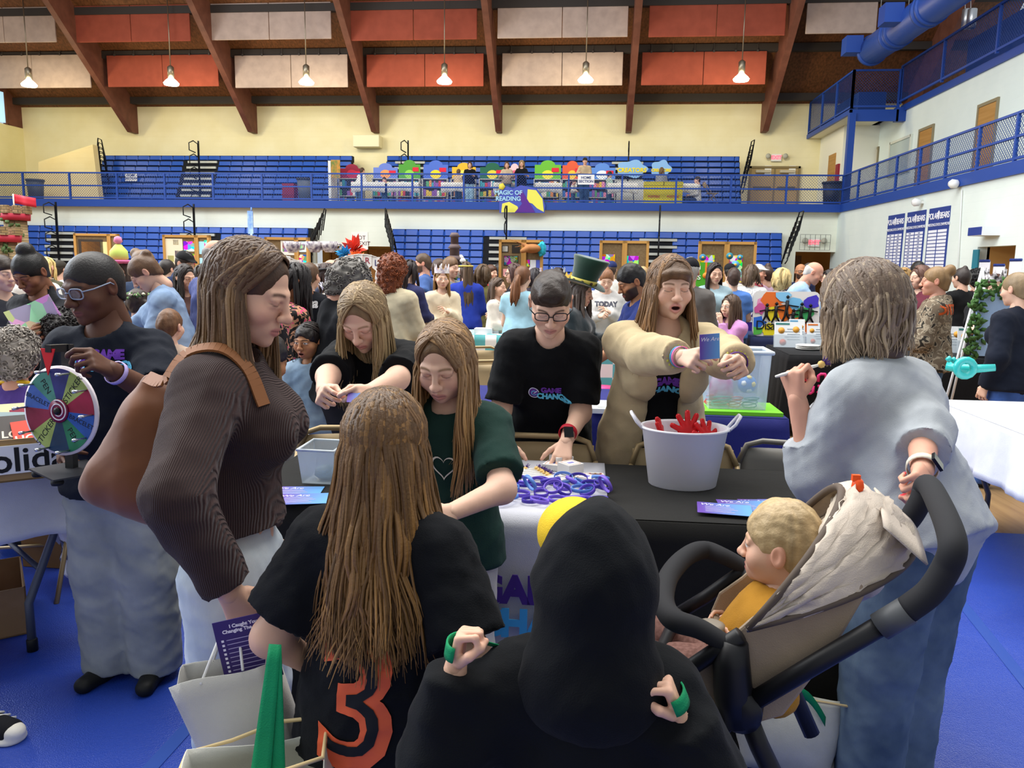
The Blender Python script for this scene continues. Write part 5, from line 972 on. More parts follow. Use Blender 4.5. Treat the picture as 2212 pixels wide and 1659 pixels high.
# small clear bin at left
p = aZ(700, 1035, TZ + .008); o = thing('plastic_bin', p, 'small clear plastic bin on the left end of the black cloth', 'bin'); CL = mat('dfeaf2', .15, alpha=.35, spec=.6)
b = MB(); q = .0
b.prism([p + V3(v) for v in ((-.055, -.07, 0), (.055, -.07, 0), (.055, .07, 0), (-.055, .07, 0))], (0, 0, .004))
for a, c in (((-.055, -.07), (.055, -.07)), ((.055, -.07), (.055, .07)), ((.055, .07), (-.055, .07)), ((-.055, .07), (-.055, -.07))): b.add([p + V3((a[0], a[1], 0)), p + V3((c[0], c[1], 0)), p + V3((c[0] * 1.2, c[1] * 1.2, .125)), p + V3((a[0] * 1.2, a[1] * 1.2, .125))], [(0, 1, 2, 3)])
b.build('bin_wall', CL, o, solid=.003); t = MB(); t.tube([p + V3((x * .066, y * .084, .125)) for x, y in ((-1, -1), (1, -1), (1, 1), (-1, 1))], .005, 6, True); t.build('bin_rim', mat('dfe8ee', .3), o)
one('stone_pouch', MB().lathe([(.02, 0), (.04, .015), (.035, .04), (.01, .05)], p + V3((.01, -.01, .006)), 12), mat('6f7f7a', .6, 'speckle', scale=60, c2='3f504c'), 'grey speckled pouch inside the small clear bin', 'pouch')
# folding chairs
TANM = mat('a8916a', .4, metal=.3); TANP = mat('b39c74', .5)
def fchair(p, face, label, s=1., m=None, mp=None):
    m = m or TANM; mp = mp or TANP; o = thing('folding_chair', (p[0], p[1], 0), label, 'chair', 'tan folding chairs'); M = Matrix.Translation((p[0], p[1], 0)) @ Matrix.Rotation(math.radians(face), 4, 'Z') @ Matrix.Scale(s, 4); T = lambda x, y, z: M @ V3((x, y, z))
    # local: sitter looks to -Y, the back is at +Y
    sb = MB(); sb.prism([T(x, y, .435) for x, y in ((-.19, -.2), (.19, -.2), (.2, .17), (-.2, .17))], M.to_3x3() @ V3((0, 0, .025))); sb.build('seat', mp, o, bevel=.008)
    MB().grid(lambda u, v: T(-.2 + .4 * u, .235 + .035 * math.sin(u * math.pi) + .05 * v, .60 + .2 * v), 12, 4).build('backrest', mp, o, solid=.012)
    for sg in (-1, 1): MB().tube([T(sg * .22, -.25, .0), T(sg * .22, .05, .44), T(sg * .21, .26, .74)], .011, 8).build('front_leg', m, o); MB().tube([T(sg * .2, .3, 0), T(sg * .2, -.1, .43)], .011, 8).build('rear_leg', m, o)
    MB().tube([T(-.21, .26, .74), T(-.18, .29, .81), T(-.12, .295, .83), T(.12, .295, .83), T(.18, .29, .81), T(.21, .26, .74)], .012, 8).build('top_rail', m, o); MB().tube([T(-.22, -.17, .12), T(.22, -.17, .12)], .009, 6).build('crossbar', m, o); return o
fchair((-.16, 2.83), 0, 'tan folding chair that the young man with dark glasses leans on'); fchair((.42, 2.82), 4, 'tan folding chair behind the white tub'); fchair((.78, 2.86), -12, 'grey folding chair back right of the white tub', 1., mat('7d7a74', .4, metal=.3), mat('7d7a74', .4)); fchair((-.95, 2.86), 8, 'tan folding chair behind the long haired girl')
for i, (px, py) in enumerate(((1045, 800), (965, 805), (1085, 850))): q = aZ(px, py + 60, .44); fchair((q.x, q.y), 20, 'tan folding chair between the tables behind the green tee girl, %s one' % ('nearest', 'farthest', 'middle')[i])
# ---- blue table behind
NB = mat('2b2e72', .75, 'cloth', scale=.5); ftable(-1.0, 1.0, 4.25, 4.9, TZ, 'folding table under the royal blue cloth behind'); cloth('tablecloth', -1.05, 1.06, 4.12, 4.95, TZ, .73, NB, 'royal blue cloth on the second table behind the jacket girl', seed=3, amp=.014)
p = aZ(1615, 897, TZ + .01); o = one('green_folder', MB().box((p.x - .26, p.y - .02, p.z), (p.x + .18, p.y + .3, p.z + .02)), mat('7bd42c', .5), 'flat lime green folder under the storage tote', 'folder')
p = aZ(1600, 885, TZ + .03); o = thing('storage_tote', p, 'clear plastic storage tote filled with toys on the lime folder', 'tote'); b = MB(); b.box((p.x - .17, p.y, p.z), (p.x + .13, p.y + .22, p.z + .006))
for a, c in (((-.17, 0), (.13, 0)), ((.13, 0), (.13, .22)), ((.13, .22), (-.17, .22)), ((-.17, .22), (-.17, 0))): f = lambda v, z: p + V3(((v[0] + .02) * (1 + .3 * z) - .02, (v[1] - .11) * (1 + .3 * z) + .11, z)); b.add([f(a, 0), f(c, 0), f(c, .31), f(a, .31)], [(0, 1, 2, 3)])
b.build('tote_wall', CL, o, solid=.004); MB().tube([p + V3(v) for v in ((-.19, -.015, .31), (.15, -.015, .31), (.15, .235, .31), (-.19, .235, .31))], .012, 6, True).build('tote_rim', mat('e6edf0', .3), o)
S = SDF(); c = p + V3((.04, .07, .13)); S.ell(c, .05); v, f = S.mesh(.004); o = tag(mk('toy_ball', v, f, mat('4a86c8', .5)), 'small blue football with white and yellow patches inside the storage tote', 'ball')
for i, d in enumerate(((-.5, -.8, .2), (.5, -.8, .1), (.1, -.75, -.6), (.1, -.5, .85))): d = V3(d).normalized(); MB().lathe([(.016, 0), (.016, .002)], (0, 0, 0), 5, M=Matrix.Translation(c + d * .0495) @ d.to_track_quat('Z', 'Y').to_matrix().to_4x4()).build('ball_patch', mat(('eef0f0', 'e8d060')[i % 2], .5), o)
for i, (dx, dy, r, cl, nm) in enumerate(((-.1, .05, .05, '3f9f98', 'teal'), (-.03, .04, .035, 'c8323a', 'red'), (.05, .04, .04, '3f8fa0', 'blue green'), (-.12, .1, .06, 'c8322c', 'bright red'))):
    b = MB()
    for j in range(4): b.tube([p + V3((dx + r * math.cos(t) + .004 * j, dy + r * .6 * math.sin(t), .02 + .012 * j + .01 * math.sin(t + j))) for t in np.linspace(0, 6.28, 15)[:-1]], .003, 5, True)
    one('bead_necklace', b, mat(cl, .4), 'coiled %s bead necklace at the bottom of the storage tote' % nm, 'necklace', 'bead necklaces in the tote')
one('toy_bag', MB().lathe([(.05, 0), (.07, .04), (.06, .12), (.03, .17)], p + V3((-.09, .12, .02)), 14), mat('e2c8dc', .3, 'speckle', scale=25, c2='d85a9a'), 'pale pink bag of small toys inside the storage tote', 'bag')
p = aZ(1318, 895, TZ + .01); o = one('bin_lid', MB().box((p.x - .1, p.y, p.z), (p.x + .18, p.y + .25, p.z + .03)).box((p.x - .07, p.y + .03, p.z + .03), (p.x + .15, p.y + .22, p.z + .038)), mat('e9ebe8', .4), 'white plastic bin lid lying on the royal blue cloth', 'lid', bevel=.012)
for i in range(9):
    q = aZ(1262 + 5 * i, 882 + (i % 3) * 4, TZ + .012); a = -.6 + .25 * (i % 4); one('pencil', MB().tube([q, q + V3((math.sin(a) * .1, math.cos(a) * .1, 0))], .004, 6), mat(('e8742a', '3a5fc0', 'd23a6a', '56b83a', 'f0a050')[i % 5], .5), '%s pencil scattered on the royal blue cloth, %s' % (('orange', 'blue', 'pink', 'green', 'light orange')[i % 5], 'left group' if i < 5 else 'right group'), 'pencil', 'coloured pencils on the royal blue cloth')
# ---- left table with the book box, wheel
LW = mat('d9dbe4', .7, 'cloth', scale=.5); LR = math.radians(62)
ftable(-3.3, -1.95, 2.15, 2.85, TZ, 'folding table at the left under the plastic white cloth', math.radians(52), col='d8d6d0'); cloth('tablecloth', -3.32, -1.93, 2.13, 2.87, TZ, .26, LW, 'glossy white cloth on the left table with a hanging corner', rz=math.radians(52), amp=.006, corner=.34, seed=4, floor=False)
bx = V3((-2.3, 2.42, TZ + .008)); M = Matrix.Translation(bx) @ Matrix.Rotation(math.radians(38), 4, 'Z'); CB = mat('a98a5c', .8, 'speckle', scale=9, c2='9c7d50')
def tray(o, M, w, d, h, m, t=.006, name='box_side'):
    for lo, hi in (((-w, -d, 0), (w, -d + t, h)), ((-w, d - t, 0), (w, d, h)), ((-w, -d, 0), (-w + t, d, h)), ((w - t, -d, 0), (w, d, h))): MB().box(lo, hi, M).build(name, m, o)
    MB().box((-w, -d, 0), (w, d, t), M).build('box_bottom', m, o)
o = thing('cardboard_box', bx, 'long cardboard box labelled holiday full of picture books', 'box'); tray(o, M, .55, .17, .15, CB); s_ = MB().box((.1, -.178, .03), (.54, -.171, .13), M).build('paper_label', mat('eeeeea', .7), o); text('lettering', 'Holiday', .12, mat('161616', .6), M @ frame((.31, -.179, .075), (1, 0, 0), (0, 0, 1)), s_, ext=.0004, bold=.002)
bk = [('e23b22', 'HOLIDAY'), ('4a4544', 'LOOSE'), ('9fb3b8', 'BREAD'), ('f0c41c', ''), ('2f6fc0', ''), ('3f8a3c', ''), ('8f1f3c', ''), ('efe3b4', ''), ('7c6fc0', ''), ('d8b46a', ''), ('c9a24a', ''), ('e8e0c8', '')]
for i, (c, tx) in enumerate(bk):
    x = .40 - .085 * (i % 6) - .0; y = -.12 + .035 * (i // 6 * 3 + i % 3); B = M @ Matrix.Translation((x, y + .02, .012 + .002 * i)) @ Matrix.Rotation(-.9 + .06 * (i % 4), 4, 'X') @ Matrix.Rotation(.1 * ((i % 3) - 1), 4, 'Y')
    o = thing('picture_book', B.to_translation(), '%s picture book %s in the holiday box' % (('red orange', 'charcoal', 'grey blue', 'yellow', 'blue', 'green', 'maroon', 'cream', 'lilac', 'tan', 'mustard', 'off white')[i], 'with big lettering' if tx else 'leaning'), 'book', 'picture books in the holiday box')
    MB().box((-.1, -.006, 0), (.1, .006, .25), B).build('book_cover', mat(c, .45), o); MB().box((-.095, -.004, .003), (.102, .004, .247), B).build('book_pages', mat('efe8d6', .7), o)
    if tx: text('lettering', tx, .045, mat('f2ecdc', .6), B @ frame((0, -.0065, .16), (1, 0, 0), (0, 0, 1)), o, ext=.0004, bold=.001)
p = at(700 / 5.53, 1000, 2.42)
wb = at(128, 1018, 2.38); wc = at(132, 887, 2.36); o = thing('prize_wheel', wb, 'tabletop spinning prize wheel with coloured segments and a red pointer', 'prize wheel'); ax = V3((-.18, -.98, .05)).normalized(); ux = V3((0, 0, 1)).cross(ax).normalized(); uz = ax.cross(ux)
MB().prism([wb + V3(v) for v in ((-.10, .0, 0), (.06, -.11, 0), (.16, .02, 0), (.0, .13, 0))], (0, 0, .005)).build('base_plate', mat('2a2a2e', .4), o)
for v in ((-.07, .0, 0), (.05, -.08, 0), (.12, .02, 0), (.0, .1, 0)): MB().lathe([(.016, -.018), (.018, -.012), (.016, 0)], wb + V3(v), 12).build('rubber_foot', mat('101012', .6), o)
back = wc - ax * .03; MB().bar(wb + V3((0.02, .03, 0)), back + uz * .2, .03, .02, ax).build('post', mat('1b1b1e', .4), o); RW = .137
dk = MB().lathe([(RW, -.006), (RW, .004), (.01, .0045)], (0, 0, 0), 48, M=frame(wc, ux, uz, ax)); dk.build('wheel_rim', mat('efe6ea', .4), o)
cs = ['8f9f52', '8a1232', '1f4f9a', '1c6b48', '14304a', '8f9f52', '7a1c34', '3a5a9a', '3f7a68', '272a62']; tx = ['STICKER', '', 'BRACELET', 'PEN', '', 'STICKER', '', 'BRACELET', 'PEN', '']
for i in range(10):
    a0 = math.pi / 2 - .35 - i * math.pi / 5; a1 = a0 - math.pi / 5; b = MB(); pts = [wc + ax * .0055] + [wc + ax * .0055 + (ux * math.cos(a0 + (a1 - a0) * t / 8) + uz * math.sin(a0 + (a1 - a0) * t / 8)) * (RW - .008) for t in range(9)]; b.prism(pts, ax * .0015); sg = b.build('wheel_segment', mat(cs[i], .45, 'speckle', scale=14, c2=lighter(cs[i], 1.15)), o)
    am = (a0 + a1) / 2; dr = ux * math.cos(am) + uz * math.sin(am); tg = ax.cross(dr)
    if tx[i]: text('lettering', tx[i], .027 if len(tx[i]) < 8 else .02, mat('15181c', .6), frame(wc + ax * .0072 + dr * .086, -dr if math.cos(am) < 0 else dr, -tg if math.cos(am) < 0 else tg, ax), sg, ext=.0003)
    pg = wc + ax * .006 + (ux * math.cos(a0) + uz * math.sin(a0)) * (RW - .014); MB().tube([pg, pg + ax * .03, pg + ax * .034, pg + ax * .05], [.003, .003, .005, .005], 8).build('wheel_peg', mat('c9ccd2', .25, metal=.9), o)
MB().lathe([(.036, 0), (.036, .004), (.01, .005)], (0, 0, 0), 28, M=frame(wc + ax * .007, ux, uz, ax)).build('hub_disc', mat('7d1440', .4), o)
sp = MB(); sp.tube([wc + ax * .0125 + (ux * math.cos(t) + uz * math.sin(t)) * (.006 + .0019 * t) for t in np.linspace(0, 14.5, 90)], .002, 5); sp.build('hub_spiral', mat('efe9ea', .5), o); MB().lathe([(.011, 0), (.011, .012), (.004, .014)], (0, 0, 0), 14, M=frame(wc + ax * .007, ux, uz, ax)).build('hub_knob', mat('111113', .4), o)
pt = wc + uz * .19 + ax * .035; MB().prism([pt + ux * -.03, pt + ux * .022, pt + uz * -.08 + ux * -.006], ax * .003).build('pointer', mat('d81c28', .45), o); MB().bar(back + uz * .19, pt + ax * .005, .022, .022, uz).build('pointer_arm', mat('17171a', .4), o)
# ---- under and beside the left table
bo = aZ(85, 1300, 0); o = thing('carton', bo, 'open brown cardboard carton on the floor under the left table', 'box'); M = Matrix.Translation(V3((-2.62, 2.72, .006))) @ Matrix.Rotation(math.radians(40), 4, 'Z'); tray(o, M, .34, .2, .2, mat('9a7a58', .8, 'speckle', scale=9, c2='8d6e4d')); text('lettering', '&', .1, mat('20244a', .6), M @ frame((.05, -.202, .11), (1, 0, 0), (0, 0, 1)), o)
p = aZ(60, 1245, 0); o = thing('paper_gift_bag', p + V3((0, .15, .006)), 'small brown paper gift bag with pink tissue behind the carton', 'bag'); b = MB().box((p.x - .1, p.y + .1, .006), (p.x + .12, p.y + .24, .3)).build('bag_body', mat('8a6538', .75), o)
for y in (.1, .24): MB().tube([p + V3((-.05, y, .29)), p + V3((-.04, y, .38)), p + V3((.04, y, .38)), p + V3((.05, y, .29))], .004, 6).build('bag_handle', mat('7a5a34', .7), o)
q = p + V3((.0, .17, .3)); S = SDF(); S.ell(q, (.1, .06, .05)); S.ell(q + V3((.06, .0, .04)), (.05, .04, .06)); v, f = S.mesh(.008); v = v + normals(v, f) * (wob(v, 3, 70) * .012)[:, None]; mk('tissue_paper', v, f, mat('e8a8c8', .5), o)
p = aZ(215, 1270, .006); o = thing('shopping_bag', p, 'white plastic store bag with blue script lettering standing on the floor', 'bag'); S = SDF(); S.cone(p + V3((-.13, .1, .1)), p + V3((.13, .1, .1)), .1, .1, k=.05); S.cone(p + V3((-.13, .1, .33)), p + V3((.12, .1, .36)), .10, .07, k=.08); S.cone(p + V3((-.13, .1, .1)), p + V3((-.13, .1, .33)), .1, .1, k=.05); S.cone(p + V3((.12, .1, .1)), p + V3((.12, .1, .33)), .1, .08, k=.05); S.plane((0, 0, .006), (0, 0, -1))
v, f = S.mesh(.012); v = folds(v, f, .012, 8, 20); bag = mk('bag_body', v, f, mat('e9e6ea', .3, spec=.5), o); Jb = dict(top=bag, Ft=A((0, -1, 0)), R=A((-1, 0, 0)), U=A((0, 0, 1)), hipC=A(p + V3((0, .1, .15))), tl=0.)
ontop(Jb, "Boscov's", .14, mat('1e2560', .5), .0, .03, .12, shear=.25, bold=.002); ontop(Jb, 'boscovs.com', .05, mat('1e2560', .5), .07, -.06, .12)
S = SDF(); e = aZ(15, 1590, 0); S.cone(e + V3((-.12, .02, .03)), e + V3((.03, -.02, .03)), .045, .04, k=.02); S.cone(e + V3((-.14, .03, .08)), e + V3((-.1, .02, .05)), .045, .04, k=.02); S.plane((0, 0, .004), (0, 0, -1)); v, f = S.mesh(.006); o = thing('sneaker', e, 'black and white canvas sneaker at the left edge of the floor', 'shoe'); mk('shoe_upper', v, f, mat('17171b', .7, 'cloth'), o); S = SDF(); S.cone(e + V3((-.12, .02, .012)), e + V3((.03, -.02, .012)), .05, .046, k=.01, flat=((0, 0, 1), .5)); S.ell(e + V3((.045, -.025, .035)), (.036, .034, .028), k=.01); S.plane((0, 0, .003), (0, 0, -1)); v, f = S.mesh(.005); mk('rubber_sole', v, f, mat('e6e0d2', .6), o)
for j in range(4): q = e + V3((-.06 + .02 * j, .0, .08 - .008 * j)); MB().tube([q + V3((-.01, -.03, -.01)), q + V3((0, 0, .006)), q + V3((.012, .03, -.008))], .004, 6).build('lace', mat('efece4', .7), o)
# ---- bags carried in front
def bagquad(M, w, d, h, wt=None, n=8, sag=.01, seed=1):   # open soft bag: four walls with bulge
    wt = wt or w; b = MB(); per = [(-1, -1), (1, -1), (1, 1), (-1, 1)]
    def f(u, v):
        k = int(u * 4) % 4; t = u * 4 - int(u * 4) if u < 1 else 0; a, c = per[k], per[(k + 1) % 4]; x = a[0] + (c[0] - a[0]) * t; y = a[1] + (c[1] - a[1]) * t; ww = w + (wt - w) * v; bul = sag * math.sin(math.pi * t) * math.sin(math.pi * min(1, v * 1.1)); s = 1 + bul / max(w, .01)
        return M @ V3((x * ww * s, y * d * (1 + bul * 2 / d), h * v + .01 * math.sin(u * 17 + seed) * (v > .95)))
    b.grid(f, 32, n); b.prism([M @ V3((x * w, y * d, 0)) for x, y in per], M.to_3x3() @ V3((0, 0, .003))); return b
tp = at(500, 1478, 1.62); M = Matrix.Translation(at(512, 1660, 1.62)) @ Matrix.Rotation(math.radians(14), 4, 'Y') @ Matrix.Rotation(math.radians(18), 4, 'Z')
M = frame(at(575, 1668, 1.62), V3((.93, .2, .30)).normalized(), V3((-.2, .97, 0)).normalized())
o = thing('paper_carrier_bag', M.to_translation(), 'white paper carrier bag with cord handles held by the jumper woman', 'bag'); bagquad(M, .085, .045, .255, .095, sag=.006).build('bag_body', mat('cfccc4', .75, 'cloth', scale=.4), o, solid=.0015)
hh = at(505, 1352, 1.62)
for y in (-.046, .046): a_, b_ = M @ V3((-.035, y, .25)), M @ V3((.05, y, .25)); MB().tube([a_, a_.lerp(hh, .6) + V3((-.004, 0, .02)), hh + V3((-.012, 0, .0)), hh + V3((.02, 0, 0)), b_.lerp(hh, .6) + V3((.004, 0, .02)), b_], .0028, 8).build('cord_handle', mat('efeeea', .7), o)
cp = M @ V3((.045, .0, .2)); Mc = frame(cp, V3((.96, .2, .2)).normalized(), V3((-.1, -.15, 1)).normalized()); o = thing('purple_card', cp, 'dark purple leaflet sticking out of the white paper carrier bag', 'card'); MB().box((-.055, 0, -.0008), (.06, .15, .0008), Mc).build('card', mat('3d2d6e', .5), o); text('lettering', 'I Caught You\nChanging The Game', .0105, mat('efeaf8', .6), Mc @ Matrix.Translation((.004, .13, .001)), o, ext=.0002, bold=.0004)
for j in range(9): MB().box((-.035, .105 - .01 * j, .0009), (.045 - .006 * (j % 3), .1065 - .01 * j, .0012), Mc).build('printed_line', mat('b9add6', .6), o); MB().box((-.045, .103 - .01 * j, .0009), (-.04, .108 - .01 * j, .0012), Mc).build('tick_box', mat('efeaf8', .6), o)
GRN = mat('0f8a58', .6, 'cloth'); CRM = mat('d8d6cc', .75, 'cloth', scale=.6); PIPE = mat('d6bc8a', .7)
M = frame(at(585, 1850, 1.45), V3((.95, .25, .12)).normalized(), V3((-.25, .96, 0)).normalized()); o = thing('tote_bag', M.to_translation(), 'cream tote bag with green straps hanging from the long haired girl', 'bag', 'cream and green tote bags'); bagquad(M, .1, .06, .2, .13, sag=.03).build('bag_body', CRM, o, solid=.002)
MB().tube([M @ V3((x * .132, y * .064, .2 + .02 * (x > 0))) for x, y in ((-1, -1), (-.3, -1.3), (.4, -1.3), (1, -1), (1, 1), (.3, 1.2), (-.4, 1.2), (-1, 1))], .004, 6, True).build('bag_piping', PIPE, o)
ap = at(594, 1392, 1.42)
for x in (.0, .035): q = M @ V3((x, -.066, .12)); MB().grid(lambda u, v: q.lerp(ap, v) + V3((.042 * (u - .5) * (1 - .45 * v), .0, 0)), 4, 10).build('strap', GRN, o, solid=.002)
o = thing('tote_bag', at(1240, 1700, 1.0), 'tote bag the hooded child holds by its green straps', 'bag', 'cream and green tote bags'); M = frame((.10, 1.42, .42), (1, 0, 0), (0, 1, 0)); bagquad(M, .17, .05, .26, .18, sag=.02).build('bag_body', CRM, o, solid=.002); bagquad(frame((.10, 1.42, .415), (1, 0, 0), (0, 1, 0)), .174, .054, .08, .175, sag=.005).build('bag_base', GRN, o)
for i, sg in enumerate((1, 0)):
    w = J6['wr'][sg] + J6['hx'][sg] * .03; q = V3(w); t0 = M @ V3((-.1 if i == 0 else .12, .05, .25)); MB().grid(lambda u, v: t0.lerp(q + V3((0, .035, 0)), v) + V3((.026 * (u - .5), 0, 0)), 3, 10).build('strap', GRN, o, solid=.002); hx, hz = V3(J6['hx'][sg]), V3(J6['hz'][sg]); hy = hz.cross(hx); MB().grid(lambda u, v: q + hx * (.024 * (u - .5)) + hy * (.034 * math.sin(v * 3.1 - 1.5)) + hz * (.022 * math.cos(v * 3.1 - 1.5)), 3, 10).build('strap_loop', GRN, o, solid=.003)
# tan shoulder bag of the jumper woman
S = SDF(); B0 = lambda x, y, d: A(at(x, y, d)); BG = [(178, 1060), (250, 965), (300, 870), (330, 800), (372, 830), (400, 960), (420, 1060), (400, 1140), (330, 1122), (250, 1085)]
ct = B0(315, 1010, 1.80); nrm = unit(ct - A(CO))
for i in range(len(BG)):
    a_, b_ = BG[i], BG[(i + 1) % len(BG)]; pa, pb = B0(*a_, 1.80), B0(*b_, 1.80); S.cone(pa + (ct - pa) * .12, pb + (ct - pb) * .12, .014, .014, k=.03); S.cone(pa + (ct - pa) * .5, pb + (ct - pb) * .5, .045, .045, k=.06)
S.ell(ct, .06, k=.06)
v, f = S.mesh(.008, 2); v = folds(v, f, .005, 3, 12); o = thing('shoulder_bag', at(300, 1050, 1.8), 'large slouchy tan leather shoulder bag behind the jumper sleeve', 'bag'); mk('bag_body', v, f, mat('7a461f', .6, 'speckle', scale=5, c2='6b3b18', sheen=.2), o)
sh = J1['sh'][1]; F1, R1 = V3(J1['F0']), V3(J1['R']); s0 = V3(sh) - R1 * .03 + V3((0, 0, .075)); sp = [at(318, 815, 1.76), s0 - F1 * .09 + R1 * .03 - V3((0, 0, .05)), s0 - F1 * .045, s0 + F1 * .02 + V3((0, 0, .004)), s0 + F1 * .075 - V3((0, 0, .03)), s0 + F1 * .105 + V3((0, 0, -.12))]; sp = [V3(q) for q in sp]
sq = [V3(A(J1['S'].push(A([q]), .034, 4)[0])) for q in sp[1:]]; b = MB(); pts = crom([sp[0]] + sq)
for i in range(len(pts) - 1): b.bar(pts[i], pts[i + 1], .03, .006, (pts[i] - V3(J1['neck'] - J1['U'] * .2)).normalized())
b.build('bag_strap', mat('8d5a34', .6), o)
# ================================================================ STROLLER WITH BABY
H0 = at(1588, 1520, 1.46); SF = V3((-.96, .28, 0)); SW = V3((.28, .96, 0)); GAP_ = .40
def npl(px, py, w=0.): r = ray(px, py); t = ((H0 + SW * w) - CO).dot(SW) / r.dot(SW); return CO + r * t
st = thing('stroller', (H0 + SW * .2).xy.to_3d(), 'black framed stroller with a beige folded canopy, in front of the grey sweatshirt woman', 'stroller')
BF = mat('17171a', .45); FOAM = mat('232326', .85); BEI = mat('b3a18c', .85, 'cloth', scale=.6); BEI2 = mat('a8957f', .85, 'cloth', scale=.6); TRIM = mat('5d5148', .8)
ff = lambda px, py: npl(px, py) + SW * GAP_      # the far side twin of a near side point
for k, w in (('near', 0.), ('far', GAP_)):
    P = lambda px, py: npl(px, py) + SW * w
    MB().tube([P(1610, 1525), P(1760, 1435), P(1935, 1332)], .0175, 14).build('push_tube', BF, st); MB().tube([P(1900, 1354), P(1960, 1318)], .024, 14).build('tube_collar', mat('4b4d50', .5), st)
    b = MB(); b.tube([P(1588, 1385), P(1580, 1430), P(1584, 1500), P(1592, 1560)], [.024, .034, .036, .032], 14); b.lathe([(.02, -.03), (.04, -.02), (.04, .02), (.02, .03)], (0, 0, 0), 18, M=frame(P(1600, 1530), SF, (0, 0, 1), SW)); b.build('frame_hub', BF, st)
    MB().tube([P(1612, 1540), P(1640, 1610), P(1688, 1710), P(1745, 1840)], .019, 12).build('rear_leg', BF, st); MB().tube([P(1585, 1540), P(1500, 1640), P(1420, 1740), P(1360, 1820)], .017, 12).build('front_leg', BF, st)
    MB().tube([P(1600, 1372), P(1540, 1410), P(1462, 1462), P(1395, 1500)], .016, 12).build('seat_tube', BF, st)
    c = P(1752, 1862); c.z = .115; wl = MB().tube([c + (SF * math.cos(t) + V3((0, 0, 1)) * math.sin(t)) * .088 for t in np.linspace(0, 6.28, 33)[:-1]], .022, 10, True).build('wheel', mat('1d1d1f', .7), st)
    h = MB().lathe([(.02, -.02), (.03, -.014), (.03, .014), (.02, .02)], (0, 0, 0), 14, M=frame(c, SF, (0, 0, 1), SW))
    for i in range(6): t = i * 1.047; h.tube([c, c + (SF * math.cos(t) + V3((0, 0, 1)) * math.sin(t)) * .08], .006, 6)
    h.build('wheel_hub', mat('8d9094', .4), wl)
    c = P(1352, 1835); c.z = .075; MB().tube([c + (SF * math.cos(t) + V3((0, 0, 1)) * math.sin(t)) * .058 for t in np.linspace(0, 6.28, 25)[:-1]], .017, 10, True).build('wheel', mat('1d1d1f', .7), st)
    MB().tube([P(1360, 1820), c], .014, 8).build('wheel_fork', BF, st)
g = [npl(1958, 1318), npl(2010, 1278), npl(2045, 1225), npl(2058, 1185)]; e = [q + SW * GAP_ for q in g]; top = [npl(2062, 1165) + SW * .06, npl(2062, 1158) + SW * .2, npl(2062, 1165) + SW * .34]
b = MB().tube(crom(g + top + e[::-1]), .0225, 16); b.build('foam_handle', FOAM, st)
b = MB(); h_ = [npl(1570, 1392), npl(1510, 1358), npl(1455, 1338), npl(1418, 1330) + SW * .07, npl(1402, 1328) + SW * .2]; nb = h_ + [h_[3] + SW * .26] + [q + SW * GAP_ for q in h_[2::-1]]; nb = crom(nb); b.tube(nb, [.017 + .005 * min(1, 4 * min(i, len(nb) - 1 - i) / len(nb)) for i in range(len(nb))], 14); b.build('bumper_bar', FOAM, st)
MB().tube([npl(1395, 1500), npl(1385, 1505) + SW * .1, npl(1385, 1505) + SW * .3, npl(1395, 1500) + SW * GAP_], .014, 10).build('foot_bar', BF, st)
# seat: near and far wings, back panel and pan in one fabric shell
SI = .035; S = SDF(); prof = [(1478, 1490), (1590, 1590), (1690, 1562), (1800, 1420), (1870, 1300)]
pr = [npl(*q) for q in prof]
for i in range(len(pr) - 1): S.cone(pr[i] + SW * GAP_ * .5, pr[i + 1] + SW * GAP_ * .5, .02 / .11, .02 / .11, k=.0) if 0 else None
b = MB(); NU = 10
def shell(u, v):
    i = min(int(v * (len(pr) - 1)), len(pr) - 2); t = v * (len(pr) - 1) - i; q = pr[i].lerp(pr[i + 1], t); s = math.sin(math.pi * u); return q + SW * (SI + (GAP_ - 2 * SI) * u) + (V3((0, 0, -1)) * .02 + SF * -.03) * s * .6
b.grid(shell, NU, 20); b.build('seat_shell', BEI2, st, solid=.012)
for w in (SI - .012, GAP_ - SI): pts = [npl(x, y) + SW * w for x, y in ((1478, 1490), (1500, 1440), (1560, 1400), (1615, 1352), (1700, 1290), (1790, 1240), (1862, 1262), (1870, 1300), (1800, 1420), (1690, 1562), (1590, 1590))]; MB().prism(pts, SW * .012).build('seat_wing', BEI2, st, bevel=.005)
# canopy: pleats fanned between two hoops
pv = npl(1618, 1352) + SW * GAP_ * .5
def mp(px, py): return npl(px, py, 0) if 0 else (lambda r: CO + r * (((H0 + SW * GAP_ * .5) - CO).dot(SW) / r.dot(SW)))(ray(px, py))
ap = [mp(1818, 1062), mp(1845, 1052), mp(1872, 1062), mp(1900, 1075), mp(1922, 1090), mp(1945, 1110), mp(1968, 1138), mp(1975, 1175)]
def hoop(a, t, rr=1.): d = a - pv; return pv - SW * math.cos(t) * (GAP_ * .5 + .012) + d * (math.sin(t) ** .75) * rr
NT = 28; b = MB(); rows = []
for i in range(len(ap)):
    rows.append([hoop(ap[i], math.pi * j / NT) for j in range(NT + 1)])
    if i < len(ap) - 1: m = ap[i].lerp(ap[i + 1], .5); rows.append([hoop(m, math.pi * j / NT, .965) for j in range(NT + 1)])
vs = [q + V3((.004 * math.sin(9 * j + i), 0, .005 * math.sin(7 * j + 2 * i))) for i, r_ in enumerate(rows) for j, q in enumerate(r_)]; w_ = NT + 1
b.add(vs, [(i * w_ + j, i * w_ + j + 1, (i + 1) * w_ + j + 1, (i + 1) * w_ + j) for i in range(len(rows) - 1) for j in range(NT)], True); b.build('canopy', mat('cdbfb0', .85, 'cloth', scale=.6), st, solid=.006)
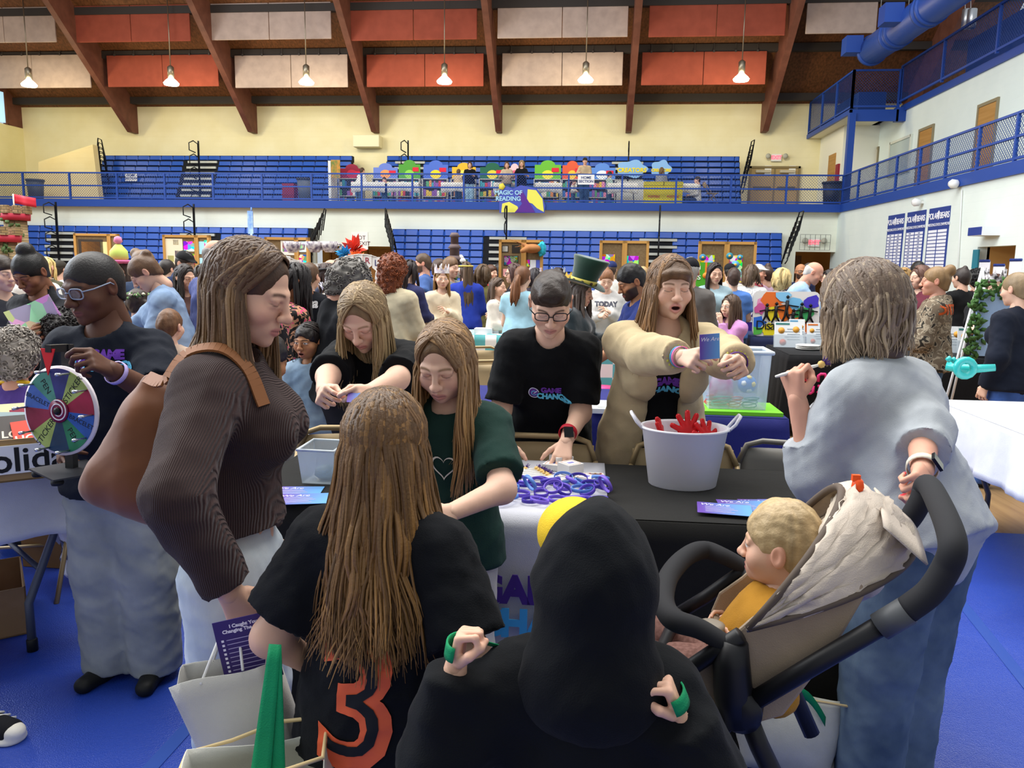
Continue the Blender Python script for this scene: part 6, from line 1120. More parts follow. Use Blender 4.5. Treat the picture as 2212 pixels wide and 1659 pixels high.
MB().tube(rows[0], .008, 8).build('canopy_piping', TRIM, st); MB().tube(rows[-1], .007, 8).build('canopy_piping', TRIM, st)
fl = MB(); fl.grid(lambda u, v: mp(1900 + 85 * u, 1085 + 75 * u) + SW * (v - .5) * .3 + V3((0, 0, .012 * math.sin(v * 3.1) - .01 * v)), 6, 6); fl.build('canopy_flap', mat('cdbfb0', .85, 'cloth', scale=.6), st, solid=.004)
S = SDF(); c = mp(1830, 1200); S.ell(c, (.06, .13, .08), k=.04); S.ell(c + V3((.04, .08, .06)), (.05, .1, .06), k=.04); v, f = S.mesh(.008); v = folds(v, f, .012, 6, 34); mk('seat_liner', v, f, mat('c6b9a8', .85, 'cloth'), st)
for dx, w in ((0, .1), (.0, .3)): MB().bar(mp(1700, 1290) + SW * (w - .2), mp(1575, 1375) + SW * (w - .2) * .8, .05, .018, (0, 0, 1)).build('harness_pad', mat('b8a995', .85, 'cloth'), st, bevel=.008)
MB().lathe([(.02, -.01), (.03, 0), (.03, .012), (.02, .016)], mp(1535, 1360), 14).build('harness_buckle', mat('8d8478', .5), st)
one('stroller_clip', MB().lathe([(.008, -.01), (.012, .006), (.01, .018), (.006, .022)], mp(1852, 1058), 12).box((mp(1852, 1058).x - .012, mp(1852, 1058).y - .005, mp(1852, 1058).z + .018), (mp(1852, 1058).x + .003, mp(1852, 1058).y + .005, mp(1852, 1058).z + .03)), mat('f2561a', .4), 'small orange plastic clip on the top of the stroller canopy', 'clip')
# baby
JB = solve3(1692, 1092, 1.66, .80, face=-106, turn=-12, nod=2, lean=-28, seat=1, arms=((.16, .03, -.14), (.18, .04, -.18)), b=1.2, hands=('relax', 'relax'))
sh_ = A((0, 0, 0))
person('blond baby in a mustard jumper and brown trousers sitting in the stroller', JB, 'hi', 'p', 'm', 'k', eyes='open', hair=('short', dict(front=.09)), hcol='c9ad80', top=dict(c='b9842c', slv=1.9, e=.016, hem=.05, fold=.006, hood='down', fs=22), bottom=('7d5a4e', .012, 'pants', mat('86625a', .9, 'speckle', scale=120, c2='6d4c44')), shoe='7d5a4e', seed=21, brow='c9a67c', loc=tuple(mp(1640, 1420)))
# tote under the stroller
M = frame(aZ(1705, 1665, .02) + V3((0, .08, 0)), V3((.95, -.2, 0)).normalized(), V3((.2, .95, 0)).normalized()); o = thing('tote_bag', M.to_translation(), 'cream tote bag with green straps standing open under the stroller', 'bag', 'cream and green tote bags'); bagquad(M, .12, .1, .27, .16, sag=.02).build('bag_body', mat('d9d6c4', .75, 'cloth'), o, solid=.002)
MB().tube([M @ V3((x * .16, y * .135, .27)) for x, y in ((-1, -1), (1, -1), (1, 1), (-1, 1))], .004, 6, True).build('bag_piping', PIPE, o)
for y in (-.12, .12): MB().grid(lambda u, v: M @ V3((-.06 + .16 * v, y * (1 + .3 * math.sin(v * 3.1)), .2 + .1 * math.sin(v * 3.1) + .03 * (u - .5))), 2, 12).build('strap', GRN, o, solid=.002)
o = one('picture_book', MB().box((-.06, -.05, .0), (.07, -.03, .2), M), mat('3f7fc0', .5, 'mottle', scale=30), 'bright patterned book inside the tote under the stroller', 'book')
p = aZ(1540, 1652, .006); one('paper_sheet', MB().box((p.x - .12, p.y - .03, .005), (p.x + .08, p.y + .08, .007)), mat('e8e6ea', .6), 'white sheet of paper on the floor beside the stroller wheel', 'paper')
# accessories worn or held
def band(root, c, ax, r, w, m, name, n=20): ax = V3(ax).normalized(); u = ax.orthogonal().normalized(); v = ax.cross(u); b = MB(); b.lathe([(r, -w), (r + .003, -w), (r + .003, w), (r, w)], (0, 0, 0), n, M=frame(c, u, v, ax), caps=False); return b.build(name, m, root)
def rootof(J): return J['top'].parent
c = J7['wr'][0] - J7['hx'][0] * .045; band(rootof(J7), c, J7['wr'][0] - J7['el'][0], .033, .012, mat('b3122a', .5), 'watch_strap'); d = V3(unit((.1, -.9, .3))); MB().box((-.018, -.02, 0), (.018, .02, .009), frame(V3(c) + d * .033, V3((1, .1, 0)).normalized(), V3((-.1, .3, 1)).normalized())).build('watch_face', mat('0e0e10', .2), rootof(J7))
c = J2['wr'][0] - J2['hx'][0] * .03; band(rootof(J2), c, J2['wr'][0] - J2['el'][0], .033, .007, mat('b9a8e0', .5), 'wristband')
c = J9['wr'][1] - J9['hx'][1] * .02; band(rootof(J9), c, J9['wr'][1] - J9['el'][1], .035, .011, mat('d9d0bc', .6), 'watch_strap'); d = V3(unit(J9['hz'][1])); MB().box((-.017, -.019, 0), (.017, .019, .008), frame(V3(c) + d * .034, V3(J9['hx'][1]), V3(np.cross(J9['hz'][1], J9['hx'][1])))).build('watch_face', mat('141416', .2), rootof(J9))
for i, (k, cl) in enumerate(((.035, 'd9d45a'), (.05, '8a5f9a'), (.065, 'c9c25a'), (.02, '58a8d8'), (.008, 'e87aa8'))):
    ax = J8['wr'][1] - J8['el'][1]; c = J8['wr'][1] - unit(ax) * k
    b = MB(); a = V3(unit(ax)); u = a.orthogonal().normalized(); v = a.cross(u)
    if i < 3:
        for j in range(16): t = j * math.pi / 8; b.lathe([(.002, -.006), (.006, 0), (.002, .006)], V3(c) + (u * math.cos(t) + v * math.sin(t)) * .04, 6)
        b.build('bead_bracelet', mat(cl, .4), rootof(J8))
    else: band(rootof(J8), c, ax, .034, .004, mat(cl, .4), 'wristband')
ax = J8['wr'][0] - J8['el'][0]; b = MB(); a = V3(unit(ax)); u = a.orthogonal().normalized(); v = a.cross(u)
for j in range(16): t = j * math.pi / 8; b.lathe([(.002, -.006), (.006, 0), (.002, .006)], V3(J8['wr'][0] - unit(ax) * .03) + (u * math.cos(t) + v * math.sin(t)) * .04, 6)
b.build('bead_bracelet', mat('c9c25a', .4), rootof(J8)); band(rootof(J8), J8['wr'][0] - unit(ax) * .012, ax, .034, .007, mat('5a2d82', .5), 'wristband')
p = at(1533, 752, 2.42); o = thing('postcard', p, 'purple postcard held up by the girl in the beige jacket', 'card', 'purple postcards'); Mc = frame(p, V3((.97, .2, .08)).normalized(), V3((-.08, -.1, 1)).normalized()); MB().box((-.032, -.035, 0), (.032, .045, .001), Mc).build('card', PC, o); text('lettering', 'We Are', .018, mat('efeaf8', .6), Mc @ Matrix.Translation((0, .028, .0012)), o, ext=.0002, shear=.3)
p = V3(J8['top'].location); q = J8['hipC'] + J8['U'] * J8['tl'] * .66 + J8['Ft'] * .16 + J8['R'] * .085; Mb = frame(q, -V3(J8['R']), V3(J8['U']));
o = MB().box((-.028, -.05, -.002), (.028, .05, .0), Mb).build('name_badge', mat('e8e4da', .6), rootof(J8)); MB().box((-.022, -.03, .0), (.004, .03, .001), Mb).build('badge_print', mat('b96a5a', .6), o)
pen(V3(J9['wr'][0] + J9['hx'][0] * .055) - V3((.05, .0, -.01)) , V3((.9, .15, .25)), 'white mop top pen in the hand of the sweatshirt woman')
p = V3(J3['wr'][0] + J3['hx'][0] * .1); o = one('small_card', MB().box((-.03, -.02, 0), (.03, .02, .001), frame(p, V3((1, .1, 0)).normalized(), V3((-.1, .7, .6)).normalized())), PC, 'small purple card in the hands of the blonde teenage girl', 'card')
c = J1['wr'][1] + J1['hx'][1] * .085; hy = np.cross(J1['hz'][1], J1['hx'][1]); band(rootof(J1), c + hy * -.012 + J1['hz'][1] * .0, hy, .0105, .003, mat('d8b24a', .25, metal=1.), 'ring', 12)
# ================================================================ THE CROWD
def hatcap(col, col2=None):
    def f(root, J):
        S = SDF(); c = J['head']; R, Fh, Uh = J['hM'].T; k = J['hs']; P = lambda x, y, z: c + (R * x + Fh * y + Uh * z) * k
        S.ell(P(0, -.012, .05), A((.086, .104, .085)) * k, R=J['hM'], k=.01); S.cone(P(0, .07, .058), P(0, .15, .045), .06 * k, .05 * k, k=.015, flat=(Uh, .22)); S.plane(P(0, 0, .04), -Uh + Fh * .08); v, f = S.mesh(.012); o = mk('cap', v, f, mat(col, .8, 'cloth'), root)
        if col2: S = SDF(); S.ell(P(0, -.03, .052), A((.089, .09, .08)) * k, R=J['hM']); S.plane(P(0, -.04, .05), -Fh); S.plane(P(0, 0, .045), -Uh); v, f = S.mesh(.012); mk('cap_back', v, f, mat(col2, .8), root)
    return f
def tiara(col='e8e4ea', h=.07, dark=None, pts=7):
    def f(root, J):
        c = J['head']; R, Fh, Uh = J['hM'].T; k = J['hs']; b = MB(); n = pts * 4; vs = []
        for i in range(n + 1):
            a = -2.2 + 4.4 * i / n; rx, ry = .084, .104; z1 = .075 + h * (1 if i % 4 == 2 else .55 if i % 2 else .3); p = lambda z, s: c + (R * math.sin(a) * rx * s + Fh * (math.cos(a) * ry * s - .012) + Uh * z) * k; vs += [p(.068, 1.), p(z1, .98)]
        b.add([V3(v) for v in vs], [(2 * i, 2 * i + 2, 2 * i + 3, 2 * i + 1) for i in range(n)]); b.build('crown', mat(col, .35) if not dark else mat(col, .5, 'speckle', scale=30, c2=dark), root, solid=.004)
    return f
def headband(col):
    def f(root, J):
        c = J['head']; R, Fh, Uh = J['hM'].T; k = J['hs']; MB().tube([c + (R * math.sin(a) * .088 + Fh * (math.cos(a) * .106 - .012) + Uh * .07) * k for a in np.linspace(0, 6.28, 25)[:-1]], .010, 6, True).build('headband', mat(col, .4), root)
    return f
def tophat(root, J):
    c = J['head']; R, Fh, Uh = J['hM'].T; k = J['hs']; M = frame(c + Uh * .07 * k - Fh * .01, V3(Fh), V3(np.cross(Uh, Fh)), V3(unit(Uh + Fh * .12))); VG = mat('0f3a2a', .75, 'cloth', sheen=.6); b = MB()
    b.lathe([(.088, -.01), (.10, .05), (.115, .14), (.14, .215), (.135, .225), (.02, .215)], (0, 0, 0), 24, 1.1, .9, M=M); b.build('hat_crown', VG, root); r = MB(); r.grid(lambda u, v: M @ V3(((.08 + .095 * v) * math.cos(6.2832 * u) * 1.15, (.08 + .095 * v) * math.sin(6.2832 * u), .0 + .05 * v * abs(math.sin(6.2832 * u)) ** 2 - .02 * v)), 32, 4); r.build('hat_brim', VG, root, solid=.006)
    g = MB().lathe([(.094, .0), (.103, .045)], (0, 0, 0), 24, 1.12, .92, M=M, caps=False).build('hat_band', mat('d8c45a', .4), root, solid=.003); d = MB()
    for i in range(9): a = i * .7; d.lathe([(.014, 0), (.014, .004)], (0, 0, 0), 8, M=M @ Matrix.Translation((.104 * 1.12 * math.cos(a), .104 * .92 * math.sin(a), .022)) @ V3((math.cos(a), math.sin(a), 0)).to_track_quat('Z', 'Y').to_matrix().to_4x4())
    d.build('band_studs', mat('4a3420', .5), g)
def longbeard(col):
    def f(root, J):
        c = J['head']; R, Fh, Uh = J['hM'].T; k = J['hs']; P = lambda x, y, z: c + (R * x + Fh * y + Uh * z) * k; S = SDF(); S.cone(P(0, .06, -.085), P(0, .10, -.2), .05 * k, .035 * k, k=.03)
        for s in (-1, 1): S.cone(P(s * .066, .01, -.03), P(s * .03, .06, -.1), .016 * k, .03 * k, k=.03)
        v, f2 = S.mesh(.009); v = v + normals(v, f2) * (wob(v, 4, 90) * .006)[:, None]; mk('beard', v, f2, mat(col, .8, 'cloth', scale=4), root)
    return f
def flowers(root, J):
    c = J['head']; R, Fh, Uh = J['hM'].T; k = J['hs']; lf = MB(); fl = MB(); q = random.Random(3)
    for i in range(22):
        a = i * .2856; p = V3(c + (R * math.sin(a) * .10 + Fh * (math.cos(a) * .115 - .01) + Uh * (.055 + .01 * math.sin(i * 2))) * k); d = V3((q.uniform(-1, 1), q.uniform(-1, 1), q.uniform(-.3, 1))).normalized(); lf.tube([p, p + d * .02, p + d * .045], [.004, .012, .002], 5)
        if i % 2: fl.lathe([(.004, -.012), (.016, 0), (.004, .012)], p + d * .02, 7)
    lf.build('wreath_leaf', mat('5f7f4a', .7), root); fl.build('wreath_flower', mat('efe0c4', .6), root)
def pinkhat(root, J):
    c = J['head'] + J['hM'][:, 2] * .075; b = MB(); b.lathe([(.05, .02), (.085, .05), (.08, .12), (.03, .18), (.005, .19)], c, 16).build('hat_crown', mat('c9d86a', .6), root); MB().lathe([(.05, .0), (.13, .015), (.135, .03), (.06, .04)], c, 18).build('hat_brim', mat('d86a9a', .6), root); MB().lathe([(.01, .18), (.04, .21), (.03, .25), (.005, .26)], c, 10).build('hat_bobble', mat('e88ab0', .6), root)
def tote(side=1, dz=-.42, cream='d9d2ba', label='', w=.17, h=.26):
    def f(root, J):
        sh = V3(J['sh'][0 if side > 0 else 1]); out = V3(J['R']) * (-side); o = thing('tote_bag', sh + V3((0, 0, dz)), label, 'bag', 'cream and green tote bags'); F = V3(J['F0']); base = sh + out * .12 + V3((0, 0, dz - h * .5)); M = frame(base, F, -out if side < 0 else -out); M = frame(base, F, V3((0, 0, 1)).cross(F))
        bagquad(M, w * .85, .05, h, w, sag=.02).build('bag_body', mat(cream, .75, 'cloth'), o, solid=.002); bagquad(M @ Matrix.Translation((0, 0, -.004)), w * .86, .052, h * .32, w * .9, sag=.02).build('bag_base', GRN, o)
        for y in (-.052, .052):
            for x in (-.5, .5): a = M @ V3((x * w, y, h * .32)); t = M @ V3((x * w * .98, y * 1.02, h)); top = sh + V3((0, 0, .055)) + F * x * .03; b = MB(); b.bar(a, t, .028, .003, out); b.bar(t, top, .028, .003, out); b.build('strap', GRN, o)
    return f
def both(*fs): return lambda r, J: [f(r, J) for f in fs]
CAMO = mat('6f6150', .85, 'noise2', scale=16, c2=('9c8f7a', '2f2a24')); LEO = mat('17100f', .8, 'noise2', scale=22, c2=('c08a68', 'e0347c')); FLO = mat('2c2c38', .8, 'noise2', scale=18, c2=('dcd8d6', 'efedea')); STR = mat('3c4680', .8, 'rib', c2='4f5a96', scale=.9)
def T(c, slv=2., e=.02, **k): return dict(c=c, slv=slv, e=e, **k)
JN = ('35506f', .012); BKP = ('1e1f24', .012); GYP = ('8f9196', .02)
CROWD = [ # px, py(crown), depth, facing, sex, age, skin, hair, colour, top, bottom, arms, nod, lean, label, extra kwargs
 (4, 556, 5.2, 70, 'm', 'a', 'l', 'short', '3a2c22', T('3a3b40', hood='down'), JN, ('fwd', 'down'), 5, 0, 'man with dark hair in a charcoal hoodie cut off by the left edge', {}),
 (44, 551, 4.3, -6, 'f', 'a', 'b', ('topbun', dict(r=.05)), '17120f', T('17181d', collar=1, e=.024), BKP, (('at', at(108, 712, 4.0)), ('at', at(58, 735, 4.0))), 32, 4, 'woman with a high dark bun in a black zip top reading an open booklet', dict(q='hi', beard=None)),
 (130, 690, 3.95, 28, 'm', 'k', 't', ('curly', dict(t=.03)), '1c1512', T('17181c', .6), BKP, ('fwd', 'fwd'), 30, 4, 'small child with curly black hair looking down in front of the woman with the bun', dict(q='hi')),
 (-55, 640, 3.9, 70, 'f', 'a', 'p', 'bob', '6a4a34', T('d8c0c4'), JN, (('at', at(-22, 800, 3.2)), ('at', at(-12, 772, 3.5))), 10, 0, 'person outside the left edge whose hand points into the picture', dict(hands=('relax', 'point'))),
 (284, 563, 5.3, -62, 'f', 'a', 'p', ('bun', {}), '6a4c34', T('7f96b4', e=.03, m=mat('7088a8', .85, 'denim', c2='92a7c2')), JN, ('fwd', 'table'), 42, 16, 'woman in a pale denim jacket with brown hair pinned up, bending left', {}),
 (312, 541, 6.3, 72, 'm', 'a', 'r', ('bun', dict(r=.045)), '7d6248', T('33415a', hood='down', e=.03), BKP, ('down', 'fwd'), 4, 0, 'bearded man with a topknot in a slate navy hoodie', dict(extras=longbeard('a57a52'), beard='8a6240')),
 (300, 624, 5.9, 176, 'f', 'k', 'p', 'pigtails', '3a2a20', T('e3cdbb', .6), JN, ('down', 'fwd'), 0, 0, 'girl seen from behind with pigtails and a flower wreath', dict(extras=flowers)),
 (348, 613, 7.3, -68, 'm', 'k', 'l', 'short', '8a6640', T('b0a890', .6, m=CAMO), JN, ('fwd', 'down'), 4, 0, 'small boy with brown hair in a camouflage shirt behind the green basket', {}),
 (362, 561, 9.0, 165, 'f', 'a', 'l', 'pony', '2e2622', T('2f8d84', hood='down'), JN, ('down', 'fwd'), 5, 0, 'person in a teal hoodie seen from behind', {}),
 (405, 547, 8.2, 75, 'm', 'a', 'l', 'short', '2a211c', T('1e2b4c', hood='down', e=.03), JN, ('fwd', 'fwd'), 20, 4, 'man in a black cap and dark navy hoodie looking down at a board', dict(extras=hatcap('1a1a1c'))),
 (402, 573, 6.9, 62, 'f', 'a', 'p', ('long', dict(length=.28)), '2a1e1a', T('5f4540', e=.026), JN, ('fwd', 'fwd'), 12, 6, 'woman with long dark hair in a crinkled brown shirt', {}),
 (436, 572, 6.6, -66, 'f', 'a', 'p', ('long', dict(length=.18)), '33261f', T('51476a'), JN, ('fwd', 'fwd'), 10, 4, 'woman with dark hair facing the woman in the brown shirt', {}),
 (474, 520, 5.6, 150, 'm', 'a', 'r', 'bald', '8a8078', T('3c4680', m=STR, e=.026), JN, ('table', 'fwd'), 10, 8, 'balding man in a striped navy shirt half hidden by the jumper woman', {}),
 (101, 557, 9.0, 178, 'f', 'a', 'l', ('long', dict(length=.2)), 'd6b978', T('5a5846'), JN, ('fwd', 'fwd'), 0, 0, 'woman with long blond hair and an olive top seen from behind at left', {}),
 (129, 565, 10.2, 170, 'm', 'a', 'l', 'short', '33281f', T('d6d2e6'), JN, ('fwd', 'fwd'), 0, 0, 'person in a dark beanie and white shirt far behind at left', dict(extras=hatcap('3a3630'))),
 (78, 556, 7.8, 55, 'm', 'a', 'r', 'short', '2a2421', T('ece9e2', e=.03), BKP, ('fwd', 'down'), 8, 6, 'man in a loose white shirt behind the dark bun', {}),
 (366, 672, 5.0, 178, 'm', 'k', 'l', 'short', '7a5436', T('c4ab98'), JN, ('fwd', 'fwd'), 0, 0, 'child of whom only the light brown crown shows beside the young man with glasses', {}),
 (257, 562, 7.4, 20, 'f', 'a', 'p', 'long', '3a2a22', T('7a4a5a'), JN, ('fwd', 'fwd'), 12, 0, 'woman wearing a lime and pink cupcake hat', dict(extras=pinkhat)),
 (462, 556, 9.6, 10, 'f', 'k', 'p', 'long', '2a2220', T('d58ab4'), JN, ('fwd', 'fwd'), 0, 0, 'person in a black cap and pink top near the left painted boards', dict(extras=hatcap('1c1c20'))),
 (652, 574, 4.7, 128, 'f', 'a', 't', ('long', dict(length=.2)), '1f1716', T('17100f', .9, m=LEO, e=.034, hem=.35), BKP, ('table', 'fwd'), 18, 6, 'woman in a black, tan and pink animal print blouse behind the jumper woman', {}),
 (668, 568, 6.4, 172, 'f', 'a', 'p', ('pony', dict(length=.2)), '5f432c', T('17191f', .8, e=.024), JN, ('fwd', 'down'), 0, 0, 'woman with a brown ponytail in a black tee with white script on the back', dict(tx='Coca')),
 (700, 571, 7.0, -75, 'f', 'a', 'p', ('long', dict(length=.16)), '3a2721', T('e6dccb', e=.028), JN, ('fwd', 'fwd'), 8, 0, 'woman with dark hair and a headband in a cream top facing left', dict(extras=headband('2a2a2e'))),
 (718, 561, 8.0, 62, 'm', 'a', 'r', 'bald', 'b9aca0', T('3b4154', .8), JN, ('fwd', 'down'), 4, 0, 'bald man with glasses below the lettered bunting', dict(glasses='2a2a2a')),
 (712, 600, 5.5, -62, 'f', 'k', 'l', 'bun', '6a4a34', T('8fb2cf', e=.022), JN, ('table', 'table'), 34, 18, 'girl in a silver tiara and light blue dress bending to a table', dict(extras=tiara('dcdce6', .05))),
 (772, 574, 4.5, 128, 'm', 'a', 'r', ('curly', dict(t=.026, b=.012)), '77716a', T('16171b', hood='down', e=.03), BKP, ('table', 'fwd'), 24, 8, 'person with thick grey curls in a black hooded jacket with white piping', dict(glasses='2a2020')),
 (851, 557, 6.2, 160, 'f', 'a', 'l', ('curly', dict(t=.03, b=.014, low=-.13)), '84421f', T('d6c7a6', e=.036, hem=.4), BKP, ('fwd', 'fwd'), 4, 2, 'woman with curly auburn hair in a long cream cardigan seen from behind', {}),
 (886, 563, 8.2, 150, 'f', 'a', 'l', ('long', dict(length=.2)), '2a1f1e', T('34375e'), JN, ('fwd', 'fwd'), 6, 0, 'woman with long dark hair in a navy top beside the cream cardigan', {}),
 (838, 578, 8.8, 95, 'm', 'a', 'r', 'bald', 'e0ddd8', T('accae2'), JN, ('fwd', 'fwd'), 20, 16, 'white bearded man in a light blue shirt bending behind the auburn woman', dict(extras=longbeard('e8e6e2'))),
 (830, 598, 7.6, 178, 'm', 'k', 'l', 'short', '33261f', T('8d8f96'), JN, ('fwd', 'fwd'), 0, 0, 'dark haired child in grey between the grey curls and the cream cardigan', {}),
 (912, 550, 9.8, -80, 'm', 'a', 'r', 'short', '57422f', T('48639a', .72, e=.026, hem=.16), ('2c4a7a', .02), (('at', at(893, 612, 9.6)), (.05, .08, -.5)), 2, 0, 'stout man in a blue polo shirt with a cream and green tote on his shoulder', dict(belly=1.1, beard='5a4632', eyes='open', extras=tote(1, -.30, label='cream and green tote bag on the shoulder of the blue polo man'), b=1.15)),
 (955, 581, 8.6, 20, 'f', 'k', 'l', ('long', dict(length=.3)), '96703f', T('e5d4b6', e=.03, skirt=.42), None, ('chest', 'fwd'), 2, 0, 'girl in a tall white crown and cream dress facing the camera', dict(eyes='open', extras=tiara('f2eeee', .10, 'b8a8b8', 6))),
 (975, 557, 10.6, 62, 'm', 'a', 'l', 'short', '7a5c42', T('8b9096'), JN, ('fwd', 'down'), 4, 0, 'man in a grey sweater behind the girl in the white crown', {}),
 (950, 561, 11.4, 65, 'm', 'a', 'l', 'short', '4f382a', T('737a84'), JN, ('fwd', 'down'), 0, 0, 'boy with brown hair behind the blue polo man', {}),
 (1007, 567, 9.6, 180, 'f', 'a', 'l', ('long', dict(length=.46)), '54402f', T('2a3ea2', hood='down', e=.03), ('8d9096', .02), ('fwd', 'fwd'), 0, 0, 'girl with long hair and a gold band in a royal blue hoodie seen from behind', dict(extras=headband('d8c05a'))),
 (1043, 573, 10.6, 178, 'f', 'a', 'l', 'bobwave', '55402a', T('6d683f', e=.03, hem=.4), BKP, ('fwd', 'fwd'), 0, 0, 'woman with wavy brown hair in a long olive sweater seen from behind', {}),
 (1061, 574, 11.8, 60, 'm', 'a', 'l', 'short', '5a3a2a', T('d4303a'), JN, ('fwd', 'fwd'), 0, 0, 'person in a bright red top left of the tall cork board', {}),
 (1076, 601, 9.0, 72, 'f', 'k', 'p', ('long', dict(length=.26)), '554030', T('e6dccf'), JN, ('fwd', 'fwd'), 0, 0, 'girl with long brown hair in a pale sweater facing right', {}),
 (1082, 570, 12.4, 75, 'f', 'a', 'p', ('long', dict(length=.24)), '17131a', T('1d1b20'), JN, ('fwd', 'fwd'), 0, 0, 'woman with black hair in black beside the cork board', {}),
 (1130, 575, 7.6, 166, 'f', 'a', 'l', ('pony', dict(length=.26)), '74492a', T('a6d2e4', .5, e=.024, skirt=.4), None, ('fwd', 'fwd'), 4, 4, 'girl in a light blue storybook dress with an auburn ponytail', {}),
 (1108, 571, 9.4, -70, 'f', 'a', 'p', 'bobwave', '4a2f2a', T('21202b', hood='down'), BKP, ('fwd', 'fwd'), 4, 0, 'woman with glasses and short reddish hair in a dark navy hoodie', dict(glasses='2a2a2a')),
 (1143, 565, 12.6, 178, 'm', 'a', 'l', 'short', '3f3028', T('6a6f78'), JN, ('fwd', 'fwd'), 0, 0, 'person with short dark hair in front of the tall cork board', {}),
 (1157, 581, 10.2, 175, 'f', 'a', 'l', 'bob', '2a2226', T('3a3540'), JN, ('fwd', 'fwd'), 0, 0, 'woman with a spotted white crown behind the storybook dress', dict(extras=tiara('efe6ec', .06, 'a06a7a'))),
 (1206, 581, 9.2, 178, 'f', 'k', 'l', 'bob', '2f2320', T('7a5f6a'), JN, ('fwd', 'fwd'), 0, 0, 'person in a small silver crown behind the young man with dark glasses', dict(extras=tiara('dfe3ea', .06, '5a5f6a'))),
 (1238, 592, 9.0, 60, 'f', 'k', 'l', 'pony', '8a5f3a', T('e6c7d0'), JN, ('fwd', 'fwd'), 0, 0, 'child in a gold crown beside the green top hat', dict(extras=tiara('d8b24a', .07))),
 (1263, 603, 6.4, 72, 'f', 'a', 'l', ('long', dict(length=.26)), '5f5148', T('122a33', e=.03, m=mat('10262e', .7, 'cloth', sheen=.8)), BKP, ('hold', 'fwd'), 14, 4, 'person in a tall green velvet hat and dark teal velvet coat', dict(extras=tophat)),
 (1311, 583, 8.4, 2, 'f', 'a', 'l', 'bun', '94623f', T('cfcbc7', e=.03), JN, ('chest', 'hold'), 22, 2, 'woman in a pale grey lettered sweatshirt looking down', dict(tx2='TODAY')),
 (1352, 577, 5.3, -74, 'm', 'a', 't', ('short', dict(front=.1)), '1d1816', T('22306c', .75, e=.026), JN, ('table', 'fwd'), 24, 8, 'bearded man in a navy polo shirt looking down to the left', dict(q='hi', beard='1d1715', b=1.1)),
 (1321, 566, 11.2, 178, 'm', 'a', 'l', 'short', '4a3a30', T('e8e5dc'), JN, ('fwd', 'fwd'), 0, 0, 'person in a navy cap in front of the first bare cork board', dict(extras=hatcap('27305e'))),
 (1389, 578, 10.4, 0, 'f', 'k', 'l', 'short', 'c2a070', T('9a9a9e'), JN, ('fwd', 'fwd'), 0, 0, 'blond child behind the bearded man', {}),
 (1492, 560, 6.9, 172, 'm', 'a', 'r', 'short', 'b0aca6', T('6d6864', e=.028), JN, ('fwd', 'fwd'), 2, 0, 'elderly man in a black and yellow cap and grey shirt behind the jacket girl', dict(extras=hatcap('1c1c22', 'e0bc30'))),
 (1547, 569, 8.7, 8, 'f', 'a', 'p', ('long', dict(length=.26)), '291c1a', T('9fb7c0', collar=1, e=.024), JN, ('down', 'fwd'), 10, 0, 'woman with long dark hair in a light blue quarter zip top', dict(bust=1.15, belly=.6)),
 (1579, 638, 7.2, -52, 'f', 'k', 'l', ('long', dict(length=.3)), '56402f', T('e2a2da', hood='down', e=.026), BKP, ('face', 'down'), 2, 0, 'little girl in a pink hoodie with her hand at her mouth', dict(eyes='open')),
 (1586, 581, 9.0, 172, 'f', 'a', 'l', 'short', '47322a', T('5c88d2', .7, e=.024), JN, ('fwd', 'fwd'), 0, 0, 'person with short brown hair in a bright blue tee seen from behind', {}),
 (1577, 571, 11.2, 175, 'm', 'a', 'l', 'short', '2a211c', T('c6c2ba'), JN, ('fwd', 'fwd'), 0, 0, 'person in a black cap behind the bright blue tee', dict(extras=hatcap('1c1c1e'))),
 (1624, 573, 10.6, 168, 'f', 'a', 'l', ('long', dict(length=.16)), '5d4836', T('dad8d6', e=.03), JN, ('fwd', 'fwd'), 4, 2, 'woman with brown hair in a white tee with grey lettering on the back', dict(tx='HOPE')),
 (1599, 575, 12.4, 178, 'm', 'a', 'l', 'short', '4a382c', T('4e6e50'), JN, ('fwd', 'fwd'), 0, 0, 'person in a dull green top between the blue tee and the white tee', {}),
 (1641, 573, 11.2, 62, 'm', 'a', 'r', 'short', '9a948c', T('8f2c3e'), JN, ('fwd', 'fwd'), 4, 0, 'man in a white cap and maroon top behind the white tee', dict(extras=hatcap('e6e2da'))),
 (1655, 574, 11.4, -158, 'f', 'a', 'l', 'topbun', '48332a', T('d7b8ce', e=.028), JN, ('fwd', 'fwd'), 4, 0, 'woman with a dark bun in a pale pink sweatshirt', {}),
 (1694, 582, 10.5, 120, 'f', 'a', 'l', 'bob', 'd6bb80', T('2c2c38', m=FLO, e=.026), JN, ('fwd', 'fwd'), 6, 2, 'blond woman in a black and white floral blouse', {}),
 (1731, 570, 11.2, 0, 'm', 'a', 't', 'bald', '2a2320', T('1f2442'), JN, ('fwd', 'fwd'), 0, 0, 'man with glasses in a navy top facing the camera near the orange corridor', dict(glasses='1c1c1c', beard='2a2320')),
 (1752, 570, 11.8, 85, 'm', 'a', 'r', 'short', '3f3a36', T('40424e'), JN, ('fwd', 'fwd'), 6, 0, 'man with dark grey hair just behind the bent bald man', {}),
 (1772, 570, 9.9, 74, 'm', 'a', 'r', 'bald', 'd8d4ce', T('a7c5e2', e=.028), JN, ('table', 'table'), 30, 34, 'bald man in a light blue shirt bending over a table', {}),
 (1792, 584, 10.2, -85, 'f', 'a', 'p', 'bob', '2c2422', T('3b3c46'), JN, ('fwd', 'fwd'), 6, 0, 'dark haired person just left of the grey sweatshirt woman', {}),
 (1838, 567, 9.4, 178, 'm', 'a', 'l', 'bald', 'b8a898', T('5f6f8a'), JN, ('fwd', 'fwd'), 0, 0, 'person whose bald crown shows above the grey sweatshirt woman', {}),
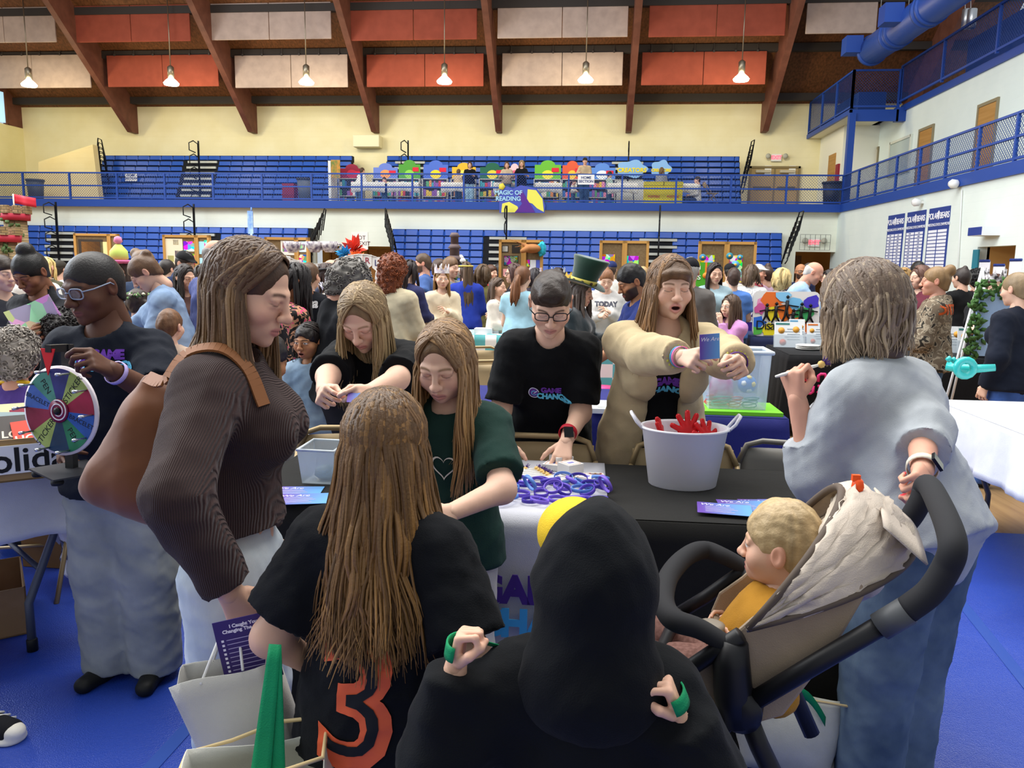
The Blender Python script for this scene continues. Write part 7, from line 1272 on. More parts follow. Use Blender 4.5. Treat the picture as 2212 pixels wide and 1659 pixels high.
 (1951, 581, 9.0, -52, 'f', 'a', 'l', 'bob', 'ae8850', T('687870'), JN, ('fwd', 'fwd'), 4, 0, 'blond woman under the champion banners', {}),
 (1988, 576, 8.0, -74, 'f', 'a', 'l', 'bobwave', '64463a', T('6b303e', e=.026), JN, ('fwd', 'fwd'), 2, 0, 'woman with brown hair in a maroon top facing left', {}),
 (2022, 577, 6.2, -112, 'f', 'a', 'r', ('bun', dict(r=.05)), '9a7a52', T('6f6150', m=CAMO, e=.036, hood='down'), JN, ('fwd', 'fwd'), 2, 0, 'woman with a bun in a camouflage jacket with an orange back print', dict(tx='OUTDOOR', txc='c2521e')),
 (2078, 579, 8.75, -158, 'f', 'a', 'p', ('topbun', dict(r=.03)), '382e2a', T('141416', e=.026), BKP, ('fwd', 'fwd'), 2, 0, 'person with a small topknot in a black shirt beside the easel', {}),
 (1984, 567, 10.6, 178, 'm', 'a', 'd', 'short', '14110f', T('2a2a31'), JN, ('fwd', 'fwd'), 0, 0, 'man with black hair far behind the maroon top', {}),
 (2152, 594, 7.0, -14, 'f', 'a', 'l', ('long', dict(length=.2)), '4a2c20', T('17171b', .8, e=.024), BKP, ('hold', 'reach'), 8, 0, 'woman in glasses, a black tee and a black and white crown', dict(glasses='8a6a5a', extras=tiara('ece8ea', .10, '2a2628', 6))),
 (2110, 584, 9.6, 178, 'f', 'a', 'p', 'curly', '121012', T('4a2028'), BKP, ('fwd', 'fwd'), 0, 0, 'person with black curls behind the easel garland', {}),
 (2196, 590, 5.35, -152, 'f', 'a', 'l', ('pony', dict(length=.2)), '9c8464', T('1b202e', e=.03), ('2f4c86', .018), ('down', (.0, .12, -.5)), 6, 4, 'woman with a blond ponytail in a dark navy jacket and jeans walking at right', dict(step=.12, extras=tote(-1, -.36, label='cream and green tote bag on the shoulder of the navy jacket woman', w=.2, h=.34))),
 (663, 699, 4.4, -14, 'f', 'k', 't', ('braids', dict(length=.16)), '221713', T('7b93aa', e=.03, m=mat('7088a0', .85, 'denim', c2='93a8bb')), ('a8505c', .015), ('down', 'fwd'), 6, 0, 'smiling little girl with braids in a pale denim jacket', dict(q='hi', eyes='open', mouth=1)),
]
for i, (px, py, d, fc, sx, ag, sk, hr, hc, tp, bt, ar, nd_, ln, lb, kw) in enumerate(CROWD):
    kw = dict(kw); hd = kw.pop('hands', ('relax', 'grip')); tx, tx2, txc = kw.pop('tx', None), kw.pop('tx2', None), kw.pop('txc', 'e6e4e0'); b = kw.pop('b', 1.0); q = kw.pop('q', 'mid' if d < 7.5 else 'lo'); st_ = kw.pop('step', 0.)
    J = solve(px, py, d, face=fc, nod=nd_, lean=ln, arms=ar, hands=hd, b=b * (1.12 if d in (10.5, 10.6) else 1), step=st_, hs=1.15 if d in (9.9, 10.5, 10.6, 11.4) else None); person(lb, J, q, sk, sx, ag, hair=hr, hcol=hc, top=tp, bottom=bt or ('e2d6c4', .0, 'skirt') if bt else ('d8d2c8', .005), seed=30 + i, group='visitors in the crowd', bust=kw.pop('bust', .8 if sx == 'f' and ag == 'a' else 0.), **kw)
    if tx: ontop(J, tx, .11, mat(txc, .7), 0, .12, side=-1, shear=.2 if tx == 'Coca' else 0)
    if tx2: ontop(J, tx2, .07, mat('4a4a55', .7), 0, .06)
    if i == 1: JM = J
# seated figures
J = solve3(36, 716, 3.6, 1.62, face=-164, nod=8, lean=4, seat=1, arms=('fwd', 'fwd')); person('seated person with short grey curls, a purple shirt and a yellow lanyard', J, 'hi', 'r', 'f', hair=('curly', dict(t=.018, b=.008)), hcol='8f867d', top=T('55408c', .8, e=.026), bottom=BKP, seed=99, group='visitors in the crowd', loc=(J['hipC'][0], J['hipC'][1], 0))
band(J['top'].parent, J['neck'] + J['U'] * .03, J['U'] * .9 + J['Ft'] * .3, .068, .008, mat('e8b820', .5), 'lanyard'); fchair((J['hipC'][0], J['hipC'][1]), 200, 'tan folding chair under the seated person in purple')
J = solve3(590, 730, 3.75, 1.66, face=150, nod=20, lean=12, seat=1, arms=('fwd', 'fwd'), b=1.2); person('seated person in a white tee in the wheelchair behind the jumper woman', J, 'mid', 't', 'm', hair='short', hcol='2a2220', top=T('e9e8dc', .9, e=.034), bottom=BKP, seed=98, group='visitors in the crowd', loc=(J['hipC'][0], J['hipC'][1], 0)); WCH = J
bk_ = thing('booklet', V3(JM['wr'][1]), 'open booklet in the hands of the woman with the high dark bun', 'book'); Mk = frame(at(86, 694, 3.95), V3((.8, .4, .4)).normalized(), V3((-.45, -.1, .9)).normalized())
for s in (-1, 1): MB().prism([Mk @ V3(v) for v in ((0, -.1, 0), (s * .11, -.1, .05), (s * .11, .1, .05), (0, .1, 0))], Mk.to_3x3() @ V3((0, 0, .003))).build('page', mat(('e0cf9a', 'd8c8c0')[s > 0], .6, 'mottle', scale=14, c2='1'), bk_)
# wheelchair
o = thing('wheelchair', (WCH['hipC'][0], WCH['hipC'][1], 0), 'wheelchair with black back sling and blue frame behind the table', 'wheelchair'); M = Matrix.Translation((WCH['hipC'][0], WCH['hipC'][1], 0)) @ Matrix.Rotation(math.radians(150), 4, 'Z'); Q = lambda x, y, z: M @ V3((x, y, z)); FBL = mat('34407f', .35, metal=.4)
MB().box((-.24, -.28, .42), (.24, .2, .46), M).build('seat', mat('141418', .7), o); MB().box((-.23, .2, .46), (.23, .225, .92), M).build('back_sling', mat('111115', .7), o)
for s in (-1, 1):
    MB().tube([Q(s * .25, .21, .3), Q(s * .25, .215, .92), Q(s * .25, .24, .97), Q(s * .25, .36, .97)], .012, 8).build('push_handle', FBL, o); MB().tube([Q(s * .25, .28, .97), Q(s * .25, .38, .97)], .02, 10).build('hand_grip', mat('101012', .6), o); MB().box((s * .26 - .03, -.15, .66), (s * .26 + .03, .15, .69), M).build('armrest', mat('c9c4b8', .4), o)
    w_ = MB().tube([Q(s * .3, .1 + .29 * math.cos(t), .30 + .29 * math.sin(t)) for t in np.linspace(0, 6.28, 41)[:-1]], .014, 8, True).build('wheel', mat('2a2a2c', .6), o); sp_ = MB()
    for j in range(16): t = j * math.pi / 8; sp_.tube([Q(s * .3, .1, .3), Q(s * .3, .1 + .28 * math.cos(t), .3 + .28 * math.sin(t))], .0015, 4)
    sp_.build('spokes', mat('c9ccd0', .3, metal=.9), w_); MB().tube([Q(s * .24, -.28, .43), Q(s * .24, -.42, .2), Q(s * .2, -.5, .1)], .012, 8).build('leg_rest', FBL, o); MB().tube([Q(s * .22, -.3, .07) + (M.to_3x3() @ V3((0, math.cos(t), math.sin(t)))) * .065 for t in np.linspace(0, 6.28, 17)[:-1]], .012, 6, True).build('caster', mat('2a2a2c', .6), o)
# ================================================================ BACKGROUND PROPS
CORK = mat('7d6748', .9, 'speckle', scale=40, c2='6f5a3e'); OAK = mat('b98a48', .5)
def board(xl, xm, xr, yt, yb, d, label, items, ang=(.12, -.35)):
    c = at(xm, yt, d); o = thing('display_board', (c.x, c.y, 0), label, 'display board', 'folding cork display boards'); zt = c.z
    for k, (a, b_) in enumerate(((xl, xm), (xm, xr))):
        w = abs(at(b_, yt, d).x - at(a, yt, d).x); sg = -1 if k == 0 else 1; dirv = V3((sg, -abs(ang[k]), 0)).normalized(); w = w / dirv.x * sg if abs(dirv.x) > .3 else w
        M = frame((c.x, c.y, .3), dirv * sg, (0, 0, 1)); x0, x1 = (-w, 0) if k == 0 else (0, w); h = zt - .3; p = MB().box((x0 + .02, 0, -.02), (x1 - .02, h, 0), M).build('cork_panel', CORK, o)
        f = MB(); f.box((x0, 0, -.03), (x0 + .04, h, .02), M).box((x1 - .04, 0, -.03), (x1, h, .02), M).box((x0, h - .04, -.03), (x1, h, .02), M).box((x0, 0, -.03), (x1, .04, .02), M); f.build('wood_frame', OAK, o)
        for s in (x0 + .05, x1 - .05): MB().bar(M @ V3((s, -.3, 0)), M @ V3((s, 0, 0)), .04, .03).build('leg', OAK, o)
        for (kk, u, v, ww, hh, col, kd) in items:
            if kk == k: X = x0 + w * u; MB().box((X, h - v * 1. - hh, .001), (X + ww, h - v, .006), M).build('pinned_picture', mat(col, .7, kd, scale=16 if kd != 'plain' else 1., c2='1' if kd == 'mottle' and col < '8' else None), o)
board(160, 236, 262, 505, 560, 13.5, 'cork board with an orange framed picture at the left', [(0, .12, .1, .42, .34, '3a3028', 'plain'), (0, .2, .14, .32, .26, 'd8924a', 'speckle'), (0, .74, .14, .16, .24, 'e8dc9a', 'plain'), (1, .3, .3, .12, .3, 'c8ccd8', 'mottle')])
board(352, 425, 460, 508, 570, 12.5, 'cork board with lemon and moon paintings behind the black cap', [(0, .06, .06, .28, .42, 'e6dcc0', 'plain'), (0, .3, .08, .09, .08, 'e8d83a', 'plain'), (0, .34, .25, .1, .1, '5a3a6a', 'plain'), (0, .12, .33, .1, .1, 'e0dc7a', 'plain'), (0, .6, .1, .2, .16, 'f06a3a', 'mottle'), (0, .6, .3, .2, .16, 'd0a040', 'mottle'), (1, .15, .1, .12, .2, '9fd0e8', 'plain'), (1, .15, .36, .12, .2, 'a8d8ea', 'plain'), (1, .58, .08, .13, .42, 'dfe0f4', 'mottle')])
board(572, 641, 672, 513, 570, 12., 'cork board with portrait drawings behind the jumper woman', [(0, .5, .05, .28, .22, 'e9e4d8', 'plain'), (0, .55, .08, .1, .14, '9ab070', 'mottle'), (0, .74, .08, .09, .16, 'b9a890', 'plain'), (1, .12, .06, .2, .16, 'cfe6f2', 'plain'), (1, .2, .09, .12, .1, '4a8ad0', 'mottle'), (1, .12, .26, .2, .14, 'e0a070', 'mottle')])
board(1078, 1132, 1174, 518, 600, 11.8, 'tall cork board with framed pictures and animal masks', [(0, .12, .09, .1, .1, '2a2420', 'plain'), (0, .14, .1, .08, .08, 'e6e4da', 'plain'), (0, .52, .08, .12, .12, '2a2420', 'plain'), (0, .2, .24, .22, .15, '2a2420', 'plain'), (0, .22, .25, .2, .13, 'a08a90', 'mottle'), (0, .18, .44, .13, .11, 'e0a0a0', 'plain'), (1, .04, .3, .08, .1, 'd8d4c8', 'mottle'), (1, .34, .3, .09, .18, 'e4e6ea', 'plain'), (1, .66, .3, .08, .18, '5a6ac8', 'plain')], (.12, -.12))
board(1296, 1350, 1402, 520, 590, 12., 'bare cork board with rows of flower cards low on both leaves', [(0, .05, .21, .22, .3, 'd8d0d0', 'mottle'), (1, .05, .23, .2, .3, 'b8dcd8', 'mottle')], (.1, -.1))
board(1510, 1571, 1633, 522, 600, 11.5, 'bare cork board with round target paintings low on both leaves', [(0, .05, .2, .22, .4, 'd0d0d4', 'mottle'), (1, .03, .2, .22, .4, 'b0d8f0', 'mottle')], (.1, -.1))
for i, (px, py, r) in enumerate(((1518, 556, .05), (1535, 571, .05), (1576, 553, .05), (1588, 572, .06), (1598, 556, .04))): c = at(px, py, 11.42); MB_ = MB().lathe([(r, 0), (r, .01)], (0, 0, 0), 18, M=frame(c, (1, 0, 0), (0, 0, 1))).lathe([(r * .55, .0), (r * .55, .014)], (0, 0, 0), 16, M=frame(c, (1, 0, 0), (0, 0, 1))); o = one('round_painting', MB_, mat(('3a7a98', '4a90b0', '2f7f90', '56a0c0', '3f8fb0')[i], .6), 'round blue ringed painting pinned on the target board, %s' % ('top of left leaf', 'bottom of left leaf', 'top left of right leaf', 'bottom of right leaf', 'top right of right leaf')[i], 'painting', 'round target paintings'); MB().lathe([(r * .35, .013), (r * .35, .018)], (0, 0, 0), 14, M=frame(c, (1, 0, 0), (0, 0, 1))).build('painted_centre', mat('e0a838', .6), o)
def blob(name, c, r, col, label, cat, bump=.02, fr=30, h=.02, **k): S = SDF(); S.ell(c, r); v, f = S.mesh(h); v = v + normals(v, f) * (wob(v, 5, fr) * bump)[:, None]; return tag(mk(name, v, f, mat(col, .8, **k)), label, cat)
c = at(1150, 537, 11.72); S = SDF(); S.ell(c, (.13, .1, .07), k=.03); S.cone(c + V3((-.06, -.05, .0)), c + V3((-.14, -.14, -.04)), .05, .035, k=.03)
for s in (0, 1): S.cone(c + V3((-.08, -.03, .05)), c + V3((-.26 - .1 * s, -.05, .02 + .12 * s)), .016, .008, k=.01)
v, f = S.mesh(.014); tag(mk('animal_mask', v, f, mat('a06a3c', .7)), 'brown antlered animal mask on the tall cork board', 'mask')
blob('pompom_mask', at(1160, 538, 11.74) + V3((.07, 0, 0)), (.07, .06, .12), '2aa6bc', 'shaggy turquoise mask on the right leaf of the tall cork board', 'mask', .03, 60)
# castle tower, snowy tree, paper flowers, bunting
STN = mat('a08a68', .9, 'brick', scale=6., c2='8a7450'); IVY = mat('4a6038', .8)
def tower(px, yt, d, r, label, flag=False):
    p = at(px, yt, d); o = thing('castle_tower', (p.x, p.y, 0), label, 'castle prop', 'castle props'); b = MB().lathe([(r, 0), (r * .92, p.z - .1)], (p.x, p.y, 0), 20).build('tower_wall', STN, o); MB().lathe([(r * 1.2, -.1), (r * 1.25, .0)], (p.x, p.y, p.z), 20).build('red_rim', mat('a8283c', .6), o)
    for i in range(8): a = i * math.pi / 4; MB().box((-.05, -.03, 0), (.05, .03, .12), Matrix.Translation((p.x + r * 1.15 * math.cos(a), p.y + r * 1.15 * math.sin(a), p.z)) @ Matrix.Rotation(a + math.pi / 2, 4, 'Z')).build('battlement', STN, o)
    iv = MB(); q = random.Random(px)
    for i in range(70): a = -1.6 + 1.1 * math.sin(i * .33); z = p.z * i / 70; c = V3((p.x + r * math.cos(a), p.y + r * math.sin(a) - .01, z)); dv = V3((q.uniform(-1, 1), q.uniform(-1, 0), q.uniform(-1, 1))).normalized(); iv.tube([c, c + dv * .05, c + dv * .1], [.01, .035, .004], 4)
    iv.build('ivy', IVY, o)
    if flag: MB().tube([p, p + V3((0, 0, .3))], .012, 6).build('flag_pole', mat('d8d0b8', .5), o); MB().grid(lambda u, v: p + V3((.35 * u, .03 * math.sin(u * 7), .3 - .14 * v - .06 * u)), 8, 3).build('flag', mat('c8283a', .6), o, solid=.006)
tower(32, 462, 12., .17, 'tall stone castle tower with ivy and a red pennant', True); tower(4, 508, 11.4, .2, 'lower stone castle tower at the left edge')
p = at(982, 512, 11.); o = thing('storybook_tree', (p.x, p.y, 0), 'slim artificial tree with snow tufts and a small house top', 'tree'); MB().tube([(p.x, p.y, 0), (p.x, p.y, p.z - .1)], .035, 8).build('trunk', mat('4a3a2a', .8), o); lf = MB(); sn = MB(); q = random.Random(4)
for i in range(260):
    z = q.uniform(.1, p.z - .3); a = q.uniform(0, 6.28); r = q.uniform(.03, .13); c = V3((p.x + r * math.cos(a), p.y + r * math.sin(a), z)); dv = V3((math.cos(a), math.sin(a), q.uniform(-.6, .6))).normalized(); lf.tube([c, c + dv * .04, c + dv * .08], [.008, .022, .003], 4)
    if z > p.z - 1.1 and i % 2: sn.lathe([(.01, -.04), (.05, 0), (.02, .04)], c + dv * .06, 6)
lf.build('leaf', mat('2f5a30', .8), o); sn.build('snow_tuft', mat('eceae8', .9), o); hs = MB()
for z, r in ((-.32, .12), (-.16, .1), (0, .08)): hs.lathe([(r * .7, z - .1), (r * .7, z), (r, z), (r * .6, z + .06)], p, 10)
hs.build('house_top', mat('6a5a5a', .7), o)
def bloom(px, py, d, r, col, label):
    c = at(px, py, d); o = thing('paper_flower', c, label, 'flower', 'giant paper flowers'); b = MB(); q = random.Random(px)
    for i in range(34): a = i * 2.4; el = q.uniform(.0, 1.); dv = V3((math.cos(a) * (1 - .5 * el), -.35 - .5 * el, math.sin(a) * (1 - .5 * el))).normalized(); u = dv.orthogonal().normalized(); L = r * q.uniform(.75, 1.1); b.add([c, c + dv * L * .5 + u * r * .2, c + dv * L, c + dv * L * .5 - u * r * .2], [(0, 1, 2, 3)])
    b.build('petal', mat(col, .7), o, solid=.004); MB().tube([c + V3((0, .03, 0)), (c.x, c.y + .03, 0)], .012, 6).build('stem', mat('4f7a4a', .7), o)
bloom(768, 540, 10.5, .22, 'e8503c', 'giant coral red paper flower by the not an exit doors'); bloom(747, 549, 10.4, .14, '38a0d8', 'blue paper flower beside the coral one'); bloom(772, 562, 10.3, .16, 'f0783a', 'orange paper flower below the coral one')
bp = [at(618 + 19.5 * i, 553 + 14 * math.sin(i * .55) + (i * 1.2), 8.8) for i in range(11)]; o = thing('bunting', bp[5], 'lettered white bunting strung above the tables', 'bunting'); MB().tube(bp, .006, 5).build('string', mat('d8d4cc', .6), o)
for i, ch in enumerate('OME TO WORL'):
    c = bp[i]; pn = MB().prism([c + V3(v) for v in ((-.05, 0, 0), (.05, 0, 0), (.05, 0, -.12), (0, 0, -.16), (-.05, 0, -.12))], (0, .004, 0)).build('pennant', mat('efece6', .7), o)
    if ch != ' ': text('lettering', ch, .1, mat(('a02a40', '30306a', '2a2a2a')[i % 3], .6), FB(c + V3((0, -.003, -.07))), pn, ext=.001)
for i, px in enumerate((632, 680, 712)): c = at(px, 545, 8.82); b = MB().lathe([(.05, 0), (.09, .06), (.1, .12), (.095, .12), (.05, .01)], c, 16); b.tube([c + V3((.09, 0, .1)), c + V3((.14, 0, .08)), c + V3((.13, 0, .04)), c + V3((.08, 0, .03))], .012, 6); o = one('teacup', b, mat('ece4e2', .5, 'speckle', scale=24, c2='6a5a72'), 'printed paper teacup on the bunting, %s' % ('left one', 'middle one', 'right one')[i], 'teacup', 'paper teacups on the bunting')
one('hanging_poster', MB().box((at(537, 455, 20).x, 19.6, at(537, 505, 20).z), (at(549, 455, 20).x, 19.63, at(543, 456, 20).z)).tube([at(543, 456, 19.7), at(543, 448, 19.7)], .02, 5).tube([at(543, 505, 19.7), V3((at(543, 505, 19.7).x, at(543, 505, 19.7).y, 0))], .03, 6), mat('a8c4ea', .6, 'speckle', scale=5, c2='6a8fd0'), 'tall narrow pale blue banner on a stand in front of the bleachers', 'banner')
# tables in the hall behind
def stall(x0, x1, y0, y1, col, label, drop=.7, **k): ftable(x0 + .04, x1 - .04, y0 + .04, y1 - .04, TZ, 'folding table under the ' + label); return cloth('tablecloth', x0, x1, y0, y1, TZ, drop, mat(col, .8, **k) if k else mat(col, .8, 'cloth'), label, group='tablecloths in the hall', seed=int(abs(x0) * 10), amp=.012)
stall(-.05, 1.25, 7.25, 7.95, '5fb0b4', 'teal and white checked cloth by the bearded man', kind='checker', scale=8., c2='ece8e4'); stall(-1.75, -.75, 8.6, 9.3, '5fb0b4', 'teal and white checked cloth behind the green tee girl', kind='checker', scale=8., c2='ece8e4'); stall(-2.3, -1.2, 13.4, 14.3, 'd8cfb8', 'cream cloth table in front of the girls far behind')
stall(1.9, 2.8, 9.2, 10.2, '2a3154', 'dark navy cloth under the painted disability board'); bt = stall(1.86, 4.6, 7.3, 8.25, '19191b', 'black cloth with a pink looped cross logo at right'); stall(-4., -3.05, 7.7, 8.4, 'd8c8c0', 'pale pink cloth behind the jumper woman'); stall(-6.3, -4.3, 8.1, 8.7, 'e4e2de', 'white cloth with a green basket at left')
c = aY(1762, 829, 7.24); lg = MB()
for i in range(4): a = i * math.pi / 2; M = frame(c, (1, 0, 0), (0, 0, 1)) @ Matrix.Rotation(a, 4, 'Z'); lg.tube([M @ V3(v) for v in ((.02, .02, 0), (.02, .075, 0), (.04, .09, 0), (.075, .09, 0), (.085, .07, 0), (.085, .035, 0), (.07, .02, 0))], .014, 6)
o = one('cloth_logo', lg, mat('e0357c', .6), 'pink looped cross emblem on the front of the black cloth', 'logo'); text('lettering', 'V', .17, mat('f2f2f4', .6), FB(aY(1808, 829, 7.22)), o)
for i, (px, py, d, w, h, l) in enumerate(((1703, 745, 7.8, .27, .26, 'acrylic stand with a white infographic leaflet in front of the painted board'), (1765, 742, 8.0, .2, .24, 'acrylic stand with an orange leaflet partly behind grey hair'), (2052, 752, 7.5, .25, .26, 'acrylic stand with a superhero leaflet on the black cloth'), (2100, 755, 7.4, .25, .26, 'acrylic stand with an orange circle leaflet beside the superhero one'), (1722, 740, 8.1, .16, .27, 'acrylic stand with a brown circle leaflet just behind the infographic'))):
    p = at(px, py, d); p.z = TZ + .008; o = thing('leaflet_stand', p, l, 'leaflet stand', 'acrylic leaflet stands'); M = frame(p, (1, 0, 0), V3((0, .25, 1)).normalized()); MB().box((-w / 2, 0, -.004), (w / 2, h, 0), M).build('leaflet', mat('eceeee', .5), o); MB().box((-w / 2 - .01, 0, .001), (w / 2 + .01, h * .5, .005), M).box((-w / 2 - .01, 0, -.06), (w / 2 + .01, .004, .005), M).build('acrylic_holder', CL, o); g = ('3f7f7a', 'd87838', '3f7f7a', '3f7f7a', '5a9ac0')[i]
    MB().box((-w * .45, h * .88, .0005), (w * .05, h * .95, .002), M).build('printed_heading', mat(g, .6), o)
    for j in range(5): MB().box((-w * .1 * (j % 2) - .01, h * (.3 + .1 * j), .0005), (w * .42, h * (.33 + .1 * j), .002), M).build('printed_line', mat('9aa4ac', .6), o)
    for j, (u, v, cc) in enumerate(((.28, .7, 'd89838'), (-.25, .66, 'd89838' if i != 4 else 'b08050'), (-.2, .2, 'c05a3a'))): MB().lathe([(w * .12, 0), (w * .12, .002)], (0, 0, 0), 14, M=M @ Matrix.Translation((u * w, v * h, .001))).build('printed_circle', mat(cc, .6), o)
for j in range(3): p = at(1745, 745, 7.6); p.z = TZ + .01 + .016 * j; one('plate', MB().lathe([(.06, 0), (.1, .006), (.115, .012), (.11, .014), (.02, .008)], p, 28), mat('efece4', .4), 'white plate %s the stack on the black cloth' % ('at the bottom of', 'in the middle of', 'on top of')[j], 'plate', 'white plates on the black cloth')
p = at(1795, 752, 7.6); p.z = TZ + .045; one('rolled_mat', MB().tube([p - V3((.09, 0, 0)), p + V3((.09, -.02, 0))], .035, 14), mat('a8a49a', .7), 'small grey rolled mat lying by the plates', 'roll')
for j in range(3): p = at(2020 - 4 * j, 748, 7.55); p.z = TZ + .008; one('marker_pen', MB().tube([p, p + V3((0, 0, .12))], .012, 8), mat(('e8b820', '2f9a3a', '1c1c20')[j], .5), '%s marker standing beside the superhero leaflet' % ('yellow', 'green', 'black')[j], 'pen', 'markers by the leaflet stands')
# painted disability board
a, b_ = at(1618, 716, 9.2), at(1752, 628, 9.4); o = thing('painted_sign', (a.lerp(b_, .5).x, 9.3, TZ + .01), 'colourful painted disability awareness board with dancing silhouettes', 'sign'); w, h = (b_.x - a.x), b_.z - TZ - .012; M = frame(V3((a.x, 9.25, TZ + .012)), V3((1, .1, 0)).normalized(), V3((-.01, .12, 1)).normalized()); rr = [(x, y) for cx, cy, t0 in ((w - .06, .06, -1.57), (w - .06, h - .06, 0), (.06, h - .06, 1.57), (.06, .06, 3.14)) for x, y in [(cx + .06 * math.cos(t0 + k * .52), cy + .06 * math.sin(t0 + k * .52)) for k in range(4)]]
MB().prism([M @ V3((x, y, 0)) for x, y in rr], M.to_3x3() @ V3((0, 0, .02))).build('board', mat('e8e4e0', .5), o); pm = MB(); zz = 0
q = random.Random(2)
for (u, v, s, cc) in ((.08, .3, .2, '2f6fd8'), (.2, .75, .25, 'e89ac0'), (.3, .85, .3, 'e8702a'), (.3, .5, .22, 'f0d82a'), (.48, .55, .26, 'f07828'), (.62, .75, .22, '7ac0ea'), (.78, .5, .26, '3fa860'), (.88, .75, .22, '4a3ac0'), (.7, .2, .3, 'e8701f'), (.25, .12, .24, 'f0dc20'), (.5, .15, .26, 'e8642a'), (.1, .6, .16, 'd05a9a'), (.9, .2, .18, 'f08a3a'), (.06, .12, .14, '58b84a'), (.45, .92, .2, '8ac8ee')):
    n = 11; zz += .0006; pts = [(min(max(u * w + s * w * .55 * (1 + .3 * q.uniform(-1, 1)) * math.cos(k * 6.28 / n), .01), w - .01), min(max(v * h + s * h * .7 * (1 + .3 * q.uniform(-1, 1)) * math.sin(k * 6.28 / n), .01), h - .01)) for k in range(n)]; MB().prism([M @ V3((x, y, .02 + zz)) for x, y in pts], M.to_3x3() @ V3((0, 0, .0005))).build('paint_patch', mat(cc, .6), o)
bl = mat('101014', .6); zt = .032
for i, (u, v, s) in enumerate(((.2, .52, .8), (.34, .52, .95), (.5, .58, 1.4), (.6, .45, .6), (.72, .52, .95), (.85, .5, .9))): MB().tube([M @ V3((u * w + dx * s * .1, v * h + dy * s * .1, zt)) for dx, dy in ((-.5, -1.2), (-.15, -.5), (0, .1), (.05, .8))], [.008, .012, .018, .02], 6).tube([M @ V3((u * w + dx * s * .1, v * h + dy * s * .1, zt)) for dx, dy in ((.5, -1.2), (.1, -.5), (0, .1))], [.008, .012, .014], 6).tube([M @ V3((u * w + dx * s * .1, v * h + dy * s * .1, zt)) for dx, dy in ((-1, .2), (0, .45), (1, .3))], .007, 6).lathe([(.005, -.02), (.022, 0), (.005, .02)], M @ V3((u * w + .008 * s, v * h + .11 * s, zt)), 8).build('dancer_silhouette', bl, o)
text('lettering', 'Disability A', .15, bl, M @ Matrix.Translation((.03, .12, zt)), o, align='LEFT', ext=.001, space=.85)
# signs, easel, balloon, basket, boxes
p = at(1512, 600, 10.2); o = thing('green_sign', (p.x, p.y, 0), 'lime green standing sign with white lettering and an orange medal', 'sign'); sg = MB().box((p.x - .26, p.y, p.z - .5), (p.x + .14, p.y + .03, p.z + .2)).build('sign_panel', mat('4fa828', .6), o); MB().box((p.x - .1, p.y + .01, 0), (p.x - .04, p.y + .03, p.z - .5)).build('leg', mat('6a6a6a', .5), o); text('lettering', 'on\nrts', .13, mat('f2f4ee', .6), FB((p.x - .06, p.y - .004, p.z + .08)), sg); MB().box((p.x + .06, p.y - .004, p.z + .06), (p.x + .085, p.y, p.z + .2)).lathe([(.04, -.004), (.04, .004)], (0, 0, 0), 16, M=frame((p.x + .072, p.y - .004, p.z + .03), (1, 0, 0), (0, 0, 1))).build('medal', mat('f08a28', .5), sg)
p = at(1614, 690, 9.8); o = thing('purple_sign', (p.x, p.y, 0), 'deep purple table banner with white capitals beside the pink hoodie', 'sign'); sg = MB().box((p.x - .2, p.y, 0), (p.x + .25, p.y + .03, 1.12)).build('banner_face', mat('3a1f84', .6), o); text('lettering', 'INFANT\nCHILDREN', .085, mat('f2f0f8', .6), FB((p.x + .06, p.y - .004, .93)), sg, bold=.002)
p = at(384, 655, 7.0); o = thing('purple_sign', (p.x, p.y, 0), 'purple and white lettered banner behind the small boy', 'sign'); sg = MB().box((p.x - .15, p.y, 0), (p.x + .2, p.y + .03, p.z + .16)).build('banner_face', mat('5a3f8a', .6), o); MB().box((p.x - .15, p.y - .003, 0), (p.x + .2, p.y, p.z - .02)).build('white_panel', mat('eceaf0', .6), sg); text('lettering', 'not', .16, mat('f4f2f8', .6), FB((p.x, p.y - .006, p.z + .03)), sg, bold=.004)
p = at(330, 676, 6.9); one('display_crate', MB().box((p.x - .3, p.y - .15, 0), (p.x + .3, p.y + .15, p.z - .004)), mat('d8cdb8', .7), 'tall pale crate carrying the green flower basket', 'crate'); o = thing('flower_basket', p, 'low green mesh basket with yellow paper flowers', 'basket'); MB().lathe([(.12, 0), (.2, .05), (.22, .12), (.2, .12), (.1, .02)], p, 20, 1.3, .8).build('basket_body', mat('6fb088', .6), o)
for i, (dx, dz) in enumerate(((-.2, .1), (-.02, .16), (.22, .12))): MB().lathe([(.01, -.03), (.05, 0), (.012, .02)], p + V3((dx, -.12, dz)), 10).build('yellow_flower', mat('e6e23a', .6), o)
p = at(2110, 620, 6.6); z1 = at(2112, 578, 6.6).z; o = thing('easel', (p.x, p.y, 0), 'white tripod easel holding a pale blue board wreathed in greenery', 'easel'); ta = V3((p.x + .03, p.y, z1))
for dx, dy in ((-.3, -.15), (.22, -.15), (.0, .35)): MB().tube([ta, V3((p.x + dx, p.y + dy, 0))], .011, 8).build('leg', mat('e8e8ea', .4), o)
bd = MB().box((p.x - .02, p.y - .09, .82), (p.x + .24, p.y - .07, z1 - .2)).build('painted_board', mat('a8c8f0', .6), o); iv = MB(); q = random.Random(9)
for i in range(120): t = i / 120; cx = p.x + (-.03 if i % 2 else .0) + .28 * max(0, min(1, (t - .6) * 3)); c = V3((cx + q.uniform(-.05, .03), p.y - .1 + q.uniform(-.02, .05), .8 + (z1 - .98) * min(1, t * 1.6) + .06 * math.sin(i))); dv = V3((q.uniform(-1, 1), q.uniform(-1, .2), q.uniform(-1, 1))).normalized(); iv.tube([c, c + dv * .035, c + dv * .07], [.006, .022, .003], 4)
iv.build('garland', mat('4a6f3a', .8), o)
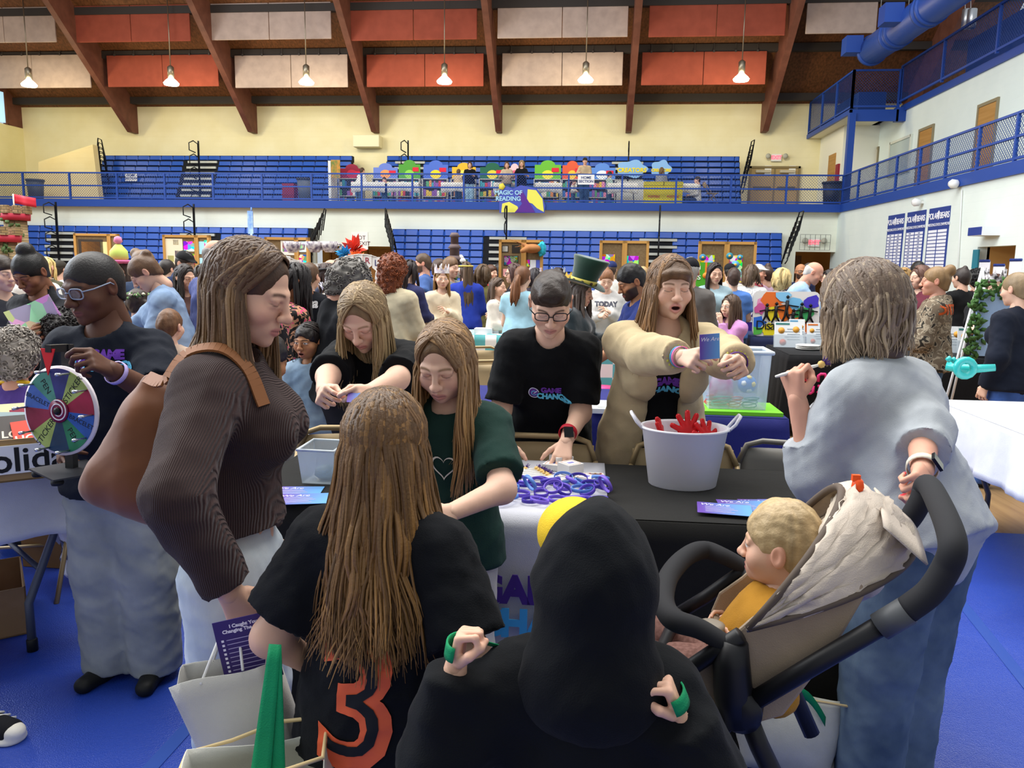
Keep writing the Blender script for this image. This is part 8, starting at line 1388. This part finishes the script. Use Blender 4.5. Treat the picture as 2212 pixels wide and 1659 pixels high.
b0 = [at(2045, 790, 4.9), at(2075, 796, 4.85), at(2100, 797, 4.8), at(2150, 794, 4.75)]; b = MB().tube(b0, [.03, .032, .028, .022], 12).tube([at(2085, 795, 4.75) + V3((.05 * math.cos(t), 0, .05 * math.sin(t))) for t in np.linspace(0, 6.28, 15)[:-1]], .022, 10, True); b.lathe([(.005, -.02), (.022, 0), (.005, .02)], at(2060, 778, 4.8), 10).lathe([(.005, -.02), (.022, 0), (.005, .02)], at(2050, 776, 4.8), 10); one('balloon_animal', b, mat('38c0bc', .2, spec=.6), 'long turquoise twisted balloon held by the navy jacket woman', 'balloon')
for i, (px, py, w, h, cc, l) in enumerate(((1052, 662, .3, .13, 'f0e0dc', 'pale pink lettered box on the cream cloth table'), (1077, 662, .16, .13, 'f0e020', 'yellow box on the cream cloth table'))): p = aZ(px, py, TZ + .01); p.y = 13.7; one('display_box', MB().box((p.x - w / 2, p.y, TZ + .008), (p.x + w / 2, p.y + .1, TZ + .01 + h * 1.2)), mat(cc, .6), l, 'box')
for i in range(9): px, py, d = ((1300, 715, 7.5), (1318, 722, 7.5), (1310, 700, 7.7), (1292, 705, 7.7), (1330, 712, 7.6), (1045, 715, 8.9), (1060, 712, 9.), (610, 700, 6.4), (690, 705, 5.6))[i]; p = at(px, py, d); zh = (.04, .07, .05, .06, .09, .06, .04, .05, .05)[i]; one('book_stack', MB().box((p.x - .1, p.y - .08, TZ + .008), (p.x + .1, p.y + .08, TZ + .008 + zh)), mat(('e6e4e0', 'd8404a', 'c8dce0', 'e8e8ea', 'e0d8d0', 'e4e6ea', 'dcdfe6', 'b8d0d8', 'd85a50')[i], .6), '%s stack of papers on the %s' % (('white', 'red', 'pale blue', 'low white', 'tall cream', 'neat white', 'thin grey', 'bluish', 'coral')[i], 'checked cloth by the bearded man' if i < 5 else 'checked cloth behind the green tee girl' if i < 7 else 'table behind the jumper woman'), 'papers', 'stacks of papers on the tables')
p = at(1290, 850, 6.2); one('pink_stool', MB().lathe([(.16, 0), (.14, .04), (.12, .4), (.16, .45)], (p.x + .05, p.y + .8, 0), 16), mat('e84a90', .5), 'bright pink plastic stool under the checked table', 'stool')
# white table at the right edge
ftable(2.2, 4.1, 3.5, 4.85, TZ, 'folding table under the plain white cloth at the right edge'); cloth('tablecloth', 2.12, 4.2, 3.42, 4.92, TZ, .3, mat('e6e8f0', .75, 'cloth', scale=.5), 'plain white cloth with a hanging point on the right edge table', corner=.25, amp=.016, seed=7, floor=False)
p = aZ(1705, 912, .01); one('paper_sheet', MB().box((p.x - .1, p.y - .06, .006), (p.x + .14, p.y + .1, .008)), mat('eceaea', .6), 'white paper lying on the wood floor by the black cloth', 'paper')
# ================================================================ BALCONY BOOK FAIR
def bal(px, py, Y, fc, sx, hr, hc, tp, lb, ar=('fwd', 'fwd'), bt=JN, **k):
    v = aY(px, py, Y) - CO; d = v.dot(CR @ V3((0, 0, -1))); ln = k.pop('lean', 0); nd_ = k.pop('nod', 4); J = solve(px, py, d, z0=ZS, face=fc, lean=ln, nod=nd_, arms=ar); person(lb, J, 'lo', k.pop('skin', 'p'), sx, hair=hr, hcol=hc, top=tp, bottom=bt, seed=int(px), group='people on the balcony', **k)
    return J
bal(783, 363, 28.85, 150, 'm', 'short', '4a3228', T('e6e4e0', e=.03), 'person in a loose white shirt bending to a balcony table', ('table', 'fwd'), lean=24)
bal(830, 383, 28.2, 0, 'm', 'short', '3a2a22', T('2a48b0'), 'boy in a royal blue top at a balcony table', age='k')
bal(991, 366, 28.6, 165, 'm', 'short', '5a4432', T('c4ae90', e=.03), 'person in a tan jacket with back to the hall on the balcony')
bal(1015, 350, 27.6, 4, 'f', ('long', dict(length=.1)), '4a3028', T('17181c', e=.03), 'woman in a black top leaning on the balcony rail with a green bag', ('rail', 'down'), ('8aa8b8', .02))
bal(1095, 350, 27.6, 0, 'f', ('long', dict(length=.14)), '5f4232', T('cdb79a', e=.028), 'girl in a tan cardigan at the balcony rail', ('rail', 'rail'))
bal(1127, 347, 27.6, -2, 'f', ('bob', {}), 'a08458', T('16171b', .7), 'person with wavy blond hair in a black tee at the balcony rail', ('rail', 'rail'), BKP)
J = bal(1264, 341, 27.6, 2, 'm', 'short', '3a3028', T('c8b08e', e=.03), 'man in a black cap and striped tan sweater at the balcony rail', (('fwd'), 'rail'), extras=hatcap('1a1a1c', 'c9a830')); 
bal(1240, 388, 28.2, 60, 'f', 'pony', '3a2a22', T('e2e0dc'), 'small child in white beside the home section notice', age='k'); bal(1318, 371, 28.2, 120, 'm', 'short', '2f2622', T('b8d0c4'), 'child carrying a lime green tray on the balcony', age='k')
bal(1430, 362, 28.6, 160, 'f', ('long', dict(length=.16)), '6a5238', T('8e9096', e=.03), 'woman in a grey sweater behind the yellow bins')
TB = aY(1506, 382, 28.); J = solve3(1506, 382, (TB - CO).dot(CR @ V3((0, 0, -1))), 1.6, face=-82, nod=4, seat=1, arms=('fwd', 'fwd')); person('person in a white patterned top seated at the balcony cash table', J, 'lo', 'l', 'f', hair='short', hcol='2e2420', top=T('dcdcdc'), bottom=('2c3a56', .012), seed=777, group='people on the balcony', loc=(J['hipC'][0], J['hipC'][1], ZS))
SHF = mat('c9cac6', .5)
HD = [(757, 370, 50, 26, '8a1838', 'maroon'), (830, 370, 52, 30, '6a80d0', 'lilac blue'), (882, 365, 46, 34, '4f9a38', 'leafy green'), (939, 366, 52, 34, '4a6ac8', 'blue with a yellow dome'), (1000, 368, 50, 28, 'e0b030', 'yellow'), (1062, 368, 52, 28, '1f6048', 'dark green'), (1110, 370, 30, 28, 'e8c8d0', 'pale pink'), (1182, 366, 54, 34, '6ab838', 'lime and yellow'), (1235, 366, 40, 32, 'd85a3a', 'red and orange'), (1300, 368, 54, 26, '5a88d8', 'sky blue')]
for i, (px, py, w, h, cc, nm) in enumerate(HD):
    Y = 29.3; c = aY(px, 400, Y); hw = w / 2 / 56; ztop = aY(px, py - h / 2, Y).z; zsh = ZS + 1.0; o = thing('book_shelf', (c.x, Y, ZS), 'book fair shelf with a %s header board' % nm, 'shelf', 'book fair shelves'); b = MB()
    for z in (0.05, .36, .68, 1.0): b.box((c.x - hw, Y, ZS + z), (c.x + hw, Y + .35, ZS + z + .025))
    for s in (-1, 1): b.box((c.x + s * hw - .015, Y, ZS), (c.x + s * hw + .015, Y + .35, ZS + 1.03))
    b.box((c.x - hw, Y + .34, ZS), (c.x + hw, Y + .36, ZS + 1.03)); b.build('shelf_frame', SHF, o)
    n = 14; pts = [(-hw, 0), (hw, 0), (hw, ztop - zsh - .12)]; pts += [(hw * .55 * math.cos(math.pi * k / n), (ztop - zsh - .12) + .16 * math.sin(math.pi * k / n)) for k in range(n + 1)] + [(-hw, ztop - zsh - .12)]
    hb = MB().prism([(c.x + x, Y + .2, zsh + .03 + z) for x, z in pts], (0, .03, 0)).build('header_board', mat(cc, .6), o); MB().prism([(c.x + hw * .5 * math.cos(k * .45) * .9, Y + .19, zsh + .2 + .16 * math.sin(k * .45)) for k in range(14)], (0, .008, 0)).build('header_print', mat(('c02848', 'e89a5a', '8fd050', 'f2d020', 'f0d860', 'e0d040', 'e06080', 'f0e040', 'f0c040', 'e4ecf4')[i], .6), hb); MB().box((c.x + hw * .3, Y + .185, ztop - .35), (c.x + hw * .85, Y + .19, ztop - .2)).build('header_label', mat('d8203c', .6), hb)
    q = random.Random(i)
    for r in range(3):
        x = c.x - hw + .03
        while x < c.x + hw - .08: ww = q.uniform(.06, .12); hb_ = q.uniform(.16, .25); one('book', MB().box((x, Y + .03, ZS + .076 + .32 * r), (x + ww - .006, Y + .06, ZS + .076 + .32 * r + hb_)), mat(q.choice(('c8404a', '3f6fb8', 'e0c040', '58a068', 'd88a4a', 'e8e4dc', '8a5aa8', '48a0b0', '2a2f3a', 'e08aa8')), .5), 'face out book on the %s shelf with the %s header' % (('bottom', 'middle', 'top')[r], nm), 'book', 'books on the %s shelf with the %s header' % (('bottom', 'middle', 'top')[r], nm)); x += ww
for i, (px, wd) in enumerate(((1365, 1.05), (1428, .7))): c = aY(px, 368, 29.2); o = thing('creators_sign', (c.x, 29.2, ZS), 'blue cloud shaped book fair header lettered creators, %s one' % ('wider', 'narrower')[i], 'sign', 'creators signs'); bd = MB().prism([(c.x + wd / 2 * math.cos(t) * (1 + .12 * math.cos(5 * t)), 29.2, c.z + .3 * math.sin(t) * (1 + .12 * math.cos(5 * t)) + .05) for t in np.linspace(0, 6.28, 40)[:-1]], (0, .03, 0)).build('header_board', mat('8ab8ea', .6), o); MB().box((c.x - wd / 2, 29.2, ZS), (c.x + wd / 2, 29.5, ZS + .95)).build('shelf_frame', SHF, o); text('lettering', 'CREATORS', wd * .2, mat('f2d820', .6), FB((c.x, 29.19, c.z)), bd, bold=.008)
for i, (px, w) in enumerate(((797, 1.2), (872, 1.1), (988, 1.1), (1092, .8), (1185, .9), (1345, 1.), (1478, .8))): c = aY(px, 405, 28.); o = thing('folding_table', (c.x, 28.2, ZS), 'white clothed table on the balcony, %s from the left' % ordn[i], 'table', 'white clothed tables on the balcony'); b = MB().box((c.x - w / 2, 27.9, ZS + .7), (c.x + w / 2, 28.5, ZS + .74)); b.build('tabletop', mat('e6e6e4', .6), o); MB().grid(lambda u, v: V3((c.x - w / 2 - .02 + (w + .04) * u, 27.88 - .03 * v * math.sin(u * 20), ZS + .745 - (.3 + .16 * abs(u - .5)) * v)), 24, 3).build('cloth_front', mat('e6e4de', .7), o, solid=.005); [MB().bar((c.x + s * w * .42, 28.2, ZS), (c.x + s * w * .36, 28.2, ZS + .7), .03, .03).build('leg', mat('3a3a3e', .5), o) for s in (-1, 1)]
for i, px in enumerate((1412, 1453)): c = aY(px, 418, 27.5); o = thing('yellow_bin', (c.x, 27.6, ZS), 'bright yellow cardboard poster bin on the balcony, %s one' % ('left', 'right')[i], 'bin', 'yellow poster bins'); z1 = aY(px, 393, 27.5).z; MB().box((c.x - .32, 27.4, ZS), (c.x + .32, 27.9, z1 - .13)).build('bin_body', mat('ecd818', .6), o); MB().box((c.x - .33, 27.38, z1 - .12), (c.x + .33, 27.9, z1)).build('bin_lid', mat('f2e02a', .6), o); text('lettering', 'POSTERS', .1, mat('d86a1a', .6), FB((c.x, 27.39, ZS + .25)), o, bold=.004)
c = aY(1127, 430, 26.85); o = thing('magic_sign', (c.x, 26.9, c.z), 'big purple cut out sign lettered magic of reading on the balcony front', 'sign'); f = lambda P, y: [V3((aY(x, yy, 26.9).x, y, aY(x, yy, 26.9).z)) for x, yy in P]
MB().prism(f([(1079, 460), (1078, 420), (1081, 405), (1095, 402), (1108, 408), (1125, 400), (1145, 404), (1160, 408), (1172, 425), (1178, 445), (1176, 460)], 26.88), (0, .04, 0)).build('sign_board', mat('4a58b8', .6), o); MB().prism(f([(1083, 459), (1085, 440), (1100, 436), (1118, 446), (1122, 459)], 26.87), (0, .008, 0)).build('yellow_wing', mat('ece860', .6), o); MB().prism(f([(1140, 409), (1158, 411), (1172, 430), (1175, 458), (1160, 450), (1150, 440), (1138, 436)], 26.87), (0, .008, 0)).build('yellow_wing', mat('ece860', .6), o); MB().prism(f([(1112, 459), (1128, 440), (1118, 418), (1128, 412), (1140, 432), (1152, 452), (1156, 459)], 26.865), (0, .008, 0)).build('purple_swirl', mat('5a2a90', .6), o); text('lettering', 'MAGIC OF\nREADING', .2, mat('a8d8f0', .6), FB(aY(1098, 423, 26.86)), o, bold=.006)
MB().lathe([(.12, 0), (.12, .01)], (0, 0, 0), 5, M=frame(aY(1084, 403, 26.86), (1, 0, 0), (0, 0, 1))).build('gold_star', mat('e8d850', .6), o)
for px, py, Y, w, h, l, tx in ((1266, 388, 26.9, .55, .32, 'white home section notice hung on the balcony rail', 'HOME\nSECTION'), (283, 382, 30.62, .5, .34, 'white notice with dark code like lettering on the upper left seats', 'HOME\nSECTION')): c = aY(px, py, Y); o = thing('notice', c, l, 'notice'); MB().box((c.x - w / 2, Y, c.z - h / 2), (c.x + w / 2, Y + .01, c.z + h / 2)).build('sheet', mat('f0efee', .7), o); text('lettering', tx, .12, mat('2a3f7a', .6), FB((c.x, Y - .004, c.z)), o, bold=.003)
for i, (px, py, w, cc, l) in enumerate(((77, 410, .3, '4a5058', 'grey trash can at the left end of the balcony'), (659, 408, .28, '5a626a', 'round grey trash can beside the red box on the balcony'), (1798, 416, .33, '2a2e36', 'dark trash can with a black liner at the right end of the balcony'))): c = aY(px, py, 28.3); z1 = aY(px, py - 19, 28.3).z; o = thing('trash_can', (c.x, 28.3, ZS), l, 'trash can', 'trash cans on the balcony'); MB().lathe([(w * .8, 0), (w, z1 - ZS)], (c.x, 28.3, ZS), 18).build('can_body', mat(cc, .5), o); MB().lathe([(w, -.02), (w * 1.1, .0), (w * 1.1, .06), (w * .9, .06)], (c.x, 28.3, z1), 18).build('can_rim', mat('22262c' if i else cc, .5), o)
c = aY(622, 412, 28.2); one('red_box', MB().box((c.x - .22, 28.2, ZS), (c.x + .22, 28.6, aY(622, 396, 28.2).z)).box((c.x - .24, 28.18, ZS + .3), (c.x + .24, 28.2, ZS + .34)), mat('8f2434', .6), 'dark red slatted crate beside the grey trash can', 'box')
one('fire_box', MB().box((8.68, 29.35, ZS + .5), (8.75, 29.65, ZS + 1.6)), mat('8f1f34', .5), 'tall dark red cabinet on the end wall of the balcony', 'cabinet')
c = aY(718, 400, 28.6); o = thing('side_panel', (c.x, 28.6, ZS), 'tall white end panel with orange art at the left of the book fair', 'panel'); MB().box((c.x - .15, 28.6, ZS), (c.x - .05, 29.4, aY(712, 347, 28.6).z)).build('panel_board', mat('e0e0dc', .6), o); MB().box((c.x - .04, 28.6, ZS + .95), (c.x + .3, 28.63, ZS + 1.6)).build('art_print', mat('c88a3a', .6, 'speckle', scale=6, c2='5a7a3a'), o)
q_ = aY(1540, 425, 28.); fo = fchair((q_.x, 28.3), 95, 'tan folding chair on the balcony beside the cash table'); fo.location.z = ZS
